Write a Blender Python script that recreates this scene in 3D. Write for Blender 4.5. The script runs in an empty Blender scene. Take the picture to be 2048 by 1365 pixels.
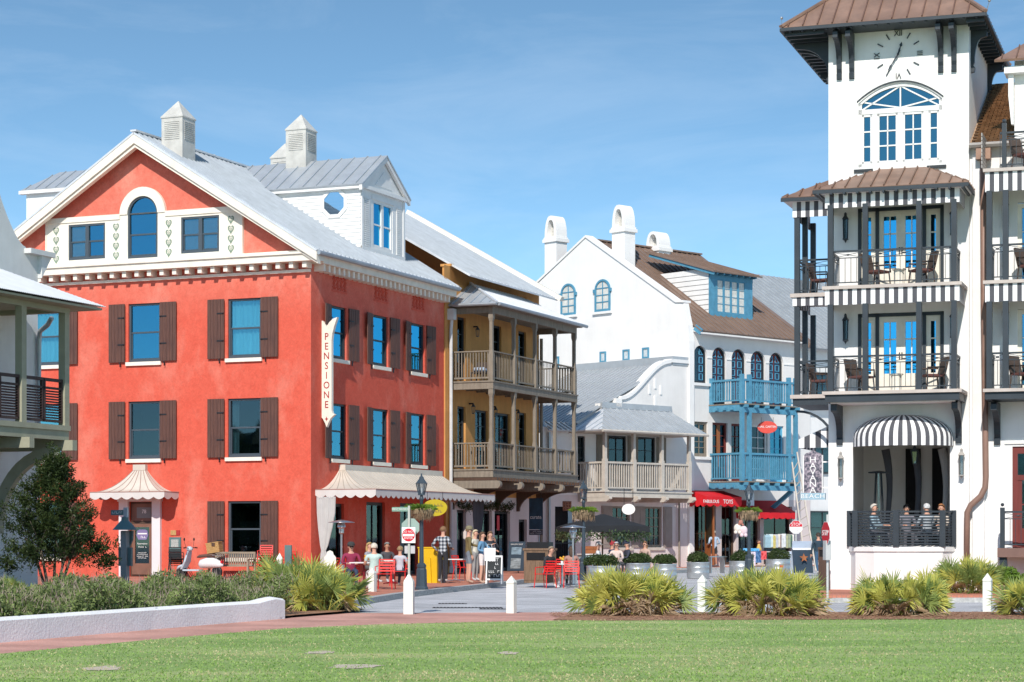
import bpy, bmesh, math, random
from mathutils import Vector, Matrix
random.seed(7)
scene = bpy.context.scene
col = scene.collection
R_ = math.radians

# ---------------------------------------------------------------- camera
F_PX, HZ, CH = 4200.0, 1075.0, 1.6
cam = bpy.data.objects.new('camera', bpy.data.cameras.new('camera'))
col.objects.link(cam)
cam.location = (0, 0, CH)
cam.rotation_euler = (R_(90), 0, 0)
cam.data.sensor_width = 36.0
cam.data.lens = F_PX / 2048 * 36.0
cam.data.shift_y = (HZ - 682.5) / 2048
cam.data.clip_start = 0.5
cam.data.clip_end = 4000
scene.camera = cam
# ---------------------------------------------------------------- sky, sun, exposure
SUN_EL = R_(38)
SUN_H = Vector((-0.17, -0.985, 0)).normalized()
SUN = Vector((SUN_H.x * math.cos(SUN_EL), SUN_H.y * math.cos(SUN_EL), math.sin(SUN_EL)))
world = bpy.data.worlds.new('World')
scene.world = world
world.use_nodes = True
wn = world.node_tree
wn.nodes.clear()
sky = wn.nodes.new('ShaderNodeTexSky')
sky.sky_type = 'NISHITA'
sky.sun_disc = False
sky.sun_elevation = SUN_EL
sky.sun_rotation = math.atan2(SUN_H.x, SUN_H.y)
sky.altitude = 0
sky.air_density = 1.0
sky.dust_density = 0.1
sky.ozone_density = 0.9
bg = wn.nodes.new('ShaderNodeBackground')
bg.inputs[1].default_value = 0.125
wo = wn.nodes.new('ShaderNodeOutputWorld')
wtc = wn.nodes.new('ShaderNodeTexCoord'); wmp = wn.nodes.new('ShaderNodeMapping')
wmp.inputs['Scale'].default_value = (1, 1, 1.9); wmp.inputs['Location'].default_value = (0, 0, .03)   # clear dry air: the deep blue reaches low
wn.links.new(wtc.outputs['Generated'], wmp.inputs[0]); wn.links.new(wmp.outputs[0], sky.inputs[0])
wtint = wn.nodes.new('ShaderNodeMix'); wtint.data_type = 'RGBA'; wtint.blend_type = 'MULTIPLY'; wtint.inputs[0].default_value = 1.0
wtint.inputs[7].default_value = (.66, .84, .84, 1)
wn.links.new(sky.outputs[0], wtint.inputs[6])
# thin high cirrus, the same all over the sky
wnz = wn.nodes.new('ShaderNodeTexNoise'); wnz.inputs['Scale'].default_value = 5.0; wnz.inputs['Detail'].default_value = 8; wnz.inputs['Roughness'].default_value = .62; wnz.inputs['Distortion'].default_value = .6
wm2 = wn.nodes.new('ShaderNodeMapping'); wm2.inputs['Scale'].default_value = (1, 1, 4.5); wn.links.new(wtc.outputs['Generated'], wm2.inputs[0]); wn.links.new(wm2.outputs[0], wnz.inputs[0])
wr = wn.nodes.new('ShaderNodeMapRange'); wr.inputs[1].default_value = .48; wr.inputs[2].default_value = .80; wr.inputs[3].default_value = 0; wr.inputs[4].default_value = .13; wn.links.new(wnz.outputs[0], wr.inputs[0])
wcl = wn.nodes.new('ShaderNodeMix'); wcl.data_type = 'RGBA'; wn.links.new(wr.outputs[0], wcl.inputs[0]); wn.links.new(wtint.outputs[2], wcl.inputs[6]); wcl.inputs[7].default_value = (5.2, 5.6, 6.0, 1)
wn.links.new(wcl.outputs[2], bg.inputs[0])
wn.links.new(bg.outputs[0], wo.inputs[0])
sl = bpy.data.lights.new('sun', 'SUN')
sl.energy = 2.65
sl.angle = R_(0.53)
sl.color = (1.0, 0.935, 0.85)
sun = bpy.data.objects.new('sun', sl)
col.objects.link(sun)
sun.rotation_euler = SUN.to_track_quat('Z', 'Y').to_euler()
sun.location = (-20, -60, 60)
vs = scene.view_settings
vs.view_transform = 'Standard'
vs.look = 'None'
vs.exposure = 0.86
vs.gamma = 1.0
vs.use_curve_mapping = False
scene.cycles.use_denoising = True
scene.cycles.max_bounces = 8
scene.cycles.diffuse_bounces = 5
scene.cycles.transparent_max_bounces = 12

# ---------------------------------------------------------------- frames: real planes measured in metres
class Frame:
    """A right-angled plot on the ground: origin, x to the right along the front, y to the back."""
    def __init__(s, u, Y, deg):
        s.o = ((u - 1024) * Y / F_PX, Y)
        s.a = R_(deg)
        s.x = (math.cos(s.a), math.sin(s.a)); s.y = (-math.sin(s.a), math.cos(s.a))
    def fy(s, u, v, y=0.0):
        k = (u - 1024) / F_PX
        px, py = s.o[0] + y * s.y[0], s.o[1] + y * s.y[1]
        t = (k * py - px) / (s.x[0] - k * s.x[1])
        return t, CH - (v - HZ) * (py + t * s.x[1]) / F_PX
    def fx(s, u, v, x=0.0):
        k = (u - 1024) / F_PX
        px, py = s.o[0] + x * s.x[0], s.o[1] + x * s.x[1]
        t = (k * py - px) / (s.y[0] - k * s.y[1])
        return t, CH - (v - HZ) * (py + t * s.y[1]) / F_PX
    def w(s, x, y, z=0.0):
        return Vector((s.o[0] + x * s.x[0] + y * s.y[0], s.o[1] + x * s.x[1] + y * s.y[1], z))
def ground(u, v, z=0.0):
    Y = (CH - z) * F_PX / (v - HZ)
    return Vector(((u - 1024) * Y / F_PX, Y, z))
def at(u, v, Y):
    return Vector(((u - 1024) * Y / F_PX, Y, CH - (v - HZ) * Y / F_PX))
FR = Frame(622, 76, -22.75)      # red building and its neighbours on the left of the street
FW = Frame(1385, 105, -46.9)     # houses at the bend of the street
FT = Frame(1657, 60.5, -18.6)    # hotel with the clock tower
FRONT = Matrix.Identity(4)
SIDE = Matrix.Rotation(R_(90), 4, 'Z')   # the face x = const seen from +x: facade x -> +y, inward -> -x
def T_(x, y, z): return Matrix.Translation((x, y, z))

# ---------------------------------------------------------------- objects
def tag(o, label=None, cat=None, group=None, kind=None):
    if label: o['label'] = label
    if cat: o['category'] = cat
    if group: o['group'] = group
    if kind: o['kind'] = kind
    return o
def thing(name, label, cat, loc=(0, 0, 0), rz=0.0, group=None):
    o = bpy.data.objects.new(name, None)
    o.empty_display_size = 0.2
    col.objects.link(o)
    o.location = loc; o.rotation_euler = (0, 0, rz)
    return tag(o, label, cat, group)
def link(name, data, parent=None, M=None):
    o = bpy.data.objects.new(name, data)
    col.objects.link(o)
    if parent: o.parent = parent
    if M is not None: o.matrix_local = M
    return o
def copy_tree(o, parent=None):
    c = o.copy(); col.objects.link(c); c.parent = parent
    for ch in o.children: copy_tree(ch, c)
    return c

class MB:
    """Collects shapes and links them as ONE mesh object."""
    def __init__(s): s.v = []; s.f = []; s.mi = []; s.k = 0; s.M = None
    def add(s, vs, fs):
        b = len(s.v)
        if s.M is not None: vs = [s.M @ Vector(p) for p in vs]
        s.v += [tuple(p) for p in vs]
        s.f += [tuple(b + i for i in f) for f in fs]
        s.mi += [s.k] * len(fs)
        return s
    def box(s, x0, x1, y0, y1, z0, z1):
        return s.add([(x0,y0,z0),(x1,y0,z0),(x1,y1,z0),(x0,y1,z0),(x0,y0,z1),(x1,y0,z1),(x1,y1,z1),(x0,y1,z1)],
                     [(0,3,2,1),(4,5,6,7),(0,1,5,4),(1,2,6,5),(2,3,7,6),(3,0,4,7)])
    def bar(s, p, q, w, h, up=(0, 0, 1)):
        """rectangular bar from p to q, w wide, h high"""
        p, q = Vector(p), Vector(q); d = (q - p).normalized(); u = Vector(up)
        if abs(d.dot(u)) > .98: u = Vector((0, 1, 0))
        r = d.cross(u).normalized(); u = r.cross(d)
        vs = []
        for c in (p, q):
            for a, b in ((-1,-1),(1,-1),(1,1),(-1,1)): vs.append(c + r * (a * w / 2) + u * (b * h / 2))
        return s.add(vs, [(0,3,2,1),(4,5,6,7),(0,1,5,4),(1,2,6,5),(2,3,7,6),(3,0,4,7)])
    def prism(s, poly, y0, y1):
        """polygon in x,z pushed along y"""
        n = len(poly)
        vs = [(x, y0, z) for x, z in poly] + [(x, y1, z) for x, z in poly]
        return s.add(vs, [tuple(range(n)), tuple(range(2 * n - 1, n - 1, -1))] + [(i, i + n, (i + 1) % n + n, (i + 1) % n) for i in range(n)])
    def slab(s, poly, z0, z1):
        n = len(poly)
        vs = [(x, y, z0) for x, y in poly] + [(x, y, z1) for x, y in poly]
        return s.add(vs, [tuple(range(n - 1, -1, -1)), tuple(range(n, 2 * n))] + [(i, (i + 1) % n, (i + 1) % n + n, i + n) for i in range(n)])
    def path(s, pts, r, n=6, caps=True):
        pts = [Vector(p) for p in pts]; m = len(pts)
        rs = r if isinstance(r, (list, tuple)) else [r] * m
        vs = []; fs = []; ref = None
        for i, p in enumerate(pts):
            d = (pts[min(i + 1, m - 1)] - pts[max(i - 1, 0)]).normalized()
            if ref is None:
                ref = Vector((0, 0, 1)) if abs(d.z) < .9 else Vector((1, 0, 0))
            a = d.cross(ref).normalized(); b = d.cross(a).normalized(); ref = -b if False else ref
            for j in range(n):
                t = 2 * math.pi * j / n
                vs.append(p + a * (math.cos(t) * rs[i]) + b * (math.sin(t) * rs[i]))
        for i in range(m - 1):
            for j in range(n):
                k = (j + 1) % n
                fs.append((i * n + j, i * n + k, (i + 1) * n + k, (i + 1) * n + j))
        if caps: fs += [tuple(range(n - 1, -1, -1)), tuple(range((m - 1) * n, m * n))]
        return s.add(vs, fs)
    def lathe(s, prof, n=16, c=(0, 0, 0), a0=0.0):
        vs = []; fs = []; m = len(prof)
        for r, z in prof:
            for j in range(n):
                t = 2 * math.pi * j / n + a0
                vs.append((c[0] + math.cos(t) * r, c[1] + math.sin(t) * r, c[2] + z))
        for i in range(m - 1):
            for j in range(n):
                k = (j + 1) % n
                fs.append((i * n + j, i * n + k, (i + 1) * n + k, (i + 1) * n + j))
        fs += [tuple(range(n - 1, -1, -1)), tuple(range((m - 1) * n, m * n))]
        return s.add(vs, fs)
    def ball(s, c, r, n=10, sq=(1, 1, 1)):
        m = max(4, n // 2 + 1)
        prof = [(max(.001, math.sin(math.pi * i / m)), -math.cos(math.pi * i / m)) for i in range(m + 1)]
        vs = []; fs = []
        for pr, pz in prof:
            for j in range(n):
                t = 2 * math.pi * j / n
                vs.append((c[0] + math.cos(t) * pr * r * sq[0], c[1] + math.sin(t) * pr * r * sq[1], c[2] + pz * r * sq[2]))
        for i in range(m):
            for j in range(n):
                k = (j + 1) % n
                fs.append((i * n + j, i * n + k, (i + 1) * n + k, (i + 1) * n + j))
        return s.add(vs, fs)
    def mesh(s, name, mats, smooth=False, recalc=True):
        me = bpy.data.meshes.new(name)
        me.from_pydata(s.v, [], s.f)
        mats = mats if isinstance(mats, (list, tuple)) else [mats]
        for m in mats: me.materials.append(m)
        if len(mats) > 1: me.polygons.foreach_set('material_index', s.mi)
        if recalc:
            bm = bmesh.new(); bm.from_mesh(me)
            bmesh.ops.recalc_face_normals(bm, faces=bm.faces)
            bm.to_mesh(me); bm.free()
        if smooth:
            me.polygons.foreach_set('use_smooth', [True] * len(me.polygons))
        me.update()
        return me
    def build(s, name, mats, parent=None, M=None, smooth=False, recalc=True, angle=None):
        me = s.mesh(name, mats, smooth, recalc)
        if smooth and angle: me.set_sharp_from_angle(angle=R_(angle))
        return link(name, me, parent, M)
def B(*a): return MB().box(*a)

# ---------------------------------------------------------------- materials
def nd(nt, t, **kw):
    n = nt.nodes.new(t)
    for k, v in kw.items(): setattr(n, k, v)
    return n
def mat(name, c, rough=.75, var=.12, vs=2.0, c2=None, bump=0.0, bs=50.0, metal=0.0, spec=.35, stretch=(1, 1, 1), detail=5, lo=.35, hi=.68, sheen=0, trans=0):
    m = bpy.data.materials.new(name); m.use_nodes = True
    nt = m.node_tree; p = nt.nodes['Principled BSDF']; L = nt.links.new
    p.inputs['Roughness'].default_value = rough
    p.inputs['Metallic'].default_value = metal
    p.inputs['Specular IOR Level'].default_value = spec
    tc = nd(nt, 'ShaderNodeTexCoord'); mp = nd(nt, 'ShaderNodeMapping'); mp.inputs['Scale'].default_value = stretch
    L(tc.outputs['Object'], mp.inputs[0])
    c = tuple(c) + (1,)
    if c2 is None:
        c2 = tuple(x * (1 - var) for x in c[:3]); hi_c = tuple(min(1, x * (1 + var * .6)) for x in c[:3])
    else: hi_c = c[:3]
    nz = nd(nt, 'ShaderNodeTexNoise'); nz.inputs['Scale'].default_value = vs; nz.inputs['Detail'].default_value = detail; nz.inputs['Roughness'].default_value = .6
    L(mp.outputs[0], nz.inputs['Vector'])
    cr = nd(nt, 'ShaderNodeValToRGB')
    cr.color_ramp.elements[0].position = lo; cr.color_ramp.elements[0].color = tuple(c2[:3]) + (1,)
    cr.color_ramp.elements[1].position = hi; cr.color_ramp.elements[1].color = tuple(hi_c) + (1,)
    L(nz.outputs[0], cr.inputs[0]); L(cr.outputs[0], p.inputs['Base Color'])
    if bump:
        n2 = nd(nt, 'ShaderNodeTexNoise'); n2.inputs['Scale'].default_value = bs; n2.inputs['Detail'].default_value = 4
        L(mp.outputs[0], n2.inputs['Vector'])
        b = nd(nt, 'ShaderNodeBump'); b.inputs['Strength'].default_value = bump; b.inputs['Distance'].default_value = .02
        L(n2.outputs[0], b.inputs['Height']); L(b.outputs[0], p.inputs['Normal'])
    if trans: p.inputs['Transmission Weight'].default_value = trans
    return m
def streak(m, c, amt=.16):
    """rain streaks and soft grime on a pale wall"""
    nt = m.node_tree; p = nt.nodes['Principled BSDF']; L = nt.links.new; tc = [n for n in nt.nodes if n.type == 'TEX_COORD'][0]
    mp = nd(nt, 'ShaderNodeMapping'); mp.inputs['Scale'].default_value = (2.6, 2.6, .22); L(tc.outputs['Object'], mp.inputs[0])
    a = nd(nt, 'ShaderNodeTexNoise'); a.inputs['Scale'].default_value = 1.6; a.inputs['Detail'].default_value = 9; a.inputs['Roughness'].default_value = .7; L(mp.outputs[0], a.inputs[0])
    r = nd(nt, 'ShaderNodeMapRange'); r.inputs[1].default_value = .45; r.inputs[2].default_value = .78; r.inputs[3].default_value = 0; r.inputs[4].default_value = amt; L(a.outputs[0], r.inputs[0])
    mx = nd(nt, 'ShaderNodeMix', data_type='RGBA'); src = p.inputs['Base Color'].links[0].from_socket
    L(r.outputs[0], mx.inputs[0]); L(src, mx.inputs[6]); mx.inputs[7].default_value = tuple(c) + (1,); L(mx.outputs[2], p.inputs['Base Color'])
    return m
def leafmat(name, c, c2, rough=.5):
    m = mat(name, c, rough, vs=2.5, c2=c2, spec=.3)
    nt = m.node_tree; p = nt.nodes['Principled BSDF']
    tr = nd(nt, 'ShaderNodeBsdfTranslucent'); mx = nd(nt, 'ShaderNodeMixShader'); mx.inputs[0].default_value = .3
    src = p.inputs['Base Color'].links[0].from_socket
    nt.links.new(src, tr.inputs[0])
    out = nt.nodes['Material Output']
    nt.links.new(p.outputs[0], mx.inputs[1]); nt.links.new(tr.outputs[0], mx.inputs[2]); nt.links.new(mx.outputs[0], out.inputs[0])
    return m
def glassmat(name, tint=(.12, .33, .52), refl=.6, see=(.55, .68, .72)):
    m = bpy.data.materials.new(name); m.use_nodes = True
    nt = m.node_tree; nt.nodes.remove(nt.nodes['Principled BSDF'])
    g = nd(nt, 'ShaderNodeBsdfGlossy'); g.inputs[0].default_value = tuple(tint) + (1,); g.inputs[1].default_value = .025
    t = nd(nt, 'ShaderNodeBsdfTransparent'); t.inputs[0].default_value = tuple(see) + (1,)
    nz = nd(nt, 'ShaderNodeTexNoise'); nz.inputs['Scale'].default_value = 1.3
    b = nd(nt, 'ShaderNodeBump'); b.inputs['Strength'].default_value = .05; b.inputs['Distance'].default_value = .02
    tc = nd(nt, 'ShaderNodeTexCoord'); nt.links.new(tc.outputs['Object'], nz.inputs[0])
    nt.links.new(nz.outputs[0], b.inputs['Height']); nt.links.new(b.outputs[0], g.inputs['Normal'])
    mx = nd(nt, 'ShaderNodeMixShader'); mx.inputs[0].default_value = refl
    nt.links.new(t.outputs[0], mx.inputs[1]); nt.links.new(g.outputs[0], mx.inputs[2])
    nt.links.new(mx.outputs[0], nt.nodes['Material Output'].inputs[0])
    return m
def stucco_stained(name, base, pale, deep):
    """painted stucco with pale mineral bloom and rubbed patches"""
    m = mat(name, base, .85, bump=.35, bs=45, spec=.2)
    nt = m.node_tree; p = nt.nodes['Principled BSDF']; L = nt.links.new
    tc = [n for n in nt.nodes if n.type == 'TEX_COORD'][0]
    mp = nd(nt, 'ShaderNodeMapping'); mp.inputs['Scale'].default_value = (1.0, 1.0, .55); L(tc.outputs['Object'], mp.inputs[0])
    a = nd(nt, 'ShaderNodeTexNoise'); a.inputs['Scale'].default_value = .55; a.inputs['Detail'].default_value = 9; a.inputs['Roughness'].default_value = .68; L(mp.outputs[0], a.inputs[0])
    r1 = nd(nt, 'ShaderNodeValToRGB'); r1.color_ramp.elements[0].position = .5; r1.color_ramp.elements[1].position = .78; L(a.outputs[0], r1.inputs[0])
    b = nd(nt, 'ShaderNodeTexNoise'); b.inputs['Scale'].default_value = 2.2; b.inputs['Detail'].default_value = 10; b.inputs['Roughness'].default_value = .75; L(tc.outputs['Object'], b.inputs[0])
    r2 = nd(nt, 'ShaderNodeValToRGB'); r2.color_ramp.elements[0].position = .3; r2.color_ramp.elements[1].position = .75
    r2.color_ramp.elements[0].color = tuple(deep) + (1,); r2.color_ramp.elements[1].color = tuple(base) + (1,); L(b.outputs[0], r2.inputs[0])
    # bloom gathers below the cornice
    sx = nd(nt, 'ShaderNodeSeparateXYZ'); L(tc.outputs['Object'], sx.inputs[0])
    mr = nd(nt, 'ShaderNodeMapRange'); mr.inputs[1].default_value = 9.6; mr.inputs[2].default_value = 11.6; mr.inputs[3].default_value = 0; mr.inputs[4].default_value = .5
    L(sx.outputs[2], mr.inputs[0])
    ml = nd(nt, 'ShaderNodeMath', operation='MULTIPLY'); L(mr.outputs[0], ml.inputs[0]); L(b.outputs[0], ml.inputs[1])
    ad = nd(nt, 'ShaderNodeMath', operation='ADD'); ad.use_clamp = True
    m2 = nd(nt, 'ShaderNodeMath', operation='MULTIPLY'); m2.inputs[1].default_value = .6; L(r1.outputs[0], m2.inputs[0])
    L(m2.outputs[0], ad.inputs[0]); L(ml.outputs[0], ad.inputs[1])
    mx = nd(nt, 'ShaderNodeMix', data_type='RGBA'); L(ad.outputs[0], mx.inputs[0]); L(r2.outputs[0], mx.inputs[6]); mx.inputs[7].default_value = tuple(pale) + (1,)
    tr = nd(nt, 'ShaderNodeTexNoise'); tr.inputs['Scale'].default_value = 7; tr.inputs['Detail'].default_value = 6; tr.inputs['Roughness'].default_value = .7; tr.inputs['Distortion'].default_value = 1.6; L(tc.outputs['Object'], tr.inputs[0])
    q = nd(nt, 'ShaderNodeMapRange'); q.inputs[1].default_value = .3; q.inputs[2].default_value = .7; q.inputs[3].default_value = .86; q.inputs[4].default_value = 1.12; L(tr.outputs[0], q.inputs[0])
    m3 = nd(nt, 'ShaderNodeMix', data_type='RGBA', blend_type='MULTIPLY'); m3.inputs[0].default_value = 1; L(mx.outputs[2], m3.inputs[6]); L(q.outputs[0], m3.inputs[7])
    L(m3.outputs[2], p.inputs['Base Color'])
    return m
M = {}
M['red'] = stucco_stained('red_stucco', (.66, .13, .085), (.74, .34, .26), (.575, .088, .055))
M['cream'] = mat('cream_paint', (.80, .755, .66), .7, var=.1, bump=.1)
M['stencil'] = mat('stencil_green', (.20, .27, .21), .8)
M['shutter'] = mat('shutter_wood', (.135, .062, .045), .6, vs=4, c2=(.075, .036, .03), stretch=(6, 6, .5), bump=.2, bs=30)
M['iron'] = mat('black_iron', (.018, .018, .022), .45)
M['sash'] = mat('sash_slate', (.062, .08, .10), .45, var=.08)
M['sashdk'] = mat('sash_dark', (.03, .036, .042), .45, var=.08)
M['glass'] = glassmat('window_glass', (.10, .36, .52), .62)  # blue-green of the reflected sky is put into the tint
M['glasscur'] = glassmat('curtained_window_glass', (.25, .55, .68), .30, (.62, .86, .90))
M['glasssky'] = glassmat('window_glass_sky_tint', (.06, .44, .70), .75)  # stronger sky reflection, its blue painted into the gloss colour
M['glassdk'] = glassmat('window_glass_dark', (.17, .22, .25), .3)
M['curtain'] = mat('curtain', (.66, .74, .74), .9, var=.12, vs=6, stretch=(3, 3, .2))
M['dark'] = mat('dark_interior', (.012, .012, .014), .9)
M['metal'] = mat('galvanised_roof', (.70, .72, .75), .38, var=.07, metal=.25, spec=.4)
M['metalgrey'] = mat('grey_metal_roof', (.44, .47, .50), .42, var=.08, metal=.3)
M['seamgrey'] = mat('seam_grey', (.42, .46, .50), .45, metal=.3)
M['gutter'] = mat('gutter_zinc', (.38, .41, .44), .4, metal=.5)
M['concrete'] = mat('vent_concrete', (.52, .51, .48), .85, var=.15, bump=.2)
M['siding'] = mat('white_siding', (.74, .74, .73), .6, var=.05)
M['white'] = mat('white_stucco', (.80, .79, .775), .85, var=.05, vs=.8, bump=.18, bs=35)
M['white2'] = mat('warm_white_stucco', (.74, .72, .70), .85, var=.06, vs=.8, bump=.15)
M['mauve'] = mat('mauve_white_stucco', (.66, .585, .57), .85, var=.06, vs=.8, bump=.15)
M['greystucco'] = mat('grey_white_stucco', (.66, .67, .66), .9, var=.06, bump=.3)
M['ochre'] = mat('ochre_stucco', (.58, .285, .09), .85, var=.12, vs=1.2, bump=.2)
M['taupe'] = mat('weathered_taupe_paint', (.235, .20, .16), .75, var=.2, vs=3, bump=.25, stretch=(3, 3, .6))
M['taupelt'] = mat('pale_taupe_paint', (.52, .475, .42), .75, var=.12, vs=3, bump=.15)
M['olive'] = mat('olive_grey_paint', (.34, .335, .25), .75, var=.1, vs=3)
M['louvre'] = mat('dark_louvre_wood', (.055, .032, .03), .6, var=.2, vs=5)
M['blue'] = mat('blue_paint', (.085, .27, .40), .6, var=.15, vs=4, bump=.1)
M['bluelt'] = mat('blue_panel', (.12, .42, .62), .55, var=.1)
M['maroon'] = mat('maroon_wood', (.16, .03, .025), .55, var=.2, stretch=(4, 4, .5))
M['brownroof'] = mat('brown_metal_roof', (.26, .18, .14), .5, var=.14, vs=1.5, metal=.2)
M['copper'] = mat('copper_brown_roof', (.30, .185, .135), .5, var=.22, vs=1.2, metal=.2)
M['shingle'] = mat('cedar_shingle', (.46, .32, .21), .85, vs=5, c2=(.30, .20, .13), bump=.3)
M['trim'] = mat('blue_black_trim', (.035, .045, .056), .45, var=.15)
M['charcoal'] = mat('charcoal_fabric', (.085, .087, .10), .85, var=.1)
M['stripew'] = mat('white_fabric', (.80, .80, .80), .85, var=.04)
M['awning'] = mat('beige_canvas', (.60, .545, .475), .85, var=.1, vs=1.5)
M['awnedge'] = mat('beige_canvas_valance', (.60, .58, .56), .85, var=.06)
M['rededge'] = mat('piping', (.35, .2, .17), .8)
M['drape'] = mat('grey_drape', (.47, .47, .47), .9, var=.08)
M['redcloth'] = mat('red_canvas', (.62, .012, .02), .75, var=.1)
M['redmetal'] = mat('red_powdercoat', (.66, .022, .018), .35, var=.06)
M['maroonmetal'] = mat('maroon_powdercoat', (.2, .012, .02), .4)
M['tabletop'] = mat('white_tabletop', (.74, .73, .72), .4, var=.03)
M['steel'] = mat('brushed_steel', (.55, .55, .56), .3, metal=.9, var=.06)
M['galv'] = mat('galvanised_tub', (.50, .53, .55), .38, metal=.65, var=.14, vs=6)
M['lamp'] = mat('lamp_post_blue_black', (.045, .065, .085), .4, var=.15)
M['verdi'] = mat('verdigris_green', (.10, .18, .185), .5, var=.15)
M['lampglass'] = glassmat('lantern_glass', (.6, .65, .68), .3, (.85, .88, .88))
M['postwhite'] = mat('white_bollard_paint', (.74, .75, .69), .6, var=.06, vs=5)
M['signwhite'] = mat('sign_white', (.78, .78, .77), .4, var=.02)
M['signred'] = mat('sign_red', (.58, .012, .03), .4, var=.03)
M['signgreen'] = mat('sign_green', (.20, .34, .27), .45, var=.05)
M['signback'] = mat('sign_back_green', (.30, .40, .36), .5, var=.06)
M['letterred'] = mat('letter_red', (.36, .03, .03), .6)
M['yellow'] = mat('yellow_paint', (.68, .42, .01), .5, var=.08)
M['oval'] = mat('oval_sign_yellow', (.48, .38, .02), .5, var=.1)
M['navy'] = mat('navy_board', (.025, .045, .07), .5)
M['slate'] = mat('chalkboard', (.03, .035, .038), .8, var=.2)
M['chalk'] = mat('chalk', (.6, .6, .6), .9)
M['wood'] = mat('worn_wood', (.24, .15, .095), .7, vs=4, c2=(.15, .095, .06), stretch=(4, 4, .6))
M['woodgrey'] = mat('grey_teak', (.30, .25, .19), .75, var=.2, vs=6)
M['orangewood'] = mat('orange_varnished_wood', (.36, .13, .045), .45, vs=3, c2=(.25, .085, .03), stretch=(4, 4, .5))
M['darkwood'] = mat('dark_brown_wood', (.085, .05, .035), .5, var=.2, stretch=(4, 4, .5))
M['wicker'] = mat('wicker', (.58, .38, .16), .8, vs=40, c2=(.33, .19, .07))
M['wickerdk'] = mat('brown_wicker', (.10, .07, .058), .7, vs=40, c2=(.05, .036, .03))
M['black'] = mat('black_plastic', (.015, .016, .018), .5)
M['umbrella'] = mat('black_canvas', (.02, .022, .026), .85)
M['terracotta'] = mat('carved_terracotta', (.33, .15, .09), .8, vs=14, c2=(.15, .06, .04), bump=.8, bs=16)
M['bark'] = mat('grey_bark', (.12, .095, .075), .9, var=.3, vs=8, bump=.5)
M['leafdark'] = leafmat('dark_green_leaf', (.065, .095, .025), (.02, .036, .012))
M['leafshrub'] = leafmat('olive_shrub_leaf', (.28, .35, .12), (.10, .145, .045))
M['leaftub'] = leafmat('tub_shrub_leaf', (.085, .125, .04), (.035, .06, .02))
M['twig'] = leafmat('pinkish_dry_twig', (.52, .42, .36), (.30, .23, .2), .8)
M['palm'] = leafmat('palmetto_yellow_green', (.68, .63, .17), (.42, .45, .09))
M['palmgreen'] = leafmat('palmetto_green', (.36, .44, .14), (.17, .25, .07))
M['palmdry'] = leafmat('palmetto_dry_tan', (.60, .46, .31), (.38, .26, .16), .8)
M['fern'] = leafmat('bright_fern', (.24, .36, .05), (.11, .2, .03))
M['moss'] = mat('coir_liner', (.27, .20, .12), .95, var=.35, vs=12, bump=.8, bs=30)
M['skin'] = mat('skin', (.56, .31, .22), .6, var=.06)
M['skintan'] = mat('tanned_skin', (.44, .22, .145), .6, var=.06)
for k_ in ('white', 'white2', 'mauve', 'greystucco', 'siding', 'cream'): streak(M[k_], (.40, .37, .33), .10 if k_ in ('white', 'siding', 'white2') else .17)
for k_ in ('ochre',): streak(M[k_], (.25, .13, .05), .4)
for k_ in ('metal', 'metalgrey'): streak(M[k_], (.36, .37, .38), .35)
for k_ in ('copper', 'brownroof'): streak(M[k_], (.15, .11, .09), .4)
def cloth(name, c, **k): return mat(name, c, .9, var=.15, vs=6, **k)
# ================================================================ ground
def brickmat(name, c1, c2, mortar, scale, rot=0.0, msize=.02, bw=.5, rh=.25, rough=.85):
    m = mat(name, c1, rough, bump=.2, bs=30, spec=.2)
    nt = m.node_tree; p = nt.nodes['Principled BSDF']; L = nt.links.new
    tc = [n for n in nt.nodes if n.type == 'TEX_COORD'][0]
    mp = nd(nt, 'ShaderNodeMapping'); mp.inputs['Rotation'].default_value = (0, 0, rot); L(tc.outputs['Object'], mp.inputs[0])
    b = nd(nt, 'ShaderNodeTexBrick'); b.inputs['Scale'].default_value = scale
    b.inputs['Color1'].default_value = tuple(c1) + (1,); b.inputs['Color2'].default_value = tuple(c2) + (1,); b.inputs['Mortar'].default_value = tuple(mortar) + (1,)
    b.inputs['Mortar Size'].default_value = msize; b.inputs['Brick Width'].default_value = bw; b.inputs['Row Height'].default_value = rh
    L(mp.outputs[0], b.inputs[0])
    n = nd(nt, 'ShaderNodeTexNoise'); n.inputs['Scale'].default_value = .7; n.inputs['Detail'].default_value = 8; L(tc.outputs['Object'], n.inputs[0])
    r = nd(nt, 'ShaderNodeMapRange'); r.inputs[1].default_value = .3; r.inputs[2].default_value = .7; r.inputs[3].default_value = .75; r.inputs[4].default_value = 1.2; L(n.outputs[0], r.inputs[0])
    mx = nd(nt, 'ShaderNodeMix', data_type='RGBA', blend_type='MULTIPLY'); mx.inputs[0].default_value = 1
    L(b.outputs[0], mx.inputs[6]); L(r.outputs[0], mx.inputs[7]); L(mx.outputs[2], p.inputs['Base Color'])
    return m
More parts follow.
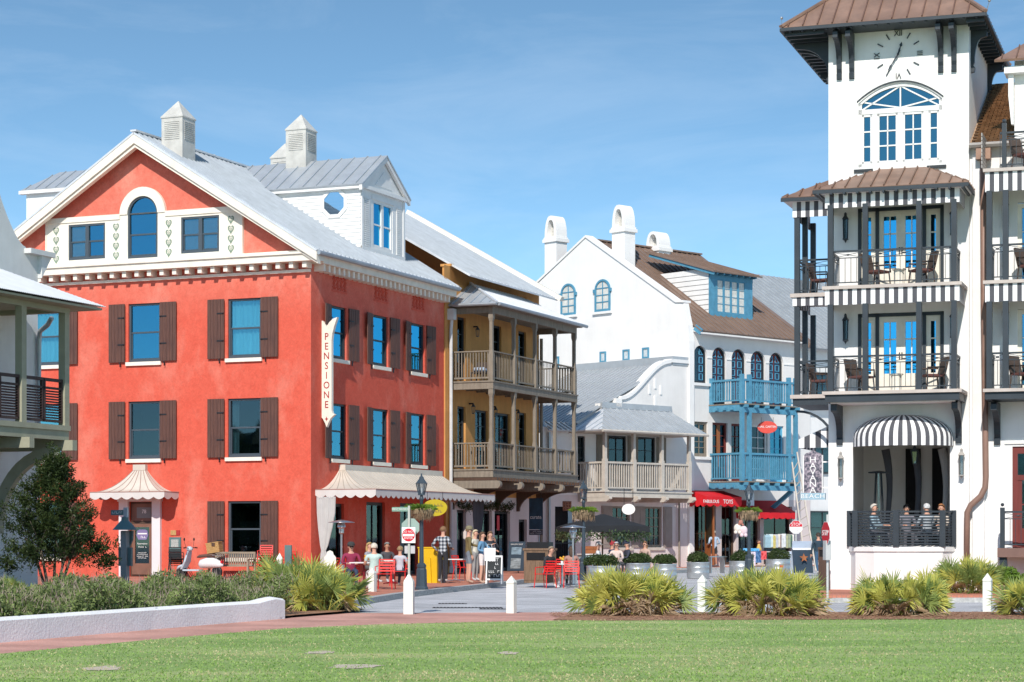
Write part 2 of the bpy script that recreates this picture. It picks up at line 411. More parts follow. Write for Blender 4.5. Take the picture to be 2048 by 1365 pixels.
def lawnmat():
    m = mat('lawn_grass', (.15, .29, .05), .9, bump=1.0, bs=70, spec=.15)
    nt = m.node_tree; p = nt.nodes['Principled BSDF']; L = nt.links.new
    tc = [n for n in nt.nodes if n.type == 'TEX_COORD'][0]
    mp = nd(nt, 'ShaderNodeMapping'); mp.inputs['Scale'].default_value = (.35, 1, 1); L(tc.outputs['Object'], mp.inputs[0])
    a = nd(nt, 'ShaderNodeTexNoise'); a.inputs['Scale'].default_value = .55; a.inputs['Detail'].default_value = 12; a.inputs['Roughness'].default_value = .72; L(mp.outputs[0], a.inputs[0])
    r = nd(nt, 'ShaderNodeValToRGB'); e = r.color_ramp.elements
    e[0].position = .30; e[0].color = (.20, .32, .09, 1); e[1].position = .72; e[1].color = (.58, .53, .28, 1)
    x = e.new(.47); x.color = (.28, .40, .13, 1); x = e.new(.60); x.color = (.40, .48, .19, 1); L(a.outputs[0], r.inputs[0])
    f = nd(nt, 'ShaderNodeTexNoise'); f.inputs['Scale'].default_value = 28; f.inputs['Detail'].default_value = 6; L(mp.outputs[0], f.inputs[0])
    q = nd(nt, 'ShaderNodeMapRange'); q.inputs[1].default_value = .3; q.inputs[2].default_value = .7; q.inputs[3].default_value = .6; q.inputs[4].default_value = 1.35; L(f.outputs[0], q.inputs[0])
    mx = nd(nt, 'ShaderNodeMix', data_type='RGBA', blend_type='MULTIPLY'); mx.inputs[0].default_value = 1
    L(r.outputs[0], mx.inputs[6]); L(q.outputs[0], mx.inputs[7]); L(mx.outputs[2], p.inputs['Base Color'])
    return m
M['lawn'] = lawnmat()
M['blade'] = leafmat('grass_blade', (.36, .51, .15), (.23, .37, .09))
M['bladedry'] = leafmat('dry_grass_blade', (.62, .56, .32), (.44, .42, .2))
M['paver'] = brickmat('grey_pavers', (.56, .56, .57), (.47, .47, .49), (.34, .34, .36), 3.0, .1, .025)
M['brick'] = brickmat('red_brick_paving', (.56, .215, .14), (.47, .175, .115), (.36, .19, .145), 4.5, .4, .02)
M['brickpath'] = brickmat('faded_brick_path', (.60, .315, .255), (.52, .265, .215), (.48, .31, .26), 4.5, .8, .02)
M['granite'] = mat('granite_kerb', (.55, .55, .53), .8, vs=18, c2=(.26, .26, .26), bump=.8, bs=25)
M['soil'] = mat('dark_soil', (.09, .06, .04), .95, vs=5, c2=(.04, .03, .02), bump=.8)
M['mulch'] = mat('bark_mulch', (.50, .28, .17), .95, vs=22, c2=(.2, .1, .06), bump=1.0, bs=40)
M['chip'] = mat('bark_chip', (.52, .30, .18), .95, vs=2, c2=(.24, .12, .07))
def sheet(name, pts, z, m, kind='structure', thick=None):
    mb = MB()
    if thick: mb.slab([(p[0], p[1]) for p in pts], z - thick, z)
    else: mb.add([(p[0], p[1], z) for p in pts], [tuple(range(len(pts)))])
    o = mb.build(name, m)
    if not thick and o.data.polygons[0].normal.z < 0: o.data.flip_normals()
    return tag(o, kind=kind)
def g2(u, v, z=0.0):
    p = ground(u, v, z); return (p.x, p.y)
# everything out to the horizon
sheet('ground', [(-1500, -60), (1500, -60), (1500, 3000), (-1500, 3000)], -.03, M['paver'])
# lawn: its far edge runs in a long curve
edge = [g2(-500, 1378), g2(-200, 1335), g2(0, 1308), g2(150, 1294), g2(330, 1277), g2(570, 1257), g2(760, 1249), g2(1024, 1243), g2(1200, 1240), g2(1600, 1238), g2(2048, 1237), g2(2700, 1237)]
sheet('lawn', [(-40, -20), (40, -20), (40, 41.6)] + edge[::-1] + [(-40, 20)], .0, M['lawn'])
# brick path between lawn and wall
near = edge
far = [g2(-500, 1330), g2(0, 1285), g2(300, 1258), g2(570, 1236), g2(700, 1226), g2(1024, 1224.5), g2(1150, 1224.5)]
sheet('brick_path', near[:9] + far[::-1], -.008, M['brickpath'])
# mulch strip right of the path
sheet('mulch_strip', [g2(1105, 1240), g2(1150, 1226), g2(1600, 1225), g2(2048, 1224), g2(2700, 1224), g2(2700, 1240), g2(2048, 1239), g2(1600, 1240), g2(1200, 1242)], .004, M['mulch'])
# road and brick pavements
sheet('road', [g2(560, 1226), g2(2800, 1223)] + [(60, 62), (70, 140), (-20, 140), (-14, 60)], -.016, M['paver'])
KZ = .13
kerb = [g2(560, 1222, .0), g2(690, 1217), g2(745, 1206), g2(800, 1197), g2(870, 1188), g2(950, 1179), g2(1010, 1172), g2(1062, 1166)]
p_end = FR.w(6.5, 24.5)
pav = kerb + [(p_end.x, p_end.y), tuple(FW.w(2.6, -7.5).xy), tuple(FW.w(2.6, 0).xy), tuple(FW.w(2.6, 12).xy), tuple(FW.w(-2, 12).xy), tuple(FW.w(-2, -12).xy), tuple(FR.w(-2, 24).xy), tuple(FR.w(-2, 0).xy), tuple(FR.w(-25, -1.5).xy), tuple(FR.w(-25, -8).xy)]
def inset_line(pts, d):
    out = []
    for i, p in enumerate(pts):
        a = Vector(pts[max(i - 1, 0)][:2]); b = Vector(pts[min(i + 1, len(pts) - 1)][:2]); t = (b - a).normalized()
        n = Vector((-t.y, t.x)); out.append((p[0] + n.x * d, p[1] + n.y * d))
    return out
kl = kerb + [(p_end.x, p_end.y), tuple(FW.w(2.6, -7.5).xy), tuple(FW.w(2.6, 0).xy), tuple(FW.w(2.6, 12).xy)]
ki = inset_line(kl, .26)
sheet('pavement', ki + pav[len(kl):], KZ - .006, M['brick'], thick=.2)
mb = MB()
for i in range(len(kl) - 1):
    a, b, c, d = kl[i], kl[i + 1], ki[i + 1], ki[i]
    mb.slab([a, b, c, d], -.1, KZ)
tag(mb.build('kerb', M['granite']), kind='structure')
# pavement on the tower's side
tl = [g2(1560, 1200), g2(1690, 1199), g2(1900, 1199), g2(2300, 1199)]
sheet('tower_pavement', [(tl[0][0] - .2, tl[0][1] + .3)] + tl[1:] + [tuple(FT.w(14, 2).xy), tuple(FT.w(2, 10).xy), tuple(FT.w(-1.2, 12).xy), tuple(FT.w(-1.4, .5).xy)], .10, M['brick'], thick=.14)
tk = [g2(1610, 1205), g2(1690, 1204.5), g2(1900, 1204), g2(2300, 1204)]
mb = MB()
for i in range(3): mb.slab([tk[i], tk[i + 1], (tk[i + 1][0], tk[i + 1][1] + .3), (tk[i][0], tk[i][1] + .3)], -.1, .095)
tag(mb.build('tower_kerb', mat('pale_kerb', (.55, .55, .53), .85, vs=9, c2=(.36, .36, .35), bump=.4)), kind='structure')
# planting bed behind the low wall
bed = [g2(-500, 1330), g2(0, 1284), g2(300, 1257), g2(566, 1236), g2(690, 1222), tuple(FR.w(-1, -14.5).xy), tuple(FR.w(-3, -6).xy), tuple(FR.w(-14, -5.5).xy), tuple(FR.w(-25, -8).xy)]
sheet('planting_bed', bed, .03, M['soil'])
# low white wall with a raised rounded end
wl = thing('garden_wall', 'long low white stucco wall with a rounded raised end beside the brick path', 'wall')
pts = [g2(-400, 1322), g2(-200, 1303), g2(0, 1285), g2(150, 1272), g2(300, 1259), g2(450, 1246.5), g2(570, 1237)]
pi = inset_line(pts, .3)
mb = MB()
n = 40
def lerp2(P, t):
    t *= len(P) - 1; i = min(int(t), len(P) - 2); f = t - i
    return (P[i][0] * (1 - f) + P[i + 1][0] * f, P[i][1] * (1 - f) + P[i + 1][1] * f)
rows = []
for i in range(n + 1):
    t = i / n; a, b = lerp2(pts, t), lerp2(pi, t)
    m_ = ((a[0] + b[0]) / 2, (a[1] + b[1]) / 2)
    hgt = .375 + .07 * max(0, 1 - abs(t - .985) / .05) ** .5 if t > .9 else .375
    if t > .995: hgt = .40
    rows.append([(a[0], a[1], -.05), (a[0], a[1], hgt - .05), (a[0] * .8 + b[0] * .2, a[1] * .8 + b[1] * .2, hgt - .012), (m_[0], m_[1], hgt), (b[0] * .8 + a[0] * .2, b[1] * .8 + a[1] * .2, hgt - .012), (b[0], b[1], hgt - .05), (b[0], b[1], -.05)])
vs_ = [p for r in rows for p in r]; fs_ = []
for i in range(n):
    for j in range(6): fs_.append((i * 7 + j, i * 7 + j + 1, (i + 1) * 7 + j + 1, (i + 1) * 7 + j))
fs_ += [tuple(range(7)), tuple(n * 7 + j for j in range(7))]
mb.add(vs_, fs_); mb.build('wall_body', mat('lilac_white_stucco', (.85, .84, .84), .9, var=.07, vs=1.5, bump=.5, bs=22), wl, smooth=True, angle=50)
# drain grates in the road
for (u, v, w_) in ((935, 1215, 1.6), (905, 1207, .7), (985, 1217.5, .6)):
    p = ground(u, v)
    mb = MB()
    mb.box(-w_ / 2, w_ / 2, -.14, .14, -.012, -.006)
    for k in range(int(w_ / .08)): mb.box(-w_ / 2 + .02 + k * .08, -w_ / 2 + .06 + k * .08, -.13, .13, -.006, .002)
    tag(mb.build('drain_grate', M['iron'], None, T_(p.x, p.y, 0)), {1.6: 'long dark iron drain grate set in the grey road', .7: 'short iron drain grate nearer the kerb', .6: 'short iron drain grate right of the long one'}[w_], 'drain', kind='thing')
# worn bare spots in the lawn
for i, (u, v, w_) in enumerate(((640, 1306, .5), (1018, 1307, .35), (712, 1334, .8), (205, 1338, .55))):
    p = ground(u, v); mb = MB(); N = 14
    mb.add([(math.cos(2 * math.pi * k / N) * w_ * random.uniform(.3, .55), math.sin(2 * math.pi * k / N) * .5 * random.uniform(.5, 1.2), 0) for k in range(N)], [tuple(range(N))])
    tag(mb.build('bare_patch', mat('sandy_soil', (.55, .47, .37), .95, var=.2, vs=9), None, T_(p.x, p.y, .006)), kind='stuff')
# grass blades
mb = MB(); rnd = random.Random(3)
for i in range(52000):
    Y = 22.5 + (rnd.random() ** 1.5) * 20.5
    X = rnd.uniform(-.27, .27) * Y
    lim = None
    for a, b in zip(edge, edge[1:]):
        if a[0] <= X <= b[0]: lim = a[1] + (b[1] - a[1]) * (X - a[0]) / (b[0] - a[0])
    if lim is None or Y > lim - .03: continue
    t = rnd.uniform(0, 6.28); h = rnd.uniform(.01, .028); w_ = rnd.uniform(.008, .016); dx, dy = math.cos(t) * w_, math.sin(t) * w_
    pt = math.sin(X*.9+1.7*math.sin(Y*.6))+math.sin(Y*1.9+X*.5)+.8*math.sin(X*2.7-Y*1.1)
    mb.k = 1 if rnd.random() < (.9 if lim-Y < .35+.3*math.sin(X*1.3) and X < 4 else .08 if pt < .2 else (.35 if pt < 1.2 else .75)) else 0
    mb.add([(X - dx, Y - dy, -.002), (X + dx, Y + dy, -.002), (X + rnd.uniform(-.02, .02), Y + rnd.uniform(-.02, .02), h)], [(0, 1, 2)])
tag(mb.build('grass_blades', [M['blade'], M['bladedry']], recalc=False), 'short green lawn grass with dry straw blades', kind='stuff')
# loose chips over the mulch
mb = MB()
for i in range(5000):
    u = rnd.uniform(1100, 2100); v = rnd.uniform(1225.5, 1240.5 - (6 if u < 1180 else 0))
    p = ground(u, v); t = rnd.uniform(0, 6.28); l = rnd.uniform(.015, .05); w_ = l * .35
    c, s_ = math.cos(t), math.sin(t); z = rnd.uniform(.008, .03); dz = rnd.uniform(-.012, .012)
    mb.add([(p.x - c * l - s_ * w_, p.y - s_ * l + c * w_, z), (p.x + c * l - s_ * w_, p.y + s_ * l + c * w_, z + dz), (p.x + c * l + s_ * w_, p.y + s_ * l - c * w_, z + dz), (p.x - c * l + s_ * w_, p.y - s_ * l - c * w_, z)], [(0, 1, 2, 3)])
tag(mb.build('mulch_chips', M['chip'], recalc=False), 'loose red brown bark mulch chips along the lawn edge', kind='stuff')
# ================================================================ building helpers
def wall(par, fac, x0, x1, z0, z1, holes, m, name='wall', reveal=.16):
    """wall face with real rectangular openings (and reveals) in facade coordinates"""
    xs = sorted({x0, x1} | {h[0] for h in holes} | {h[1] for h in holes}); zs = sorted({z0, z1} | {h[2] for h in holes} | {h[3] for h in holes})
    mb = MB(); idx = {}
    def V(x, z):
        if (x, z) not in idx: idx[(x, z)] = len(mb.v); mb.v.append((x, 0, z))
        return idx[(x, z)]
    for i in range(len(xs) - 1):
        for j in range(len(zs) - 1):
            cx, cz = (xs[i] + xs[i + 1]) / 2, (zs[j] + zs[j + 1]) / 2
            if any(h[0] < cx < h[1] and h[2] < cz < h[3] for h in holes): continue
            mb.f.append((V(xs[i], zs[j]), V(xs[i + 1], zs[j]), V(xs[i + 1], zs[j + 1]), V(xs[i], zs[j + 1]))); mb.mi.append(0)
    for a, b, c, d in holes:
        r = reveal
        mb.add([(a,0,c),(b,0,c),(b,0,d),(a,0,d),(a,r,c),(b,r,c),(b,r,d),(a,r,d)], [(0,4,5,1),(1,5,6,2),(2,6,7,3),(3,7,4,0)])
    return mb.build(name, m, par, fac, recalc=False)
_cache = {}
def cached(key, fn):
    if key not in _cache: _cache[key] = fn()
    return _cache[key]
def frame_mesh(w, h, fm, cols=1, rows=1, dh=True, fw=.075, mun=.028, arch=0):
    mb = MB()
    if arch == 0:
        mb.box(-w/2, -w/2+fw, -.03, .07, 0, h); mb.box(w/2-fw, w/2, -.03, .07, 0, h)
        mb.box(-w/2+fw, w/2-fw, -.03, .07, h-fw, h); mb.box(-w/2+fw, w/2-fw, -.03, .07, 0, fw*1.3)
    else:
        hs = h - w / 2   # springing
        mb.box(-w/2, -w/2+fw, -.03, .07, 0, hs); mb.box(w/2-fw, w/2, -.03, .07, 0, hs); mb.box(-w/2+fw, w/2-fw, -.03, .07, 0, fw*1.2)
        N = 14
        ring = [(math.cos(math.pi*k/N), math.sin(math.pi*k/N)) for k in range(N+1)]
        for k in range(N):
            (a, b), (c, d) = ring[k], ring[k+1]; ro, ri = w/2, w/2-fw
            mb.prism([(a*ri, hs+b*ri), (a*ro, hs+b*ro), (c*ro, hs+d*ro), (c*ri, hs+d*ri)], -.03, .07)
        if dh: mb.box(-w/2+fw, w/2-fw, -.02, .06, hs-.03, hs+.03)
    iw = w - 2*fw; zb, zt = fw*1.3, h - fw
    if dh:
        mz = (zb+zt)/2 if not arch else (zb + h - w/2)/2
        mb.box(-iw/2, iw/2, -.005, .06, mz-.03, mz+.03)
        for sx in (-1, 1): mb.box(sx*(iw/2-.02)-.02, sx*(iw/2-.02)+.02, .012, .06, zb, mz-.03)
        mb.box(-iw/2+.04, iw/2-.04, .012, .06, zb, zb+.045)
    for k in range(1, cols): x = -iw/2 + iw*k/cols; mb.box(x-mun/2, x+mun/2, .0, .058, zb, zt if not arch else h - w*.12)
    for k in range(1, rows): z = zb + (zt-zb)*k/rows; mb.box(-iw/2, iw/2, .002, .056, z-mun/2, z+mun/2)
    return mb.mesh('window', M[fm])
def curtain_mesh(w, h, part):
    mb = MB(); N = 26; vs = []
    x0, x1 = {'full': (-w/2, w/2), 'left': (-w/2, -w/2+w*.22), 'right': (w*.02, w/2), 'low': (-w/2, w/2)}[part]
    top = h if part != 'low' else h*.52
    for i in range(N+1):
        x = x0 + (x1-x0)*i/N; y = .03*math.sin(i*1.7) + .012*math.sin(i*4.1)
        vs += [(x, y, 0), (x, y*1.2, top)]
    mb.add(vs, [(2*i, 2*i+2, 2*i+3, 2*i+1) for i in range(N)])
    if part == 'full' and h > 1.2:   # short valance half way down
        vs = []
        for i in range(N+1):
            x = x0 + (x1-x0)*i/N; vs += [(x, -.05+.03*math.sin(i*2.1), h*.47+.025*math.sin(i*2.3)), (x, -.05+.02*math.sin(i*2.1), h*.56)]
        mb.add(vs, [(2*i, 2*i+2, 2*i+3, 2*i+1) for i in range(N)])
    return mb.mesh('curtain', M['curtain'], recalc=False)
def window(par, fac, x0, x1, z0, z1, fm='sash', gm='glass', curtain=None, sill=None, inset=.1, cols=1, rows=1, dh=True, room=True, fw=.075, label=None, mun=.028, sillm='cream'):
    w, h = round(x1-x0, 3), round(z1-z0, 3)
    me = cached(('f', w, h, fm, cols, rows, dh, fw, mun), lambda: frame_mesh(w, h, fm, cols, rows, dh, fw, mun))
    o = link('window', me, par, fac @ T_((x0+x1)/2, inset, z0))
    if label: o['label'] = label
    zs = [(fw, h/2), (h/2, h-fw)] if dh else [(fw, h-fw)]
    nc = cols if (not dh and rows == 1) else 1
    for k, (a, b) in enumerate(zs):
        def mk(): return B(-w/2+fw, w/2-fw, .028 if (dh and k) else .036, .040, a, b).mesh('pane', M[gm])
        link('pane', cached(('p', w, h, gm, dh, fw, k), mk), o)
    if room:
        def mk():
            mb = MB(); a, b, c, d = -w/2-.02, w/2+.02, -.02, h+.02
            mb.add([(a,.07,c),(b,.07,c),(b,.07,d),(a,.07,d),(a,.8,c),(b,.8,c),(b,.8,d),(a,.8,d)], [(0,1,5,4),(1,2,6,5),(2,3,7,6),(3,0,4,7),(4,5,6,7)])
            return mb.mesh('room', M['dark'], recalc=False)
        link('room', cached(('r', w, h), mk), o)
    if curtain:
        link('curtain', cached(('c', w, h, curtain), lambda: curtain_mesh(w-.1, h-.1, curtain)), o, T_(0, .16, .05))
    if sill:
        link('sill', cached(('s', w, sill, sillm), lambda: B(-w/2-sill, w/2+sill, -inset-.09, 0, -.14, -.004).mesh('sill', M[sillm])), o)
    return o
def shutter(par, fac, x0, x1, z0, z1, hinge_right, ang=0.0, planks=5):
    w, h = round(x1-x0, 3), round(z1-z0, 3)
    def mk():
        mb = MB(); pw = w/planks
        for k in range(planks):
            mb.box(-w/2+k*pw+.006, -w/2+(k+1)*pw-.006, -.028-.003*(k % 2), .012, 0, h)
        mb.box(-w/2+.004, w/2-.004, -.012, .016, .004, h-.004)
        return mb.mesh('shutter', M['shutter'])
    s = -1 if hinge_right else 1
    o = link('shutter', cached(('sh', w, h, planks), mk), par, fac @ T_((x0+x1)/2, -.07, z0) @ Matrix.Rotation(ang, 4, 'Z'))
    hm = cached(('hinge', w), lambda: MB().box(-.13, .10, -.045, -.028, -.025, .025).path([(.10, -.036, 0), (.16, -.04, 0)], .03, 6).mesh('hinge', M['iron']))
    for zz in (h*.3, h*.76): link('hinge', hm, o, T_(-s*(w/2-.17), 0, zz) @ Matrix.Rotation(R_(180) if s > 0 else 0, 4, 'Y'))
    link('shutter_dog', cached('dog', lambda: MB().box(-.012, .012, -.05, .0, -.18, .0).box(-.03, .03, -.06, -.045, -.06, -.02).mesh('shutter_dog', M['iron'])), o, T_(-s*w*.22, 0, 0))
    return o
def roof(par, name, P0, es, ew, poly, spacing, m, sm=None, thick=.07, rib=(.03, .045), single=True, off=0.0, group=None):
    """sheet-metal roof plane: slab plus standing seams running up the slope, clipped to its outline"""
    P0, es, ew = Vector(P0), Vector(es).normalized(), Vector(ew).normalized(); n = es.cross(ew).normalized()
    if n.z < 0: n = -n
    def P(s, w, d=0.0): return P0 + es*s + ew*w + n*d
    mb = MB(); k = len(poly)
    vs = [P(s, w) for s, w in poly] + [P(s, w, -thick) for s, w in poly]
    mb.add(vs, [tuple(range(k)), tuple(range(2*k-1, k-1, -1))] + [(i, i+k, (i+1) % k+k, (i+1) % k) for i in range(k)])
    o = mb.build(name, m, par)
    if not spacing: return o
    smin, smax = min(p[0] for p in poly), max(p[0] for p in poly)
    allm = MB(); s = smin + spacing*(.5 if not off else off)
    while s < smax - .02:
        ws = []
        for i in range(k):
            (a, b), (c, d) = poly[i], poly[(i+1) % k]
            if (a - s)*(c - s) < 0: ws.append(b + (d-b)*(s-a)/(c-a))
        if len(ws) >= 2 and max(ws)-min(ws) > .08:
            mb = MB() if single else allm
            mb.bar(P(s, min(ws)+.01, rib[1]/2), P(s, max(ws)-.01, rib[1]/2), rib[0], rib[1], n)
            if single: mb.build('seam', sm or m, o)
        s += spacing
    if not single: tag(allm.build('seams', sm or m, o), kind='stuff')
    return o
def railing(par, p, q, h, m, gap=.11, bw=.035, top=(.10, .05), bot=.10, name='railing', balm=None, toprail=True, diag=0):
    p, q = Vector(p), Vector(q); L = (q-p).length; d = (q-p)/L
    mb = MB()
    mb.bar(p+Vector((0,0,h-top[1]/2)), q+Vector((0,0,h-top[1]/2)), top[0], top[1])
    o = mb.build(name, m, par)
    MB().bar(p+Vector((0,0,bot+.03)), q+Vector((0,0,bot+.03)), .05, .07).build('bottom_rail', m, o)
    n = max(2, int(L/gap)); mb = MB()
    for i in range(n):
        c = p + d*(L*(i+.5)/n)
        mb.bar(c+Vector((0,0,bot+.06)), c+Vector((0,0,h-top[1])), bw, bw, d)
    tag(mb.build('balusters', balm or m, o), kind='stuff')
    return o
def text(par, body, size, Mx, m, align='CENTER', ext=.004, name='lettering', sx=1.0, spacing=1.0, line=1.0):
    cu = bpy.data.curves.new(name, 'FONT'); cu.body = body; cu.size = size; cu.align_x = align; cu.align_y = 'CENTER'
    cu.extrude = ext; cu.space_character = spacing; cu.space_line = line; cu.resolution_u = 3
    cu.materials.append(m)
    tmp = bpy.data.objects.new('tmp', cu); me = bpy.data.meshes.new_from_object(tmp)
    bpy.data.objects.remove(tmp); me.name = name
    return link(name, me, par, Mx @ Matrix.Rotation(R_(90), 4, 'X') @ Matrix.Diagonal((sx, 1, 1, 1)))
def scribble(par, Mx, w, h, rows, m, seed=1, name='small_print'):
    """print or handwriting too small to read: rows of uneven strokes"""
    r = random.Random(seed); mb = MB(); mb.M = Mx; rh = h/rows
    for i in range(rows):
        ww = w*r.uniform(.7, 1); x = -ww/2; z = h/2-(i+.5)*rh
        while x < ww/2:
            l = r.uniform(.25, .6)*rh
            if r.random() > .14:
                a = r.choice((0, 0, 1)); t = rh*.13; hh = rh*r.uniform(.22, .34)
                mb.box(x, x+t, -.003, 0, z-hh, z+hh)
                if a: mb.box(x+t, x+l, -.003, 0, z+hh-t, z+hh)
                else: mb.box(x+t, x+l, -.003, 0, z-hh, z-hh+t)
            x += l+rh*.16
    return tag(mb.build(name, m, par), kind='stuff')
def dentils(par, cor, fac, xs, y0, y1, z0, z1, w, m):
    me = cached(('dent', w, y0, y1, z0, z1), lambda: B(-w/2, w/2, y0, y1, z0, z1).mesh('dentil', M[m]))
    for x in xs: link('dentil', me, cor, fac @ T_(x, 0, 0))
def lantern_mesh(s=1.0):
    mb = MB(); mb.k = 0
    for a in range(4):
        t = math.pi/4 + a*math.pi/2
        mb.path([(math.cos(t)*.07*s, math.sin(t)*.07*s, 0), (math.cos(t)*.11*s, math.sin(t)*.11*s, .34*s)], .012*s, 4)
    mb.lathe([(.08*s, -.03*s), (.08*s, .0)], 4, a0=math.pi/4); mb.lathe([(.135*s, .34*s), (.06*s, .45*s), (.05*s, .47*s), (.02*s, .54*s), (.004, .56*s)], 4, a0=math.pi/4)
    return mb.mesh('frame', M['lamp'])
def scallop_strip(mb, p, q, drop, n, down=.35, thick=.02):
    """valance cloth with scalloped lower edge from p to q"""
    p, q = Vector(p), Vector(q); d = q-p; N = n*6
    vs = []
    for i in range(N+1):
        t = i/N; f = (t*n) % 1.0; low = drop*(1-down) + drop*down*math.sin(math.pi*f)
        c = p + d*t; vs += [c, c - Vector((0, 0, low))]
    mb.add(vs, [(2*i, 2*i+2, 2*i+3, 2*i+1) for i in range(N)])

# ================================================================ red building
red = thing('red_building', 'three storey red stucco building with brown shutters and white gable cornice', 'building', FR.w(0, 0), FR.a)
XC, XL = -7.07, -14.14
SLOPE, APEX = .622, 16.62
DZ = [(8.18, 10.37), (4.54, 6.70), (.85, 2.93)]
WCX = [-11.44, XC, -2.77]
fw_ = 1.38
holes = [(c-fw_/2, c+fw_/2, a, b) for (a, b) in DZ for c in WCX if not (c == XC and a < 1)] + [(-7.72, -6.66, .12, 2.93)]
wall(red, FRONT, XL, 0, 0, 11.9, holes, M['red'])
SY = [(1.62, 2.80), (5.03, 6.33), (8.42, 9.68)]
sideholes = [(a, b, z0, z1) for (a, b) in SY for (z0, z1) in ((8.21, 10.17), (4.50, 6.56))] + [(.75, 2.6, .1, 2.85), (4.45, 6.05, .1, 2.95), (7.4, 9.0, .1, 2.95)]
wall(red, SIDE, 0, 11.55, 0, 11.9, sideholes, M['red'])
MB().add([(XL,0,0),(XL,11.55,0),(XL,11.55,11.9),(XL,0,11.9),(0,11.55,0),(0,11.55,11.9)], [(0,3,2,1),(1,2,5,4)]).build('rear_wall', M['red'], red, recalc=False)
# gable above
MB().prism([(XL, 11.88), (0, 11.88), (0, APEX-SLOPE*7.07-.03), (XC, APEX-.06), (XL, APEX-SLOPE*7.07-.03)], 0, 11.5).build('gable', M['red'], red)
cu_ = ['full', None, 'full'], ['full', None, 'left'], [None, None, None]
for r, (a, b) in enumerate(DZ):
    for c, x in enumerate(WCX):
        if r == 2 and c == 1: continue
        window(red, FRONT, x-fw_/2, x+fw_/2, a, b, gm='glasscur' if cu_[r][c] == 'full' else ('glass' if r == 0 else 'glassdk'), curtain=cu_[r][c], sill=.08)
        shutter(red, FRONT, x-fw_/2-.82, x-fw_/2-.11, a+.0, b+.0, True)
        shutter(red, FRONT, x+fw_/2+.05, x+fw_/2+.76, a, b, False)
for (a, b) in SY:
    for k, (z0, z1) in enumerate(((8.21, 10.17), (4.50, 6.56))):
        window(red, SIDE, a, b, z0, z1, fm='sashdk', gm='glasssky' if k == 0 else 'glass', sill=.12, curtain='right' if k == 1 and a < 2 else None)
        shutter(red, SIDE, a-.76, a-.06, z0, z1, True, R_(10))
        shutter(red, SIDE, b+.12, b+.82, z0, z1, False, R_(-6))
for (a, b, z0, z1) in sideholes[6:]:
    o = window(red, SIDE, a, b, z0, z1, fm='sashdk', gm='glassdk', cols=2, dh=False, inset=.14, fw=.12)
# lattice vents under the eave
def lattice():
    mb = MB(); w, h = 1.15, .62
    mb.box(-w/2, w/2, .02, .03, 0, h)
    mb.box(-w/2-.03, w/2+.03, -.02, .03, -.03, .03); mb.box(-w/2-.03, w/2+.03, -.02, .03, h-.03, h+.03)
    for i in range(4):
        cx = -w/2 + w*(i+.5)/4
        for cz in (h*.28, h*.74):
            for t in range(6):
                a = math.pi*t/3 + .3
                mb.bar((cx, .0, cz), (cx+math.cos(a)*.15, .0, cz+math.sin(a)*.16), .03, .045, (0, 1, 0))
    return mb.mesh('lattice_vent', M['red'])
lm_ = lattice()
for (a, b) in SY: link('lattice_vent', lm_, red, SIDE @ T_((a+b)/2+.0, -.01, 10.72))
# cornice
cor = MB().box(XL-.5, .55, -.55, .02, 11.55, 11.80).box(XL-.6, .62, -.62, .02, 11.80, 11.88).prism([(XL-.5, 11.88), (.0, 11.88), (.0, 11.97), (XL-.5, 11.97)], -.3, .0).build('cornice', M['cream'], red)
dentils(red, cor, FRONT, [-.05-.545*k for k in range(26)], -.42, .0, 11.33, 11.545, .17, 'cream')
cor2 = MB().M
cb = MB(); cb.M = SIDE
cor2 = cb.box(.03, 11.7, -.5, 0, 11.50, 11.74).box(.03, 11.7, -.56, 0, 11.74, 11.80).build('side_cornice', M['cream'], red)
dentils(red, cor2, SIDE, [.3+.39*k for k in range(29)], -.4, .0, 11.25, 11.495, .14, 'cream')
MB().box(XL-.3, 0, -.12, 0, 11.2, 11.3).build('cornice_moulding', M['cream'], red)
# cream panel with arched centre
pw0, pw1, pz = -11.38, -2.80, 13.72
wins = [(-10.37, -8.73, 12.13, 13.48), (-5.40, -3.77, 12.13, 13.48), (XC-.655, XC+.655, 12.06, 13.72)]
pan = wall(red, T_(0, -.10, 0), pw0, pw1, 11.9, pz, wins, M['cream'], 'gable_panel', reveal=.09)
mb = MB(); N = 18; sp = 13.72
for k in range(N):
    a, b = math.pi*k/N, math.pi*(k+1)/N
    mb.prism([(XC+.66*math.cos(a), sp+.66*math.sin(a)), (XC+1.0*math.cos(a), sp+1.0*math.sin(a)), (XC+1.0*math.cos(b), sp+1.0*math.sin(b)), (XC+.66*math.cos(b), sp+.66*math.sin(b))], -.14, .0)
mb.box(pw0-.04, XC-.99, -.14, 0, pz-.16, pz+.04); mb.box(XC+.99, pw1+.04, -.14, 0, pz-.16, pz+.04)
mb.box(pw0-.03, pw0+.02, -.13, 0, 11.9, pz); mb.box(pw1-.02, pw1+.03, -.13, 0, 11.9, pz)
mb.build('panel_surround', M['cream'], red)
for (a, b, z0, z1) in wins[:2]:
    for s in (0, 1):
        m_ = (a+b)/2
        window(red, FRONT, a if s == 0 else m_, m_ if s == 0 else b, z0, z1, inset=-.05, gm='glasscur' if not (a < -9 and s) else 'glass', curtain=('low' if (s == 0) == (a < -9) else 'full') if not (a < -9 and s) else None, room=True)
me = frame_mesh(1.31, 2.33, 'sash', arch=1)
aw = link('window', me, red, T_(XC, -.05, 12.06)); aw['label'] = 'tall round-arched window in the gable'
mb = MB(); mb.prism([(-.58, .09), (.58, .09), (.58, 1.67)] + [(.58*math.cos(math.pi*k/14), 1.67+.58*math.sin(math.pi*k/14)) for k in range(15)], .03, .042)
mb.build('pane', M['glass'], aw)
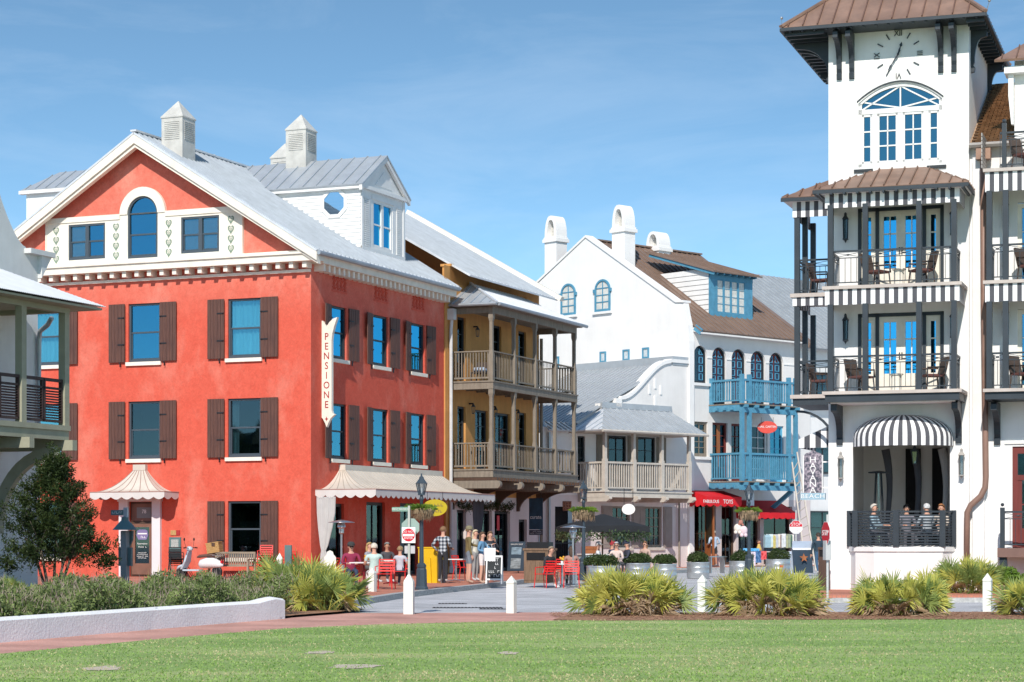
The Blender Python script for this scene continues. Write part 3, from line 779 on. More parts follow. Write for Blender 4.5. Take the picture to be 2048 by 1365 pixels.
# painted heart scrolls
def heart():
    mb = MB(); N = 22; out = []
    for k in range(N):
        t = 2*math.pi*k/N; out.append((.115*math.sin(t)**3*1.15, (.13*math.cos(t)-.05*math.cos(2*t)-.02*math.cos(3*t)-.01*math.cos(4*t))*1.15))
    inn = [(x*.6, z*.6+.014) for x, z in out]
    for k in range(N):
        j = (k+1) % N; mb.prism([out[k], out[j], inn[j], inn[k]], -.004, .0)
    for s in (-1, 1): mb.prism([(s*.01, -.07), (s*.03, .04), (s*.055, .055), (s*.065, .03), (s*.04, .05), (s*.02, -.06)], -.004, 0)
    mb.box(-.006, .006, -.004, 0, -.2, .08)
    return mb.mesh('heart_scroll', M['stencil'])
hm_ = heart()
for x in (-10.93, -8.24, -5.93, -3.27):
    for k in range(4): link('heart_scroll', hm_, pan, T_(x, -.004, 12.2+.36*k))
# main roof
L_ = 12.3
sl_ = math.hypot(1, SLOPE)
ewr = Vector((-1, 0, SLOPE)); ewl = Vector((1, 0, SLOPE))
half = 7.07+.62
roof(red, 'roof', (XC+half, -.72, APEX-SLOPE*half+.06), (0, 1, 0), ewr, [(0, 0), (L_+.4, 0), (L_+.4, half*sl_), (0, half*sl_)], .34, M['metal'], M['seamgrey'], single=False, rib=(.035, .05))
roof(red, 'roof', (XC-half, -.72, APEX-SLOPE*half+.06), (0, 1, 0), ewl, [(0, 0), (L_+.4, 0), (L_+.4, half*sl_), (0, half*sl_)], .34, M['metal'], M['seamgrey'], single=False, rib=(.035, .05))
mb = MB()
for s in (-1, 1):
    e = Vector((XC+s*(half-.02), 0, APEX-SLOPE*(half-.02))); a = Vector((XC, 0, APEX))
    mb.prism([(e.x, e.z-.34), (e.x, e.z-.02), (a.x, a.z-.02), (a.x, a.z-.36)], -.70, -.63)
    mb.prism([(e.x, e.z-.44), (e.x, e.z-.06), (a.x, a.z-.06), (a.x, a.z-.5)], -.62, -.40)
mb.build('rake_boards', M['cream'], red)
mb = MB(); mb.bar((XC, -.74, APEX+.1), (XC, L_-.3, APEX+.1), .26, .07); mb.build('ridge_cap', M['metal'], red)
mb = MB(); mb.path([(.66, -.66, 11.80), (.66, 11.6, 11.80)], .085, 8); mb.build('gutter', M['gutter'], red)
# dormer facing the street
dm = MB(); DX, D0, D1, DE, DR = -.8, 5.57, 9.42, 15.30, 16.72
zb = lambda x: APEX-SLOPE*(x-XC)
dc = (D0+D1)/2
hol = [(D0+1.05, D1-1.05, 12.95, 14.85)]
fac = Matrix.Translation((DX, 0, 0)) @ SIDE
wall(red, fac, D0, D1, 12.6, 15.3, hol, M['siding'], 'dormer_front', reveal=.1)
for k in range(2):
    w_ = (hol[0][1]-hol[0][0])/2; a = hol[0][0]+k*w_
    window(red, fac, a, a+w_, 12.95, 14.85, fm='siding', gm='glasssky', inset=.05, fw=.1)
mb = MB(); mb.M = fac
for s, x in ((0, D0+.28), (1, D1-.72)):
    for k in range(24): mb.box(x, x+.44, -.035, .0, 12.95+k*.08, 12.95+k*.08+.055)
mb.box(D0+.0, D0+.16, -.05, 0, 12.7, 15.3); mb.box(D1-.16, D1, -.05, 0, 12.7, 15.3); mb.box(D0, D1, -.06, 0, 12.62, 12.92); mb.box(D0+.9, D1-.9, -.04, 0, 14.87, 15.02)
mb.build('dormer_trim', M['siding'], red)
mb = MB(); xe = XC+(APEX-15.35)/SLOPE
for s, yy in ((-1, D0), (1, D1)):
    nb = 18
    for k in range(nb):   # clapboards, each lapped over the one below
        za, zb_ = 12.72+(15.3-12.72)*k/nb, 12.72+(15.3-12.72)*(k+1)/nb
        xa = XC+(APEX-za)/SLOPE-.1
        mb.add([(DX, yy+s*.03, za), (xa-.1, yy+s*.03, za), (xa-.35, yy+s*.005, zb_+.01), (DX, yy+s*.005, zb_+.01), (DX, yy, za), (xa-.1, yy, za)], [(0,1,2,3), (0,4,5,1)])
mb.build('dormer_clapboards', M['siding'], red)
oc = Matrix.Translation((-1.95, D0, 14.62))
mb = MB(); mb.M = oc @ Matrix.Rotation(R_(90), 4, 'X'); mb.lathe([(.62, .0), (.62, .06), (.47, .07), (.47, .0)], 8, a0=math.pi/8)
o8 = mb.build('octagon_window', M['siding'], red)
mb = MB(); mb.M = oc @ Matrix.Rotation(R_(90), 4, 'X'); mb.lathe([(.46, .02), (.46, .05)], 8, a0=math.pi/8); mb.build('pane', glassmat('octagon_glass', (.55, .68, .76), .9), o8)
DS = (DR-15.28)/(dc-(D0-.28))
for s in (-1, 1):
    ye = dc + s*(dc-D0+.28)
    ln = 6.6
    roof(red, 'dormer_roof', (DX+.2, ye, 15.28), (-1, 0, 0), (0, -s, DS), [(0, 0), (xe*-1-.9+.3, 0), (ln, math.hypot(1, DS)*abs(ye-dc)), (0, math.hypot(1, DS)*abs(ye-dc))], .58, M['metalgrey'], M['seamgrey'], rib=(.035, .05))
mb = MB()
for s in (-1, 1):
    ye = dc + s*(dc-D0+.25)
    mb.add([(DX+.17, ye, 15.24), (DX+.17, ye, 15.04), (DX+.17, dc, DR-.26), (DX+.17, dc, DR-.04), (DX+.05, ye, 15.24), (DX+.05, ye, 15.04), (DX+.05, dc, DR-.26), (DX+.05, dc, DR-.04)], [(0,1,2,3), (7,6,5,4), (1,5,6,2), (0,3,7,4), (0,4,5,1)])
mb.box(DX, DX+.14, D0-.2, D1+.2, 15.16, 15.30)
mb.box(DX-4.6, DX+.1, D0-.22, D0, 15.12, 15.27)
mb.M = fac; mb.prism([(D0+.1, 15.3), (D1-.1, 15.3), (dc, DR-.18)], -.02, .06); mb.prism([(dc-.75, 15.45), (dc+.75, 15.45), (dc, 16.05)], -.04, -.02)
mb.build('dormer_pediment', M['siding'], red)
# west dormer roof seen beyond the ridge
roof(red, 'dormer_roof', (-17.0, 6.0, 16.15), (1, 0, 0), (0, 1, .62), [(0, 0), (3.4, 0), (3.4, 1.8), (0.9, 1.8)], .5, M['metalgrey'], M['seamgrey'])
MB().box(-16.8, -13.4, 6.15, 8.6, 14.2, 16.1).build('dormer_cheek', M['siding'], red)
MB().box(-17.05, -13.4, 5.95, 6.2, 15.98, 16.12).build('dormer_fascia', M['siding'], red)
# louvred roof vents
def vent(x, y, z, s=1.0):
    mb = MB(); w = .48*s
    mb.lathe([(w*1.414, -.6), (w*1.414, 1.25*s)], 4, a0=math.pi/4)
    mb.lathe([(w*1.50, 1.25*s), (w*1.50, 1.30*s), (.02, 1.98*s)], 4, a0=math.pi/4)
    o = mb.build('roof_vent', M['concrete'], red, T_(x, y, z))
    mb = MB()
    for k in range(10):
        zz = (.42+k*.075)*s
        for t in (0, 1, 2, 3):
            mb.M = Matrix.Rotation(math.pi/2*t, 4, 'Z') @ T_(0, -w, zz) @ Matrix.Rotation(R_(35), 4, 'X')
            mb.box(-w*.7, w*.7, -.028, .02, -.008, .008)
    tag(mb.build('louvres', M['concrete'], o), kind='stuff')
    mb = MB()
    for t in range(4):
        mb.M = Matrix.Rotation(math.pi/2*t, 4, 'Z'); mb.box(-w*.72, w*.72, -w-.004, -w+.01, .38*s, 1.16*s)
    mb.build('louvre_opening', M['concrete'], o)
vent(-6.1, .85, 16.15, .95); vent(-4.47, 7.5, 16.75, .95); vent(-7.3, 11.3, 16.45, .95); vent(-9.4, 9.0, 16.05, .8)
# entrance
mb = MB(); mb.box(-8.11, -7.72, -.12, .02, .0, 3.2); mb.box(-6.66, -6.30, -.12, .02, 0, 3.2); mb.box(-8.16, -6.25, -.16, .02, 2.94, 3.22)
mb.build('door_surround', mat('lilac_white_trim', (.70, .66, .68), .7, var=.05), red)
dr = B(-7.72, -6.66, .10, .15, .12, 2.93).build('door', M['darkwood'], red)
mb = MB(); mb.box(-7.66, -6.72, .06, .10, 2.22, 2.86); mb.box(-7.64, -7.5, .05, .10, .2, 2.1); mb.box(-6.88, -6.74, .05, .10, .2, 2.1); mb.box(-7.5, -6.88, .05, .10, .2, .62); mb.box(-7.5, -6.88, .05, .10, 1.98, 2.1)
mb.build('door_stiles', mat('door_brown', (.2, .1, .07), .5, var=.2), dr)
B(-7.50, -6.88, .075, .09, .62, 1.98).build('pane', M['glassdk'], dr)
B(-7.42, -6.8, .045, .058, 2.32, 2.72).build('transom_panel', mat('grey_transom', (.2, .2, .2), .6), dr)
text(dr, '78', .2, T_(-7.1, .04, 2.56), M['signwhite'])
mb = MB(); mb.prism([(-.26, 0), (-.22, .17), (-.12, .21), (.12, .21), (.22, .17), (.26, 0), (.18, -.17), (-.18, -.17)], 0, .006); em = mb.build('emblem', mat('violet_decal', (.20, .17, .34), .6), dr, T_(-7.19, .066, 1.68))
scribble(em, T_(0, -.002, -.07), .32, .13, 1, M['signwhite'], 2); B(-.2, .2, -.004, 0, .03, .08).build('emblem_band', M['signwhite'], em)
text(dr, 'Reservations', .085, T_(-7.19, .07, 1.36), M['signwhite']); scribble(dr, T_(-7.19, .07, 1.24), .44, .09, 1, M['signwhite'], 3)
scribble(dr, T_(-7.19, .07, .92), .48, .26, 4, M['signwhite'], 4)
mb = MB(); mb.box(-5.95, -5.45, -.05, 0, 1.05, 1.6); pb = mb.build('notice_board', M['verdi'], red); B(-5.86, -5.54, -.058, -.05, 1.2, 1.52).build('notice_sheet', mat('plan_paper', (.5, .52, .5), .7, vs=30, c2=(.25, .27, .26)), pb)
B(-5.9, -5.66, -.03, 0, 1.68, 1.86).build('plaque', M['wicker'], red); B(-5.655, -5.5, -.031, 0, 1.68, 1.86).build('plaque', M['letterred'], red)
B(-8.1, -7.25, -.3, -.26, 3.0, 3.12).build('door_sign', M['signwhite'], red); scribble(red, T_(-7.6, -.305, 3.06), .5, .09, 1, M['letterred'], 5)
def pagoda(par, M0, w0, w1, d0, d1, z0, z1, drop, nf, ns, seams, name='awning', shift=0.0):
    """swept canvas awning: narrow at the wall top, flared to a scalloped valance (local: x along wall, -y outwards)"""
    N = 10; mb = MB(); mb.M = M0; rows = []
    prof = [(i/N, (1-(1-i/N)**2.1)) for i in range(N+1)]
    for t, f in prof:
        w = w0+(w1-w0)*t; d = d0+(d1-d0)*t; z = z1-(z1-z0)*f; c = shift*(1-t)
        rows.append([(-w+c, 0, z), (-w+c, -d, z), (w+c, -d, z), (w+c, 0, z)])
    vs = [p for r in rows for p in r]; fs = []
    for i in range(N):
        for j in range(3): fs.append((i*4+j, i*4+j+1, (i+1)*4+j+1, (i+1)*4+j))
    mb.add(vs, fs)
    o = mb.build(name, M['awning'], par, recalc=True, smooth=True, angle=30)
    mb = MB(); mb.M = M0
    scallop_strip(mb, (-w1, 0, z0), (-w1, -d1, z0), drop, ns); scallop_strip(mb, (-w1, -d1, z0), (w1, -d1, z0), drop, nf); scallop_strip(mb, (w1, -d1, z0), (w1, 0, z0), drop, ns)
    mb.build('valance', M['awnedge'], o)
    mb = MB(); mb.M = M0; mb.path([(-w1, 0, z0+.01), (-w1, -d1, z0+.01), (w1, -d1, z0+.01), (w1, 0, z0+.01)], .018, 4); mb.build('piping', M['rededge'], o)
    def rib(pts): mb = MB(); mb.M = M0; mb.path(pts, .013, 4); mb.build('seam', M['rededge'] if seams < 12 else M['seamawn'], o)
    for k in range(seams+1):
        s = -1+2*k/seams
        rib([((w0+(w1-w0)*t)*s+shift*(1-t), -(d0+(d1-d0)*t)-.002, z1-(z1-z0)*f+.004) for t, f in prof])
    for s in (-1, 1):
        for k in range(1, ns): rib([((w0+(w1-w0)*t)*s+shift*(1-t), -(d0+(d1-d0)*t)*k/ns, z1-(z1-z0)*f+.004) for t, f in prof])
    mb = MB(); mb.M = M0; mb.box(-w0-.02+shift, w0+.02+shift, -d0-.02, 0, z1-.01, z1+.2); mb.build('neck', M['awning'], o)
    return o
M['seamawn'] = mat('canvas_seam', (.42, .37, .31), .85)
pagoda(red, T_(-7.18, 0, 0), .25, 1.62, .16, 1.0, 3.27, 4.12, .27, 7, 2, 6)
big = pagoda(red, SIDE @ T_(5.75, 0, 0), 4.3, 5.42, .25, 2.45, 3.32, 4.1, .30, 26, 6, 32, shift=.75)
# drapes of the terrace
def drape(M0, w, h, tie):
    mb = MB(); mb.M = M0; rows = []; N = 30
    for z, sc in ((h, 1), (h*.8, .95), (h*.62, .75), (tie+.18, .42), (tie, .24), (tie-.12, .34), (tie*.6, .5), (tie*.25, .52), (0, .55)):
        rows.append([(w*.5+(i/N-.5)*w*sc - w*.18*(1-sc), .05*math.sin(i*1.9)*(.4+sc*.6)+.02*math.sin(i*4.3), z) for i in range(N+1)])
    vs = [p for r in rows for p in r]; fs = []
    for i in range(len(rows)-1):
        for j in range(N): fs.append((i*(N+1)+j, i*(N+1)+j+1, (i+1)*(N+1)+j+1, (i+1)*(N+1)+j))
    mb.add(vs, fs); return mb
drape(T_(.05, .33, .12), .78, 2.95, 1.0).build('drape', M['drape'], red, smooth=True)
drape(SIDE @ T_(10.2, -1.9, .12), 1.0, 2.95, 1.2).build('drape', M['charcoal'], red, smooth=True)
# ================================================================ ochre building with two-tier balcony
OY = 11.57
och = thing('ochre_building', 'ochre stucco building with weathered two-tier timber balcony over pale ground floor', 'building', FR.w(0, OY), FR.a)
def oy(y): return y-OY
OL = 10.45
oh = [(oy(12.9), oy(13.75), 4.5, 7.1), (oy(14.75), oy(16.1), 4.5, 7.05), (oy(16.9), oy(18.55), 4.5, 7.05), (oy(19.62), oy(20.45), 4.5, 7.2), (oy(12.9), oy(13.75), 8.2, 10.85), (oy(16.72), oy(17.6), 8.2, 10.85), (oy(19.55), oy(20.45), 8.2, 10.85)]
wall(och, SIDE, 0, OL, 3.35, 12.85, oh, M['ochre'])
gh = [(oy(12.85), oy(13.8), .1, 2.75), (oy(14.8), oy(16.55), .1, 2.75), (oy(16.85), oy(18.6), .1, 2.75), (oy(19.6), oy(20.55), .1, 2.4)]
wall(och, SIDE, 0, OL, 0, 3.35, gh, M['mauve'], 'ground_floor_wall', .2)
mb = MB(); mb.M = SIDE
mb.box(-.02, .35, -.08, 0, 0, 3.3); mb.box(-.02, .42, -.06, 0, 3.35, 12.3)
mb.build('pilaster', M['ochre'], och)
for h in oh: window(och, SIDE, *h, fm='sashdk', gm='glassdk', cols=2 if h[1]-h[0] > 1.2 else 1, rows=4, dh=False, inset=.12, fw=.09)
for h in gh: window(och, SIDE, *h, fm='black', gm='glassdk', cols=2 if h[1]-h[0] > 1.2 else 1, rows=1, dh=False, inset=.16, fw=.12)
for y_ in (15.35, 17.5):
    mb = MB(); mb.M = SIDE; mb.box(oy(y_)-.13, oy(y_)+.13, .1, .12, 1.9, 2.55); mb.build('red_banner', M['signred'], och)
# upper parapet and roof
mb = MB(); mb.box(-.35, .0, oy(12.15), oy(20.4), 12.2, 12.86); mb.box(-.42, .06, oy(12.1), oy(20.5), 12.86, 12.96); mb.box(-.3, .04, oy(20.4), oy(21.7), 12.2, 12.45)
mb.build('parapet', M['ochre'], och)
osl = .57
roof(och, 'roof', (.9, oy(12.2), 16.8-osl*7.6), (0, 1, 0), (-1, 0, osl), [(0, 0), (9.9, 0), (9.9, 7.6*math.hypot(1, osl)), (0, 7.6*math.hypot(1, osl))], .36, M['metal'], M['seamgrey'], single=False)
mb = MB(); mb.bar((-6.7, oy(22.1), 16.92), (1.1, oy(22.1), 16.92-osl*7.8), .35, .22); mb.build('rake_coping', M['cream'], och)
MB().add([(-6.7, oy(22), 16.7), (-14, oy(22), 12.5), (-14, oy(22), 0), (0, oy(22), 0), (0, oy(22), 12.9)], [(0, 1, 2, 3, 4)]).build('rear_wall', M['ochre'], och)
roof(och, 'roof', (-14.3, oy(12.2), 16.8-osl*7.6), (0, 1, 0), (1, 0, osl), [(0, 0), (9.9, 0), (9.9, 7.6*math.hypot(1, osl)), (0, 7.6*math.hypot(1, osl))], .36, M['metal'], M['seamgrey'], single=False)
# balcony
PX = 1.83; PYS = [oy(y) for y in (12.26, 14.63, 17.0, 19.36, 21.72)]
for nm, z0, z1 in (('lower_floor', 4.08, 4.42), ('upper_floor', 7.72, 8.06)):
    mb = MB(); mb.box(0, PX+.16, PYS[0]-.16, PYS[-1]+.16, z1-.06, z1); 
    mb.box(PX-.06, PX+.12, PYS[0]-.12, PYS[-1]+.12, z0, z1-.06); mb.box(0, PX-.06, PYS[0]-.12, PYS[0]+.06, z0, z1-.06); mb.box(0, PX-.06, PYS[-1]-.06, PYS[-1]+.12, z0, z1-.06)
    for k in range(9): mb.box(0, PX-.06, PYS[0]+.5+k*1.05, PYS[0]+.58+k*1.05, z0+.06, z1-.06)
    mb.build(nm, M['taupe'], och)
def chamfer_post(z0, z1, w=.2):
    mb = MB(); mb.box(-w/2, w/2, -w/2, w/2, z0, z0+1.05); a = w/2*.8
    mb.lathe([(w*.707, z0+1.05), (a*1.2, z0+1.3), (a*1.2, z1-.35), (w*.707, z1-.2), (w*.707, z1)], 4, a0=math.pi/4); return mb.mesh('post', M['taupe'])
p1_, p2_ = chamfer_post(4.42, 7.72), chamfer_post(8.06, 10.84)
for y in PYS:
    link('post', p1_, och, T_(PX, y, 0)); link('post', p2_, och, T_(PX, y, 0))
for z in (4.42, 8.06):
    h = 1.1 if z < 5 else 1.25
    for a, b in zip(PYS, PYS[1:]): railing(och, (PX, a+.1, z), (PX, b-.1, z), h, M['taupe'], .165, .022)
    railing(och, (.03, PYS[0], z), (PX-.1, PYS[0], z), h, M['taupe'], .125)
    railing(och, (.03, PYS[-1], z), (PX-.1, PYS[-1], z), h, M['taupe'], .125)
mb = MB(); mb.box(PX-.1, PX+.1, PYS[0]-.1, PYS[-1]+.1, 10.84, 11.12); mb.box(0, PX-.1, PYS[0]-.1, PYS[0]+.08, 10.86, 11.1); mb.box(0, PX-.1, PYS[-1]-.08, PYS[-1]+.1, 10.86, 11.1)
mb.box(0, PX+.3, PYS[0]-.3, PYS[-1]+.3, 11.12, 11.16)
mb.build('roof_beam', M['taupe'], och)
ex, ez, tz = PX+.42, 11.22, 12.36; y0_, y1_ = PYS[0]-.42, PYS[-1]+.42; ty0, ty1 = oy(14.2), y1_-2.2
rs = math.hypot(1, (tz-ez)/ex); rl = ex*rs
roof(och, 'balcony_roof', (ex, y0_, ez), (0, 1, 0), (-1, 0, (tz-ez)/ex), [(0, 0), (y1_-y0_, 0), (ty1-y0_, rl), (ty0-y0_, rl)], .3, M['metal'], single=False)
hs_ = (tz-ez)/(ty0-y0_)
roof(och, 'balcony_roof', (0, y0_, ez), (1, 0, 0), (0, 1, hs_), [(0, 0), (ex, 0), (0, (ty0-y0_)*math.hypot(1, hs_))], .42, M['metalgrey'], M['seamgrey'])
roof(och, 'balcony_roof', (0, y1_, ez), (1, 0, 0), (0, -1, hs_), [(0, 0), (ex, 0), (0, (ty0-y0_)*math.hypot(1, hs_))], .42, M['metalgrey'], M['seamgrey'])
mb = MB(); mb.bar((ex, y0_, ez+.03), (0, ty0, tz+.05), .1, .06); mb.build('hip_cap', M['metal'], och)
mb = MB(); mb.path([(ex+.05, y0_+.1, ez-.04), (ex+.05, y1_, ez-.04)], .075, 8); mb.path([(.3, y0_-.05, ez-.04), (ex, y0_-.05, ez-.04)], .07, 8); mb.build('gutter', M['gutter'], och)
mb = MB(); mb.box(-.0, .34, oy(11.75), oy(12.05), 10.6, 11.05); mb.path([(.2, oy(11.9), 10.6), (.16, oy(11.9), 10.2), (.16, oy(11.9), .4)], .07, 8); mb.build('downpipe', mat('pale_downpipe', (.58, .58, .58), .5), och, smooth=True, angle=40)
mb = MB(); mb.path([(.12, oy(22.0), 10.7), (.12, oy(22.0), .3)], .08, 8); mb.build('downpipe', M['taupe'], och)
# outriggers under the balcony
def outrigger():
    mb = MB(); n = 10
    prof = [(-.1, 0), (-.1, .32)] + [(2.1+.16*math.sin(math.pi*k/n), .16+.16*math.cos(math.pi*k/n)) for k in range(n+1)]
    mb.M = Matrix.Identity(4); mb.prism(prof, -.12, .12); return mb.mesh('outrigger', M['taupe'])
om = outrigger()
for y in PYS: link('outrigger', om, och, T_(0, y+.02, 3.62))
for y in PYS[:4] + [PYS[4]]:
    mb = MB(); n = 8
    prof = [(0, 2.75), (.12, 2.75)] + [(.12+1.3*(1-math.cos(math.pi/2*k/n)), 2.75+.86*math.sin(math.pi/2*k/n)) for k in range(n+1)] + [(1.5, 3.62), (0, 3.62)]
    mb.prism(prof, -.07, .07); mb.build('knee_brace', M['darkwood'], och, T_(0, y+.02, 0))
mb = MB()
for k in range(30): mb.box(0, PX+.3, PYS[0]-.1+k*.325, PYS[0]+.0+k*.325, 3.95, 4.07)
tag(mb.build('joists', M['darkwood'], och), kind='stuff')
lm = lantern_mesh(.8)
for (y, z) in ((14.1, 7.3), (16.5, 7.3), (19.1, 7.3), (14.55, 10.6)):
    o = link('wall_lantern', lm, och, T_(.2, oy(y), z-.45)); B(-.2, 0, -.02, .02, .38, .44).build('arm', M['iron'], o)
# garland over the shop front
mb = MB(); rg = random.Random(5)
for i in range(1500):
    t = rg.random(); y = oy(12.6)+t*(oy(18.7)-oy(12.6)); sag = -.14*abs(math.sin(t*math.pi*3)); c = Vector((.14+rg.gauss(0, .06), y, 3.02+sag+rg.gauss(0, .08)))
    d = Vector((rg.gauss(0, 1), rg.gauss(0, 1), rg.gauss(0, 1))).normalized(); e = d.cross(Vector((.3, .5, .8))).normalized()
    mb.add([c, c+d*.13+e*.02, c+d*.13-e*.02], [(0, 1, 2)])
mb.build('garland', M['leafdark'], och, recalc=False)

# ================================================================ pale house at the left edge
FL = Frame(128, 49, -22.75)
lh = thing('porch_house', 'grey white house at left edge with olive timber porch and corrugated roof', 'house', FL.w(0, 0), FL.a)
wx = -1.8
mb = MB(); prof = [(-9, 0), (1.5, 0), (1.5, 8.42), (1.75, 8.42), (1.75, 8.54), (1.05, 8.54)]
prof += [(1.0-.95*t, 8.6+1.0*(t**1.6)) for t in [k/10 for k in range(11)]] + [(-.6, 10.9), (-1.6, 11.6), (-9, 11.6)]
mb.M = T_(wx, 0, 0) @ SIDE; mb.prism(prof, 0, 5.0); mb.build('wall', M['greystucco'], lh)
mb = MB(); mb.M = T_(wx, 0, 0) @ SIDE; mb.prism([(.95, 8.44), (1.95, 8.44), (1.95, 8.56), (.95, 8.56)], -.2, 5.1); mb.prism([(1.5, 8.44), (1.9, 8.44), (1.5, 7.9)], -.12, .3); mb.build('kneeler', M['greystucco'], lh)
PL = [-6.7, -5.0, -3.35, -1.67, 0]
mb = MB(); mb.box(wx, .12, -8, .1, 4.08, 4.2); mb.box(-.12, .08, -8, .08, 3.86, 4.08); mb.box(wx, -.12, -.1, .08, 3.86, 4.06)
for y in PL: mb.box(wx, .3, y-.09, y+.09, 3.62, 3.86)
mb.build('porch_floor', M['olive'], lh)
for y in PL: MB().box(-.09, .09, y-.09, y+.09, 4.2, 7.0).build('post', M['olive'], lh)
mb = MB(); mb.box(-.1, .1, -8, .1, 6.82, 7.04); mb.box(wx, -.1, -.1, .08, 6.84, 7.02); mb.build('beam', M['olive'], lh)
# corrugated roof, hipped at the far end
def corr(P0, es, ew, poly, m, name):
    P0, es, ew = Vector(P0), Vector(es).normalized(), Vector(ew).normalized(); n = es.cross(ew).normalized(); n = n if n.z > 0 else -n
    mb = MB(); smin, smax = min(p[0] for p in poly), max(p[0] for p in poly); st = .035; k = 0; prev = None
    s = smin
    while s <= smax:
        ws = []
        for i in range(len(poly)):
            (a, b), (c, d) = poly[i], poly[(i+1) % len(poly)]
            if (a-s)*(c-s) <= 0 and a != c: ws.append(b+(d-b)*(s-a)/(c-a))
        if len(ws) >= 2:
            dd = .02 if k % 2 else 0
            cur = (P0+es*s+ew*min(ws)+n*dd, P0+es*s+ew*max(ws)+n*dd)
            if prev: mb.add([prev[0], cur[0], cur[1], prev[1]], [(0, 1, 2, 3)])
            prev = cur
        s += st; k += 1
    return mb.build(name, m, lh, recalc=False)
exl = .62; rsl = .45; wd = exl-wx
M['corr'] = mat('corrugated_roof', (.66, .68, .70), .45, metal=.2, var=.06)
corr((exl, -8, 7.02), (0, 1, 0), (-1, 0, rsl), [(0, 0), (8.8, 0), (8.8-wd, wd*math.hypot(1, rsl)), (0, wd*math.hypot(1, rsl))], M['corr'], 'porch_roof')
corr((wx, .8, 7.02), (1, 0, 0), (0, -1, rsl), [(0, 0), (wd, 0), (0, wd*math.hypot(1, rsl))], M['corr'], 'porch_roof')
mb = MB(); mb.box(wx, exl-.05, -8, .72, 6.94, 6.99); mb.build('soffit', M['olive'], lh)
def louvre(y0, y1):
    mb = MB(); mb.box(-.04, .04, y0, y1, 5.2, 5.27); mb.box(-.035, .035, y0, y0+.05, 4.28, 5.2); mb.box(-.035, .035, y1-.05, y1, 4.28, 5.2); mb.box(-.035, .035, y0, y1, 4.26, 4.32); mb.box(-.035, .035, y0, y1, 5.02, 5.07)
    o = mb.build('railing', M['louvre'], lh); mb = MB()
    for k in range(11):
        mb.M = T_(0, 0, 4.36+k*.061) @ Matrix.Rotation(R_(30), 4, 'Y'); mb.box(-.035, .035, y0+.05, y1-.05, -.006, .006)
    tag(mb.build('louvres', M['louvre'], o), kind='stuff')
for a, b in zip(PL, PL[1:]):
    m_ = (a+b)/2; louvre(a+.1, m_-.02); louvre(m_+.02, b-.1)
for y in (-.3, -3.4, -6.7):
    n = 10; prof = []
    for k in range(n+1): t = k/n*math.pi/2; prof.append((wx+1.75*(1-math.cos(t)), 1.7+2.0*math.sin(t)))
    inn = [(x+.26*math.cos(k/n*1.2), z-.22*math.sin(k/n*1.4)-.02) for k, (x, z) in enumerate(prof)]
    mb = MB()
    for k in range(n): mb.prism([prof[k], prof[k+1], inn[k+1], inn[k]], -.09, .09)
    mb.build('curved_brace', M['olive'], lh, T_(0, y, 0))
mb = MB(); mb.path([(wx+.75, 1.0, 6.85), (wx+.5, 1.2, 6.72), (wx+.12, 1.42, 6.6), (wx+.08, 1.44, 6.4), (wx+.08, 1.44, .2)], .06, 8); mb.build('downpipe', M['gutter'], lh, smooth=True)

# ================================================================ low house with scrolled gable
mh = thing('scroll_gable_house', 'low pale house with scrolled parapet, grey metal roof and cream balcony', 'house', FW.w(0, -10.4), FW.a)
def my(y): return y+10.4
ml = 10.35
mw = [(my(-8.1), my(-7.6), 4.3, 6.4), (my(-6.0), my(-4.75), 3.95, 6.5), (my(-3.95), my(-2.7), 3.95, 6.5)]
wall(mh, SIDE, 0, ml, 3.6, 6.75, mw, M['white2'])
mg = [(my(-9.6), my(-8.25), .1, 3.05), (my(-5.75), my(-4.5), 1.1, 3.1), (my(-3.45), my(-2.25), 1.1, 3.1)]
wall(mh, SIDE, 0, ml, 0, 3.6, mg, M['mauve'], 'ground_floor_wall', .2)
for h in mw: window(mh, SIDE, *h, fm='sashdk', gm='glassdk', cols=2, rows=4, dh=False, inset=.1, fw=.07, mun=.03)
for h in mg[1:]: window(mh, SIDE, *h, fm='taupe', gm='glassdk', cols=3, rows=4, dh=False, inset=.1, fw=.1, sill=.15, sillm='taupelt', mun=.035)
for (a, b) in ((my(-6.85), my(-6.05)), (my(-4.7), my(-4.0)), (my(-2.65), my(-2.0))):
    mb = MB(); mb.M = SIDE
    mb.box(a, b, -.06, 0, 3.95, 6.5)
    for k in range(30): mb.box(a+.06, b-.06, -.075, -.059, 4.05+k*.08, 4.05+k*.08+.05)
    mb.build('louvred_shutter', M['taupe'], mh)
for (a, b) in ((-6.5, -5.8), (-4.42, -3.95), (-3.95, -3.5), (-2.15, -1.55)):
    mb = MB(); mb.M = SIDE; mb.box(my(a), my(b), -.06, 0, 1.1, 3.1); mb.box(my(a)+.08, my(b)-.08, -.075, -.06, 1.25, 1.95); mb.box(my(a)+.08, my(b)-.08, -.075, -.06, 2.1, 2.95)
    mb.build('shutter', mat('taupe_shutter', (.28, .235, .21), .7), mh)
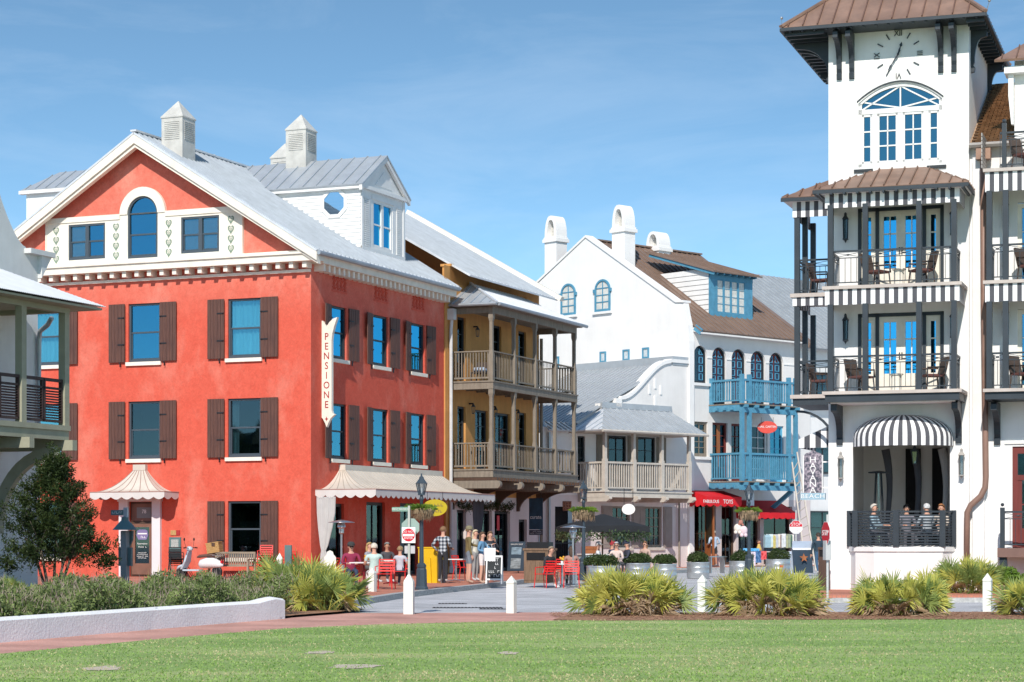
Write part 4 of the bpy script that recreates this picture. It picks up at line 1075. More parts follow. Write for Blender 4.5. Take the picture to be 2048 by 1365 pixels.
# gate
mb = MB(); mb.M = SIDE; mb.box(mg[0][0], mg[0][1], .5, .55, .1, 3.05); mb.build('gate_recess', M['dark'], mh)
mb = MB(); mb.M = SIDE
for k in range(9): x = mg[0][0]+.08+k*(mg[0][1]-mg[0][0]-.16)/8; mb.path([(x, .12, .15), (x, .12, 1.55), (x, .12, 1.68)], [.014, .014, .002], 4)
mb.box(mg[0][0], mg[0][1], .1, .14, .3, .35); mb.box(mg[0][0], mg[0][1], .1, .14, 1.3, 1.35); mb.build('gate', M['iron'], mh)
mb = MB(); mb.M = SIDE; mb.box(my(-9.1), my(-8.55), -.04, 0, 2.85, 3.3)
for k in range(3):
    for j in range(3): mb.ball((my(-9.0)+.17*k, -.04, 2.93+.14*j), .055, 6)
mb.build('carved_tile', M['terracotta'], mh)
# scroll parapet and roof
sc = [(my(-6.5), 6.7), (my(0), 6.7), (my(0), 10.25), (my(-1.65), 10.25)]
mb = MB(); n = 14; crv = []
for k in range(n+1):
    t = k/n; crv.append((my(-1.7-3.5*t), 10.2-1.85*(.5-.5*math.cos(math.pi*t))-.1*t))
mb.M = SIDE; mb.prism(sc + crv + [(my(-5.25), 8.0), (my(-6.5), 7.85)], 0, .35); mb.build('gable_wall', M['white2'], mh)
mb = MB(); mb.M = SIDE
pts = [(my(0), 10.25), (my(-1.65), 10.25)] + crv + [(my(-5.35), 8.02), (my(-5.55), 7.9), (my(-6.5), 7.85)]
for a, b in zip(pts, pts[1:]):
    mb.prism([(a[0], a[1]), (b[0], b[1]), (b[0], b[1]+.17), (a[0], a[1]+.17)], -.1, .42)
mb.box(my(-5.6), my(-5.2), -.12, .42, 7.9, 8.3)
mb.build('scroll_coping', M['white'], mh)
mb = MB(); mb.M = SIDE
for (x, z, w_, h_) in ((my(-2.75), 9.15, .13, .5), (my(-3.15), 8.85, .12, .45), (my(-2.35), 8.85, .12, .45), (my(-2.75), 8.3, .13, .5)): mb.box(x-w_/2, x+w_/2, -.05, 0, z-h_/2, z+h_/2)
mb.build('cross_relief', M['white'], mh)
rz0, rz1 = 6.62, 10.25; ry0, ry1 = my(-9.3), my(-1.4); rsl2 = (rz1-rz0)/(ry1-ry0)
roof(mh, 'roof', (-7, ry0, rz0), (1, 0, 0), (0, 1, rsl2), [(0, 0), (6.95, 0), (6.95, (ry1-ry0)*math.hypot(1, rsl2)), (0, (ry1-ry0)*math.hypot(1, rsl2))], .33, M['metalgrey'], M['metalgrey'], single=False)
mb = MB(); mb.box(-7, .05, ry1-.12, my(-.02), rz1-.1, rz1+.32); mb.build('ridge_flashing', M['metalgrey'], mh)
roof(mh, 'roof', (.45, my(-10.4), 6.62), (0, 1, 0), (-1, 0, .5), [(0, 0), (3.9, 0), (2.6, .9), (.4, .9)], .33, M['metalgrey'], M['metalgrey'], single=False)
# balcony
bx, b0, b1 = 1.7, my(-8.0), my(-2.15); zf = 3.78
mb = MB(); mb.box(0, bx+.15, b0-.15, b1+.15, zf-.06, zf); mb.box(bx-.05, bx+.1, b0-.1, b1+.1, zf-.3, zf-.06); mb.box(0, bx-.05, b0-.1, b0+.04, zf-.3, zf-.06)
for y in (b0, (b0*2+b1)/3, (b0+2*b1)/3, b1):
    mb.prism([(0, zf-.5), (bx+.2, zf-.5), (bx+.4, zf-.38), (bx+.36, zf-.25), (bx, zf-.2), (0, zf-.2)], y-.09, y+.09)
mb.build('balcony_floor', M['taupelt'], mh)
bys = [b0, b0+(b1-b0)/3, b0+2*(b1-b0)/3, b1]
for y in bys: MB().box(bx-.1, bx+.1, y-.1, y+.1, zf, zf+1.5).box(bx-.075, bx+.075, y-.075, y+.075, zf+1.5, 6.55).build('post', M['taupelt'], mh)
for a, b in zip(bys, bys[1:]): railing(mh, (bx, a+.1, zf), (bx, b-.1, zf), 1.38, M['taupelt'], .15, .05, top=(.14, .09), bot=.12)
railing(mh, (.03, b0, zf), (bx-.1, b0, zf), 1.38, M['taupelt'], .15, .05, top=(.14, .09), bot=.12)
railing(mh, (.03, b1, zf), (bx-.1, b1, zf), 1.38, M['taupelt'], .15, .05, top=(.14, .09), bot=.12)
ex, ez, tz = bx+.55, 6.62, 7.85; y0_, y1_ = b0-.75, b1+.75; ty0, ty1 = my(-6.35), my(-1.75)
rl = ex*math.hypot(1, (tz-ez)/ex)
roof(mh, 'balcony_roof', (ex, y0_, ez), (0, 1, 0), (-1, 0, (tz-ez)/ex), [(0, 0), (y1_-y0_, 0), (ty1-y0_, rl), (ty0-y0_, rl)], .42, M['metalgrey'], M['seamgrey'])
hs_ = (tz-ez)/(ty0-y0_)
roof(mh, 'balcony_roof', (0, y0_, ez), (1, 0, 0), (0, 1, hs_), [(0, 0), (ex, 0), (0, (ty0-y0_)*math.hypot(1, hs_))], .45, M['metal'], M['seamgrey'])
mb = MB(); mb.box(-.02, .12, ty0-.2, ty1+.1, tz-.05, tz+.22); mb.build('roof_flashing', M['metalgrey'], mh)
mb = MB(); mb.box(0, ex-.06, y0_+.06, y1_-.06, ez-.1, ez-.05); mb.path([(ex+.04, y0_, ez-.06), (ex+.04, y1_, ez-.06)], .07, 6); mb.build('soffit', M['taupelt'], mh)
mb = MB(); mb.M = SIDE; mb.path([(my(-1.15), -.15, 3.5), (my(-1.15), -.15, .2)], .05, 6); mb.path([(my(-1.9), -.15, 3.45), (my(-1.25), -.15, 3.45), (my(-1.15), -.15, 3.3)], .05, 6); mb.build('downpipe', M['taupe'], mh)
mb = MB(); mb.M = SIDE; mb.path([(my(-10.1), -.12, 6.5), (my(-10.1), -.12, .2)], .07, 8); mb.build('downpipe', M['gutter'], mh)

# ================================================================ white gabled house with blue balconies
wh = thing('white_gabled_house', 'tall white gabled house with arched blue windows, brown roof and blue balconies', 'house', FW.w(0, 0), FW.a)
pk = (-7.15, 17.3); shr = (-.3, 13.35)
mb = MB(); mb.prism([(-14.4, 0), (.12, 0), (.12, 11.4), (.02, 12.2), (-.12, 12.7), (-.25, 13.3), (-.75, 13.36), pk, (-14.0, 13.4), (-14.4, 13.3)], -.35, 0)
mb.build('gable_wall', M['white'], wh)
mb = MB()
for a, b in (((-.25, 13.33), (-.8, 13.38)), ((-.8, 13.38), pk), (pk, (-14.0, 13.45))):
    mb.prism([a, b, (b[0], b[1]+.12), (a[0], a[1]+.12)], -.42, .15)
mb.build('coping', M['white'], wh)
ah = [(y0+.0, y1, 9.3 if i else 9.35, 11.22) for i, (y0, y1) in enumerate(((.1, 1.08), (1.48, 2.56), (2.97, 4.08), (4.46, 5.62), (5.93, 7.08)))]
ah = [(a, b, (8.3 if i else 9.35), d) for i, (a, b, c, d) in enumerate(ah)]
lh2 = [(.1, 1.15, 5.65, 7.4), (1.5, 2.65, 4.45, 7.4), (2.95, 3.85, 4.45, 7.4), (4.55, 5.8, 4.45, 7.4), (6.0, 7.1, 4.45, 7.4)]
sh = [(.15, 1.75, .2, 3.35), (2.2, 3.3, .2, 3.2), (3.5, 5.2, .2, 3.2), (5.5, 7.8, .2, 3.2)]
wall(wh, SIDE, 0, 9.3, 3.55, 12.1, ah + lh2, M['white2'], reveal=.22)
wall(wh, SIDE, 0, 9.3, 0, 3.55, sh, M['mauve'], 'ground_floor_wall', .25)
def arch_fill(a, b, z, m):   # spandrels that round the head of an opening
    w = b-a; r = w/2; N = 12; mb = MB(); mb.M = SIDE; c = (a+b)/2
    for s in (-1, 1):
        pts = [(c+s*r, z), (c, z)] + [(c+s*r*math.sin(math.pi/2*k/N), z-r+r*math.cos(math.pi/2*k/N)) for k in range(N+1)]
        pts = [(c+s*r, z+.001)] + pts[2:]
        mb.prism(pts, .001, .21)
    return mb
for i, (a, b, z0, z1) in enumerate(ah):
    arch_fill(a, b, z1, None).build('arch_spandrel', M['white2'], wh)
    w, h = b-a, z1-z0
    o = link('arched_window', frame_mesh(w, h, 'sashdk', arch=1, dh=False, fw=.07), wh, SIDE @ T_((a+b)/2, .14, z0))
    B(-w/2+.06, w/2-.06, .06, .075, .06, h-w/2).build('pane', M['glassdk'] if i == 0 else M['maroon'], o)
    mb = MB(); mb.prism([(w/2*.86*math.cos(math.pi*k/12), h-w/2+w/2*.86*math.sin(math.pi*k/12)) for k in range(13)], .06, .075); mb.build('pane', M['maroon'] if i else M['glassdk'], o)
    for s in ((-1, 1) if i else (1,)):   # blue panelled leaves
        mb = MB(); nz = int((h-w/2)/.42); cx = s*w*.23; hw = w*.13
        for k in range(nz):
            zc = h-w/2-.22-k*.42
            for (p, q) in (((-1, -1), (1, -1)), ((1, -1), (1, 1)), ((1, 1), (-1, 1)), ((-1, 1), (-1, -1))):
                mb.bar((cx+p[0]*hw, .045, zc+p[1]*.15), (cx+q[0]*hw, .045, zc+q[1]*.15), .02, .045, (0, 1, 0))
        zt = h-w/2+.06
        for (p, q) in (((cx-s*hw, zt), (cx+s*hw, zt)), ((cx-s*hw, zt), (cx-s*hw, zt+w*.3)), ((cx-s*hw, zt+w*.3), (cx+s*hw, zt))): mb.bar((p[0], .045, p[1]), (q[0], .045, q[1]), .02, .045, (0, 1, 0))
        mb.build('blue_panels', M['bluelt'], o)
        mb = MB(); mb.box(cx-hw-.07, cx+hw+.07, .05, .058, .1, h-w/2+.1); mb.build('leaf', mat('dark_blue_leaf', (.02, .045, .09), .5), o)
mb = MB(); mb.M = SIDE
for a, b in ((1.1, 1.46), (2.58, 2.95), (4.1, 4.44), (5.64, 5.91), (7.1, 9.2)): mb.box(a, b, -.04, 0, 10.62, 10.68)
mb.box(-.0, 1.25, -.12, 0, 9.2, 9.34); mb.box(-.05, 1.3, -.12, 0, 5.5, 5.64)
mb.build('impost_band', M['white'], wh)
for i, h in enumerate(lh2):
    fmn = ['taupe', 'maroon', 'maroon', 'siding', 'bluelt'][i]
    window(wh, SIDE, *h, fm=fmn, gm='glassdk' if i != 4 else 'glass', cols=2, rows=5, dh=False, inset=.12, fw=.11 if i else .13, mun=.04)
    if i == 1: B(-.12, .12, -.01, .02, 0, 2.9).build('door_stile', M['orangewood'], wh, SIDE @ T_(2.07, .11, 4.45))
for h in sh: window(wh, SIDE, *h, fm='darkwood', gm='glassdk', cols=2, rows=2, dh=False, inset=.2, fw=.1)
mb = MB(); mb.M = SIDE @ T_(1.0, 0, 0) @ Matrix.Rotation(R_(70), 4, 'Z'); mb.box(-.9, .0, 0, .06, .2, 3.3); dd = mb.build('open_door', M['orangewood'], wh)
mb = MB(); mb.M = SIDE @ T_(1.0, 0, 0) @ Matrix.Rotation(R_(70), 4, 'Z'); mb.box(-.76, -.14, -.012, .075, 1.3, 3.1); mb.build('pane', M['glassdk'], dd)
# gable windows
def gwin(x0, x1, z0, z1):
    w, h = x1-x0, z1-z0
    o = link('arched_window', frame_mesh(w, h, 'blue', arch=1, dh=False, fw=.1, cols=2, rows=4, mun=.05), wh, T_((x0+x1)/2, -.40, z0))
    mb = MB(); mb.prism([(-w/2+.06, .06), (w/2-.06, .06)] + [((w/2-.06)*math.cos(math.pi*k/12), h-w/2+(w/2-.06)*math.sin(math.pi*k/12)) for k in range(13)], .03, .045); mb.build('pane', mat('window_curtained', (.66, .66, .62), .5, var=.2, vs=3), o)
    mb = MB(); mb.box(-w/2-.12, w/2+.12, -.08, .05, -.13, -.01); mb.build('sill', M['white'], o)
    mb = MB(); mb.box(-w/2-.09, -w/2-.0, -.06, .04, h-w/2-.12, h-w/2+.06); mb.box(w/2, w/2+.09, -.06, .04, h-w/2-.12, h-w/2+.06); mb.build('ears', M['blue'], o)
gwin(-9.0, -7.9, 13.33, 15.0); gwin(-6.47, -5.36, 13.33, 15.0)
for (a, b, z0, z1) in ((-9.54, -9.16, 10.64, 11.2), (-6.11, -5.68, 10.69, 11.24), (-4.46, -4.0, 10.69, 11.24), (-3.08, -2.63, 10.71, 11.25)):
    o = MB().box(a, a+.09, -.42, -.3, z0, z1).box(b-.07, b, -.42, -.3, z0, z1).box(a+.09, b-.07, -.42, -.3, z1-.08, z1).box(a+.09, b-.07, -.42, -.3, z0, z0+.07).build('small_window', M['blue'], wh)
    B(a+.09, b-.07, -.385, -.37, z0+.07, z1-.08).build('pane', mat('pale_pane', (.55, .6, .62), .3, var=.25, vs=5), o)
# chimneys
def chimney(x0, x1, y0, y1, z0, zc, top, name='chimney'):
    w = x1-x0; mb = MB(); mb.box(x0, x1, y0, y1, z0, zc-.28); mb.box(x0-.09, x1+.09, y0-.09, y1+.09, zc-.28, zc-.1); mb.box(x0-.04, x1+.04, y0-.04, y1+.04, zc-.1, zc)
    o = mb.build(name, M['white'], wh); h = top-zc; N = 9; c = (x0+x1)/2
    def arc(r, hh): return [(c+r*math.cos(math.pi*k/(2*N))**.75, zc+hh*math.sin(math.pi*k/(2*N))) for k in range(N+1)] + [(c-r*math.cos(math.pi*k/(2*N))**.75, zc+hh*math.sin(math.pi*k/(2*N))) for k in range(N-1, -1, -1)]
    out, inn = arc(w/2, h), arc(w/2*.62, h*.8)
    mb = MB(); n = len(out)
    for k in range(n-1): mb.prism([out[k], out[k+1], inn[k+1], inn[k]], y0, y1)
    mb.build('hood', M['white'], o)
    mb = MB(); mb.prism(inn, (y0+y1)/2-.05, (y0+y1)/2+.05); mb.build('flue', M['concrete'], o)
chimney(-10.85, -9.95, .2, 1.0, 12, 17.72, 18.87); chimney(-5.8, -4.9, .2, 1.0, 13, 17.72, 18.87); chimney(-7.5, -6.55, 4.6, 5.5, 16, 17.3, 18.1)
# brown roof
wsl = .683; hw_ = 7.15+.6
roof(wh, 'roof', (.6, .0, 17.2-wsl*hw_), (0, 1, 0), (-1, 0, wsl), [(0, 0), (8.6, 0), (8.6, hw_*math.hypot(1, wsl)), (0, hw_*math.hypot(1, wsl))], .42, M['brownroof'], rib=(.03, .05))
roof(wh, 'roof', (-7.15-hw_, .0, 17.2-wsl*hw_), (0, 1, 0), (1, 0, wsl), [(0, 0), (8.6, 0), (8.6, hw_*math.hypot(1, wsl)), (0, hw_*math.hypot(1, wsl))], .42, M['brownroof'], single=False)
mb = MB(); mb.bar((-7.15, .1, 17.24), (-7.15, 8.6, 17.24), .3, .08); mb.build('ridge_cap', M['brownroof'], wh)
mb = MB(); mb.prism([(.02, 12.1), (.55, 11.83), (.55, 11.75), (.02, 11.9)], .02, 8.6); mb.build('soffit', M['white2'], wh)
mb = MB(); mb.bar((.12, .06, 12.1), (.55, .06, 11.82), .1, .3); mb.build('blue_rafter_end', M['blue'], wh)
# shed dormer
dx, d0, d1, dz0, dz1 = -1.0, 2.4, 5.65, 13.0, 15.15
fac = T_(dx, 0, 0) @ SIDE
zr = lambda x: 17.2-wsl*(x+7.15)
mb = MB(); mb.M = fac; mb.box(d0, d1, 0, .15, dz0-.1, dz1+.15); mb.box(d0-.06, d0+.5, -.06, 0, dz0-.06, dz1); mb.box(d1-.5, d1+.06, -.06, 0, dz0-.06, dz1); mb.box(d0-.06, d1+.06, -.08, 0, dz0-.12, dz0+.12); mb.box(d0-.06, d1+.06, -.08, 0, dz1-.3, dz1+.1)
mb.build('dormer_front', M['blue'], wh)
for k in range(4):
    a = d0+.5+k*(d1-d0-1.0)/4
    window(wh, fac, a, a+(d1-d0-1.0)/4, dz0+.12, dz1-.3, fm='blue', gm='glassdk', rows=4, dh=False, inset=-.03, fw=.06, room=False)
    B(a+.05, a+(d1-d0-1.0)/4-.05, -.005, .0, dz0+.15, dz1-.33).build('blind', mat('white_blind', (.62, .62, .58), .7, var=.2, vs=7), wh, fac)
mb = MB(); nb = 9
for s, yy in ((-1, d0), (1, d1)):
    for k in range(nb):
        za, zb2 = dz0+(dz1+.2-dz0)*k/nb, dz0+(dz1+.2-dz0)*(k+1)/nb; xa = -7.15+(17.2-za)/wsl
        mb.add([(dx, yy+s*.05, za), (xa-.1, yy+s*.05, za), (xa-.5, yy+s*.01, zb2+.01), (dx, yy+s*.01, zb2+.01), (dx, yy, za), (xa-.1, yy, za)], [(0,1,2,3), (0,4,5,1)])
mb.build('dormer_clapboards', M['siding'], wh)
dsl = .30; dl = 5.0
roof(wh, 'dormer_roof', (dx+.55, d0-.3, dz1+.02), (0, 1, 0), (-1, 0, dsl), [(0, 0), (d1-d0+.6, 0), (d1-d0+.6, dl), (0, dl)], .42, M['brownroof'], rib=(.03, .05))
mb = MB()
for k in range(7): mb.box(dx, dx+.45, d0+.1+k*.5, d0+.2+k*.5, dz1-.12, dz1+.05)
mb.bar((dx+.5, d0-.2, dz1-.08), (dx-4.0, d0-.2, dz1+1.27), .08, .22)
mb.build('dormer_rafters', M['blue'], wh)
# balconies
p_, q0, q1 = 2.1, 1.33, 5.5
for nm, zt in (('upper_balcony_floor', 8.27), ('lower_balcony_floor', 4.40)):
    mb = MB(); mb.box(0, p_+.12, q0-.12, q1+.12, zt-.06, zt); mb.build(nm, M['taupe'], wh)
    mb = MB(); mb.box(p_-.1, p_+.06, q0-.1, q1+.1, zt-.45, zt-.2); mb.box(0, p_-.1, q0-.1, q0+.06, zt-.38, zt-.06)
    for k in range(6): mb.box(0, p_+.3, q0+.05+k*.8, q0+.17+k*.8, zt-.2, zt-.06)
    for k in range(3): mb.box(p_*.25+k*.5, p_*.25+.14+k*.5, q0-.25, q1, zt-.32, zt-.2)
    mb.build('balcony_joists', M['blue'], wh)
for (x, y) in ((p_, q0), (p_, q0+.55), (p_, q1-.55), (p_, q1)):
    MB().box(x-.09, x+.09, y-.09, y+.09, 4.4, 7.85).build('post', M['blue'], wh)
    MB().box(x-.09, x+.09, y-.09, y+.09, 8.27, 9.72).build('rail_post', M['blue'], wh)
B(-.09+.1, .19, q0-.09, q0+.09, 8.27, 9.6).build('rail_post', M['blue'], wh)
for z, h in ((8.27, 1.22), (4.40, 1.42)):
    for (a, b) in ((q0+.09, q0+.46), (q0+.64, q1-.64), (q1-.46, q1-.09)): railing(wh, (p_, a, z), (p_, b, z), h, M['blue'], .16, .06, top=(.16, .1), bot=.12)
    railing(wh, (.05, q0, z), (p_-.09, q0, z), h, M['blue'], .16, .06, top=(.16, .1), bot=.12)
for y in (q1-.2,):
    mb = MB(); mb.bar((.0, y, 2.6), (p_-.1, y, 3.95), .16, .2); mb.build('knee_brace', M['blue'], wh)
# toy-shop awnings
def redawn(y0, y1, z0, z1, x1, zf, lbl):
    mb = MB(); mb.add([(.02, y0, z1), (.02, y1, z1), (x1, y1, z0), (x1, y0, z0), (.02, y0, z0), (.02, y1, z0)], [(0,1,2,3), (0,3,4), (1,5,2)])
    o = mb.build('red_awning', M['redcloth'], wh, recalc=False); mb = MB()
    scallop_strip(mb, (x1, y0, z0), (x1, y1, z0), zf, max(3, int((y1-y0)/.45)), .2); scallop_strip(mb, (.02, y0, z0), (x1, y0, z0), zf, 3, .2); scallop_strip(mb, (.02, y1, z0), (x1, y1, z0), zf, 3, .2); mb.build('valance', M['redcloth'], o, recalc=False)
    return o
a1 = redawn(-.35, 2.3, 3.62, 3.95, 1.25, .5, '')
text(a1, 'TOYS', .30, T_(1.262, 1.25, 3.37) @ SIDE, M['signwhite'], sx=1.0); text(a1, 'FABULOUS', .23, T_(1.262, -.02, 3.37) @ SIDE, M['signwhite'], sx=1.05)
a2 = redawn(3.3, 6.55, 2.85, 3.5, 1.35, .32, '')
B(-.02, .02, 2.75, 3.3, 3.2, 3.95).build('star_banner', mat('pale_banner', (.55, .6, .66), .7, var=.2), wh, T_(1.2, 0, 0))
# hanging oval sign
sg = thing('oval_sign', 'small red oval sign hanging under the upper blue balcony', 'sign', FW.w(1.95, 3.45, 7.15), FW.a + R_(48))
mb = MB(); mb.M = Matrix.Rotation(R_(90), 4, 'X') @ Matrix.Diagonal((1, .62, 1, 1)); mb.lathe([(.5, -.02), (.5, .02)], 24); mb.build('board', mat('coral_red', (.62, .07, .05), .5), sg)
text(sg, 'NAIL GARTEN', .15, T_(0, -.03, .02), M['signwhite'], sx=.95); mb = MB(); mb.path([(-.3, 0, .25), (-.3, 0, .5)], .01, 4); mb.path([(.3, 0, .25), (.3, 0, .5)], .01, 4); mb.build('hangers', M['iron'], sg)
# grey-roofed house further along the street
gh_ = thing('grey_roofed_house', 'white house with pale grey metal roof rising behind the brown roof', 'house', FW.w(0, 8.6), FW.a)
gsl = .66
M['zinc'] = mat('weathered_zinc_roof', (.36, .38, .39), .5, var=.08, metal=.2)
mb = MB(); mb.prism([(-13.4, 0), (-.2, 0), (-.2, 11.85), (-6.5, 15.95), (-13.4, 11.4)], 0.1, 12); mb.build('wall', M['white'], gh_)
roof(gh_, 'roof', (.5, -.1, 11.6), (0, 1, 0), (-1, 0, gsl), [(0, 0), (12, 0), (12, 8.9), (0, 8.9)], .45, M['zinc'], M['seamgrey'], single=False)
mb = MB(); mb.bar((.75, -.05, 11.65), (-6.9, -.05, 16.75), .5, .25); mb.build('rake_flashing', M['brownroof'], gh_)
mb = MB(); mb.box(-.2, .2, 0, 6, 8.5, 8.7); mb.build('string_course', M['white2'], gh_)
for i, (a, b, z0, z1) in enumerate(((1.2, 2.6, 8.6, 10.4), (3.6, 5.0, 8.6, 10.4), (1.2, 2.6, 5.0, 7.0), (3.6, 5.0, 5.0, 7.0), (.8, 3.0, .4, 3.0))):
    window(gh_, T_(-.17, 0, 0) @ SIDE, a, b, z0, z1, fm='sashdk', gm='glassdk', cols=2, rows=3, dh=False, inset=-.06, room=False)
# ================================================================ hotel with the clock tower
ht = thing('clock_tower_hotel', 'white hotel with square clock tower, copper roofs and striped balcony bands', 'building', FT.w(0, 0), FT.a)
TW, TD = 3.98, 5.6
OPEN = (.70, 3.45, 1.36, 4.35)
WN = (.86, 3.23, 12.2, 14.56)
D3, D2 = (.85, 3.28, 8.72, 11.02), (.85, 3.28, 5.72, 8.0)
wall(ht, FRONT, 0, TW, 0, 16.1, [OPEN, WN, D3, D2], M['white'], reveal=.2)
MB().add([(TW,0,0),(TW,TD,0),(TW,TD,16.1),(TW,0,16.1),(0,TD,0),(0,TD,16.1),(0,0,0),(0,0,16.1)], [(0,1,2,3),(1,4,5,2),(4,6,7,5)]).build('tower_wall', M['white'], ht, recalc=False)
mb = MB(); mb.box(-.06, TW+.06, -.07, 0, 0, 1.1); mb.box(-.03, TW+.03, -.04, 0, 1.1, 1.16); mb.build('plinth', M['white'], ht)
# arched tower window: segmental head filled back in
a, b, z0, z1 = WN; c = (a+b)/2; rise = .52; N = 16
def seg(t, w=b-a, r_=rise, top=z1): return top-r_+r_*math.sqrt(max(0, 1-(2*(t-.5))**2))**1.0*(1) if False else top-r_+r_*(1-(2*(t-.5))**2)
mb = MB()
for s in (0, 1):
    pts = [(a if s == 0 else b, z1+.001)]
    for k in range(N//2+1):
        t = (k/N) if s == 0 else 1-(k/N); pts.append((a+(b-a)*t, seg(t)))
    pts.append((c, z1+.001)); mb.prism(pts, .001, .19)
mb.build('arch_spandrel', M['white'], ht)
tw = MB()
for k in range(N):
    t, t2 = k/N, (k+1)/N; tw.prism([(a+(b-a)*t, seg(t)), (a+(b-a)*t2, seg(t2)), (a+(b-a)*t2, seg(t2)-.1), (a+(b-a)*t, seg(t)-.1)], .05, .14)
zt = 13.78
tw.box(a, b, .05, .14, zt-.06, zt+.08); tw.box(a, a+.09, .05, .14, z0, z1-rise); tw.box(b-.09, b, .05, .14, z0, z1-rise); tw.box(a, b, .05, .14, z0, z0+.1)
xs = [a+.09, a+.5, c, b-.5, b-.09]
for x in (a+.46, b-.46): tw.box(x-.07, x+.07, .06, .14, z0, zt)
tw.box(c-.07, c+.07, .06, .13, z0, zt)
for (p, q, n) in ((a+.09, a+.39, 1), (a+.53, c-.07, 2), (c+.07, b-.53, 2), (b-.39, b-.09, 1)):
    tw.box(p, p+.06, .07, .13, z0+.1, zt-.06); tw.box(q-.06, q, .07, .13, z0+.1, zt-.06); tw.box(p, q, .07, .13, z0+.1, z0+.17); tw.box(p, q, .07, .13, zt-.13, zt-.06)
    for k in (1, 2): zz = z0+.17+(zt-.13-z0-.17)*k/3; tw.box(p+.06, q-.06, .08, .125, zz-.02, zz+.02)
    if n == 2: x = (p+q)/2; tw.box(x-.018, x+.018, .08, .125, z0+.17, zt-.13)
for (p, q) in (((a+.1, zt+.3), (c, zt+.08)), ((a+.1, zt+.08), (c, z1-.08)), ((b-.1, zt+.3), (c, zt+.08)), ((b-.1, zt+.08), (c, z1-.08)), ((c, zt), (c, z1-.05))): tw.bar((p[0], .1, p[1]), (q[0], .1, q[1]), .04, .05, (0, 1, 0))
two = tw.build('arched_window', M['siding'], ht); two['label'] = 'wide segmental-arched white window under the clock'
B(a+.02, b-.02, .12, .13, z0, z1-.02).build('pane', glassmat('teal_glass', (.10, .26, .32), .75), two)
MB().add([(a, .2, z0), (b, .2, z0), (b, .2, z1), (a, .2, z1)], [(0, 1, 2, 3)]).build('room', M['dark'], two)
mb = MB(); mb.box(a-.12, a+.42, -.06, 0, z0-.14, z0-.06); mb.box(b-.42, b+.12, -.06, 0, z0-.14, z0-.06)
for k in range(N):
    t, t2 = k/N, (k+1)/N; mb.prism([(a-.04+(b-a+.08)*t, seg(t)+.02), (a-.04+(b-a+.08)*t2, seg(t2)+.02), (a-.04+(b-a+.08)*t2, seg(t2)+.06), (a-.04+(b-a+.08)*t, seg(t)+.06)], -.03, 0)
mb.build('window_moulding', M['sashdk'], ht)
# clock
ck = thing('tower_clock', 'clock face of black roman numerals and hands on the white tower', 'clock', FT.w(2.0, -.02, 15.36), FT.a)
for (tx, ang) in (('XII', 0), ('III', 90), ('VI', 180), ('IX', 270)):
    r = .60; A = R_(ang)
    text(ck, tx, .23, T_(math.sin(A)*r, 0, math.cos(A)*r) @ Matrix.Rotation(A, 4, 'Y'), M['trim'], name='numeral', ext=.012, sx=.85)
mb = None
for k in range(12):
    if k % 3 == 0: continue
    A = R_(30*k); mb = MB(); mb.M = Matrix.Rotation(A, 4, 'Y'); mb.box(-.016, .016, -.012, .0, .50, .68); mb.build('hour_mark', M['trim'], ck)
for (nm, A, l, w) in (('hour_hand', R_(18), .36, .055), ('minute_hand', R_(212), .55, .04)):
    mb = MB(); mb.M = Matrix.Rotation(A, 4, 'Y'); mb.prism([(-.012, -.12), (.012, -.12), (w*.45, l*.35), (.012, l*.6), (w*.8, l*.72), (0, l), (-w*.8, l*.72), (-.012, l*.6), (-w*.45, l*.35)], -.06, -.045); mb.ball((0, -.05, 0), .035, 8); mb.build(nm, M['trim'], ck)
# tower roof
EL, ER, EF, EB, ZE, ZA = 1.2, .55, .95, .6, 16.15, 18.9
cx_, cy_ = (TW-EL+ER)/2, (TD-EF+EB)/2
ap = Vector((cx_, cy_, ZA))
def hip(P0, P1, m, sm, sp=.42, name='tower_roof', apex=None, rib=(.035, .05), par=ht):
    P0, P1 = Vector(P0), Vector(P1); es = (P1-P0).normalized(); ap_ = apex[0]; L = (P1-P0).length
    pts2 = []
    for q in apex:
        d = Vector(q)-P0; s = d.dot(es); r = d-es*s; pts2.append((s, r.length)); ew = r.normalized()
    return roof(par, name, P0, es, ew, [(0, 0), (L, 0)] + pts2, sp, m, sm, rib=rib)
cs = [(-EL, -EF, ZE), (TW+ER, -EF, ZE), (TW+ER, TD+EB, ZE), (-EL, TD+EB, ZE)]
tip = [(cx_+.25, cy_, ZA), (cx_-.25, cy_, ZA)]
for i in range(4): hip(cs[i], cs[(i+1) % 4], M['copper'], mat('copper_seam', (.16, .09, .065), .5), apex=[ap] if i % 2 else [ap])
mb = MB()
for i in range(4): mb.bar(Vector(cs[i])+Vector((0, 0, .04)), ap, .14, .07)
mb.build('hip_caps', M['copper'], ht)
mb = MB(); mb.box(-EL+.04, TW+ER-.04, -EF+.04, TD+EB-.04, ZE-.09, ZE-.06)
for i in range(4): mb.bar(Vector(cs[i])-Vector((0, 0, .06)), Vector(cs[(i+1) % 4])-Vector((0, 0, .06)), .07, .09)
mb.build('soffit', M['trim'], ht)
mb = MB()
for k in range(16):
    x = -EL+.25+k*(TW+EL+ER-.5)/15; mb.box(x-.03, x+.03, -EF+.02, -EF+.2, ZE-.13, ZE-.09); y = -EF+.25+k*(TD+EF+EB-.5)/15; mb.box(-EL+.06, 0, y-.05, y+.05, ZE-.2, ZE-.09); mb.box(TW, TW+ER-.06, y-.05, y+.05, ZE-.2, ZE-.09)
tag(mb.build('rafter_tails', M['trim'], ht), kind='stuff')
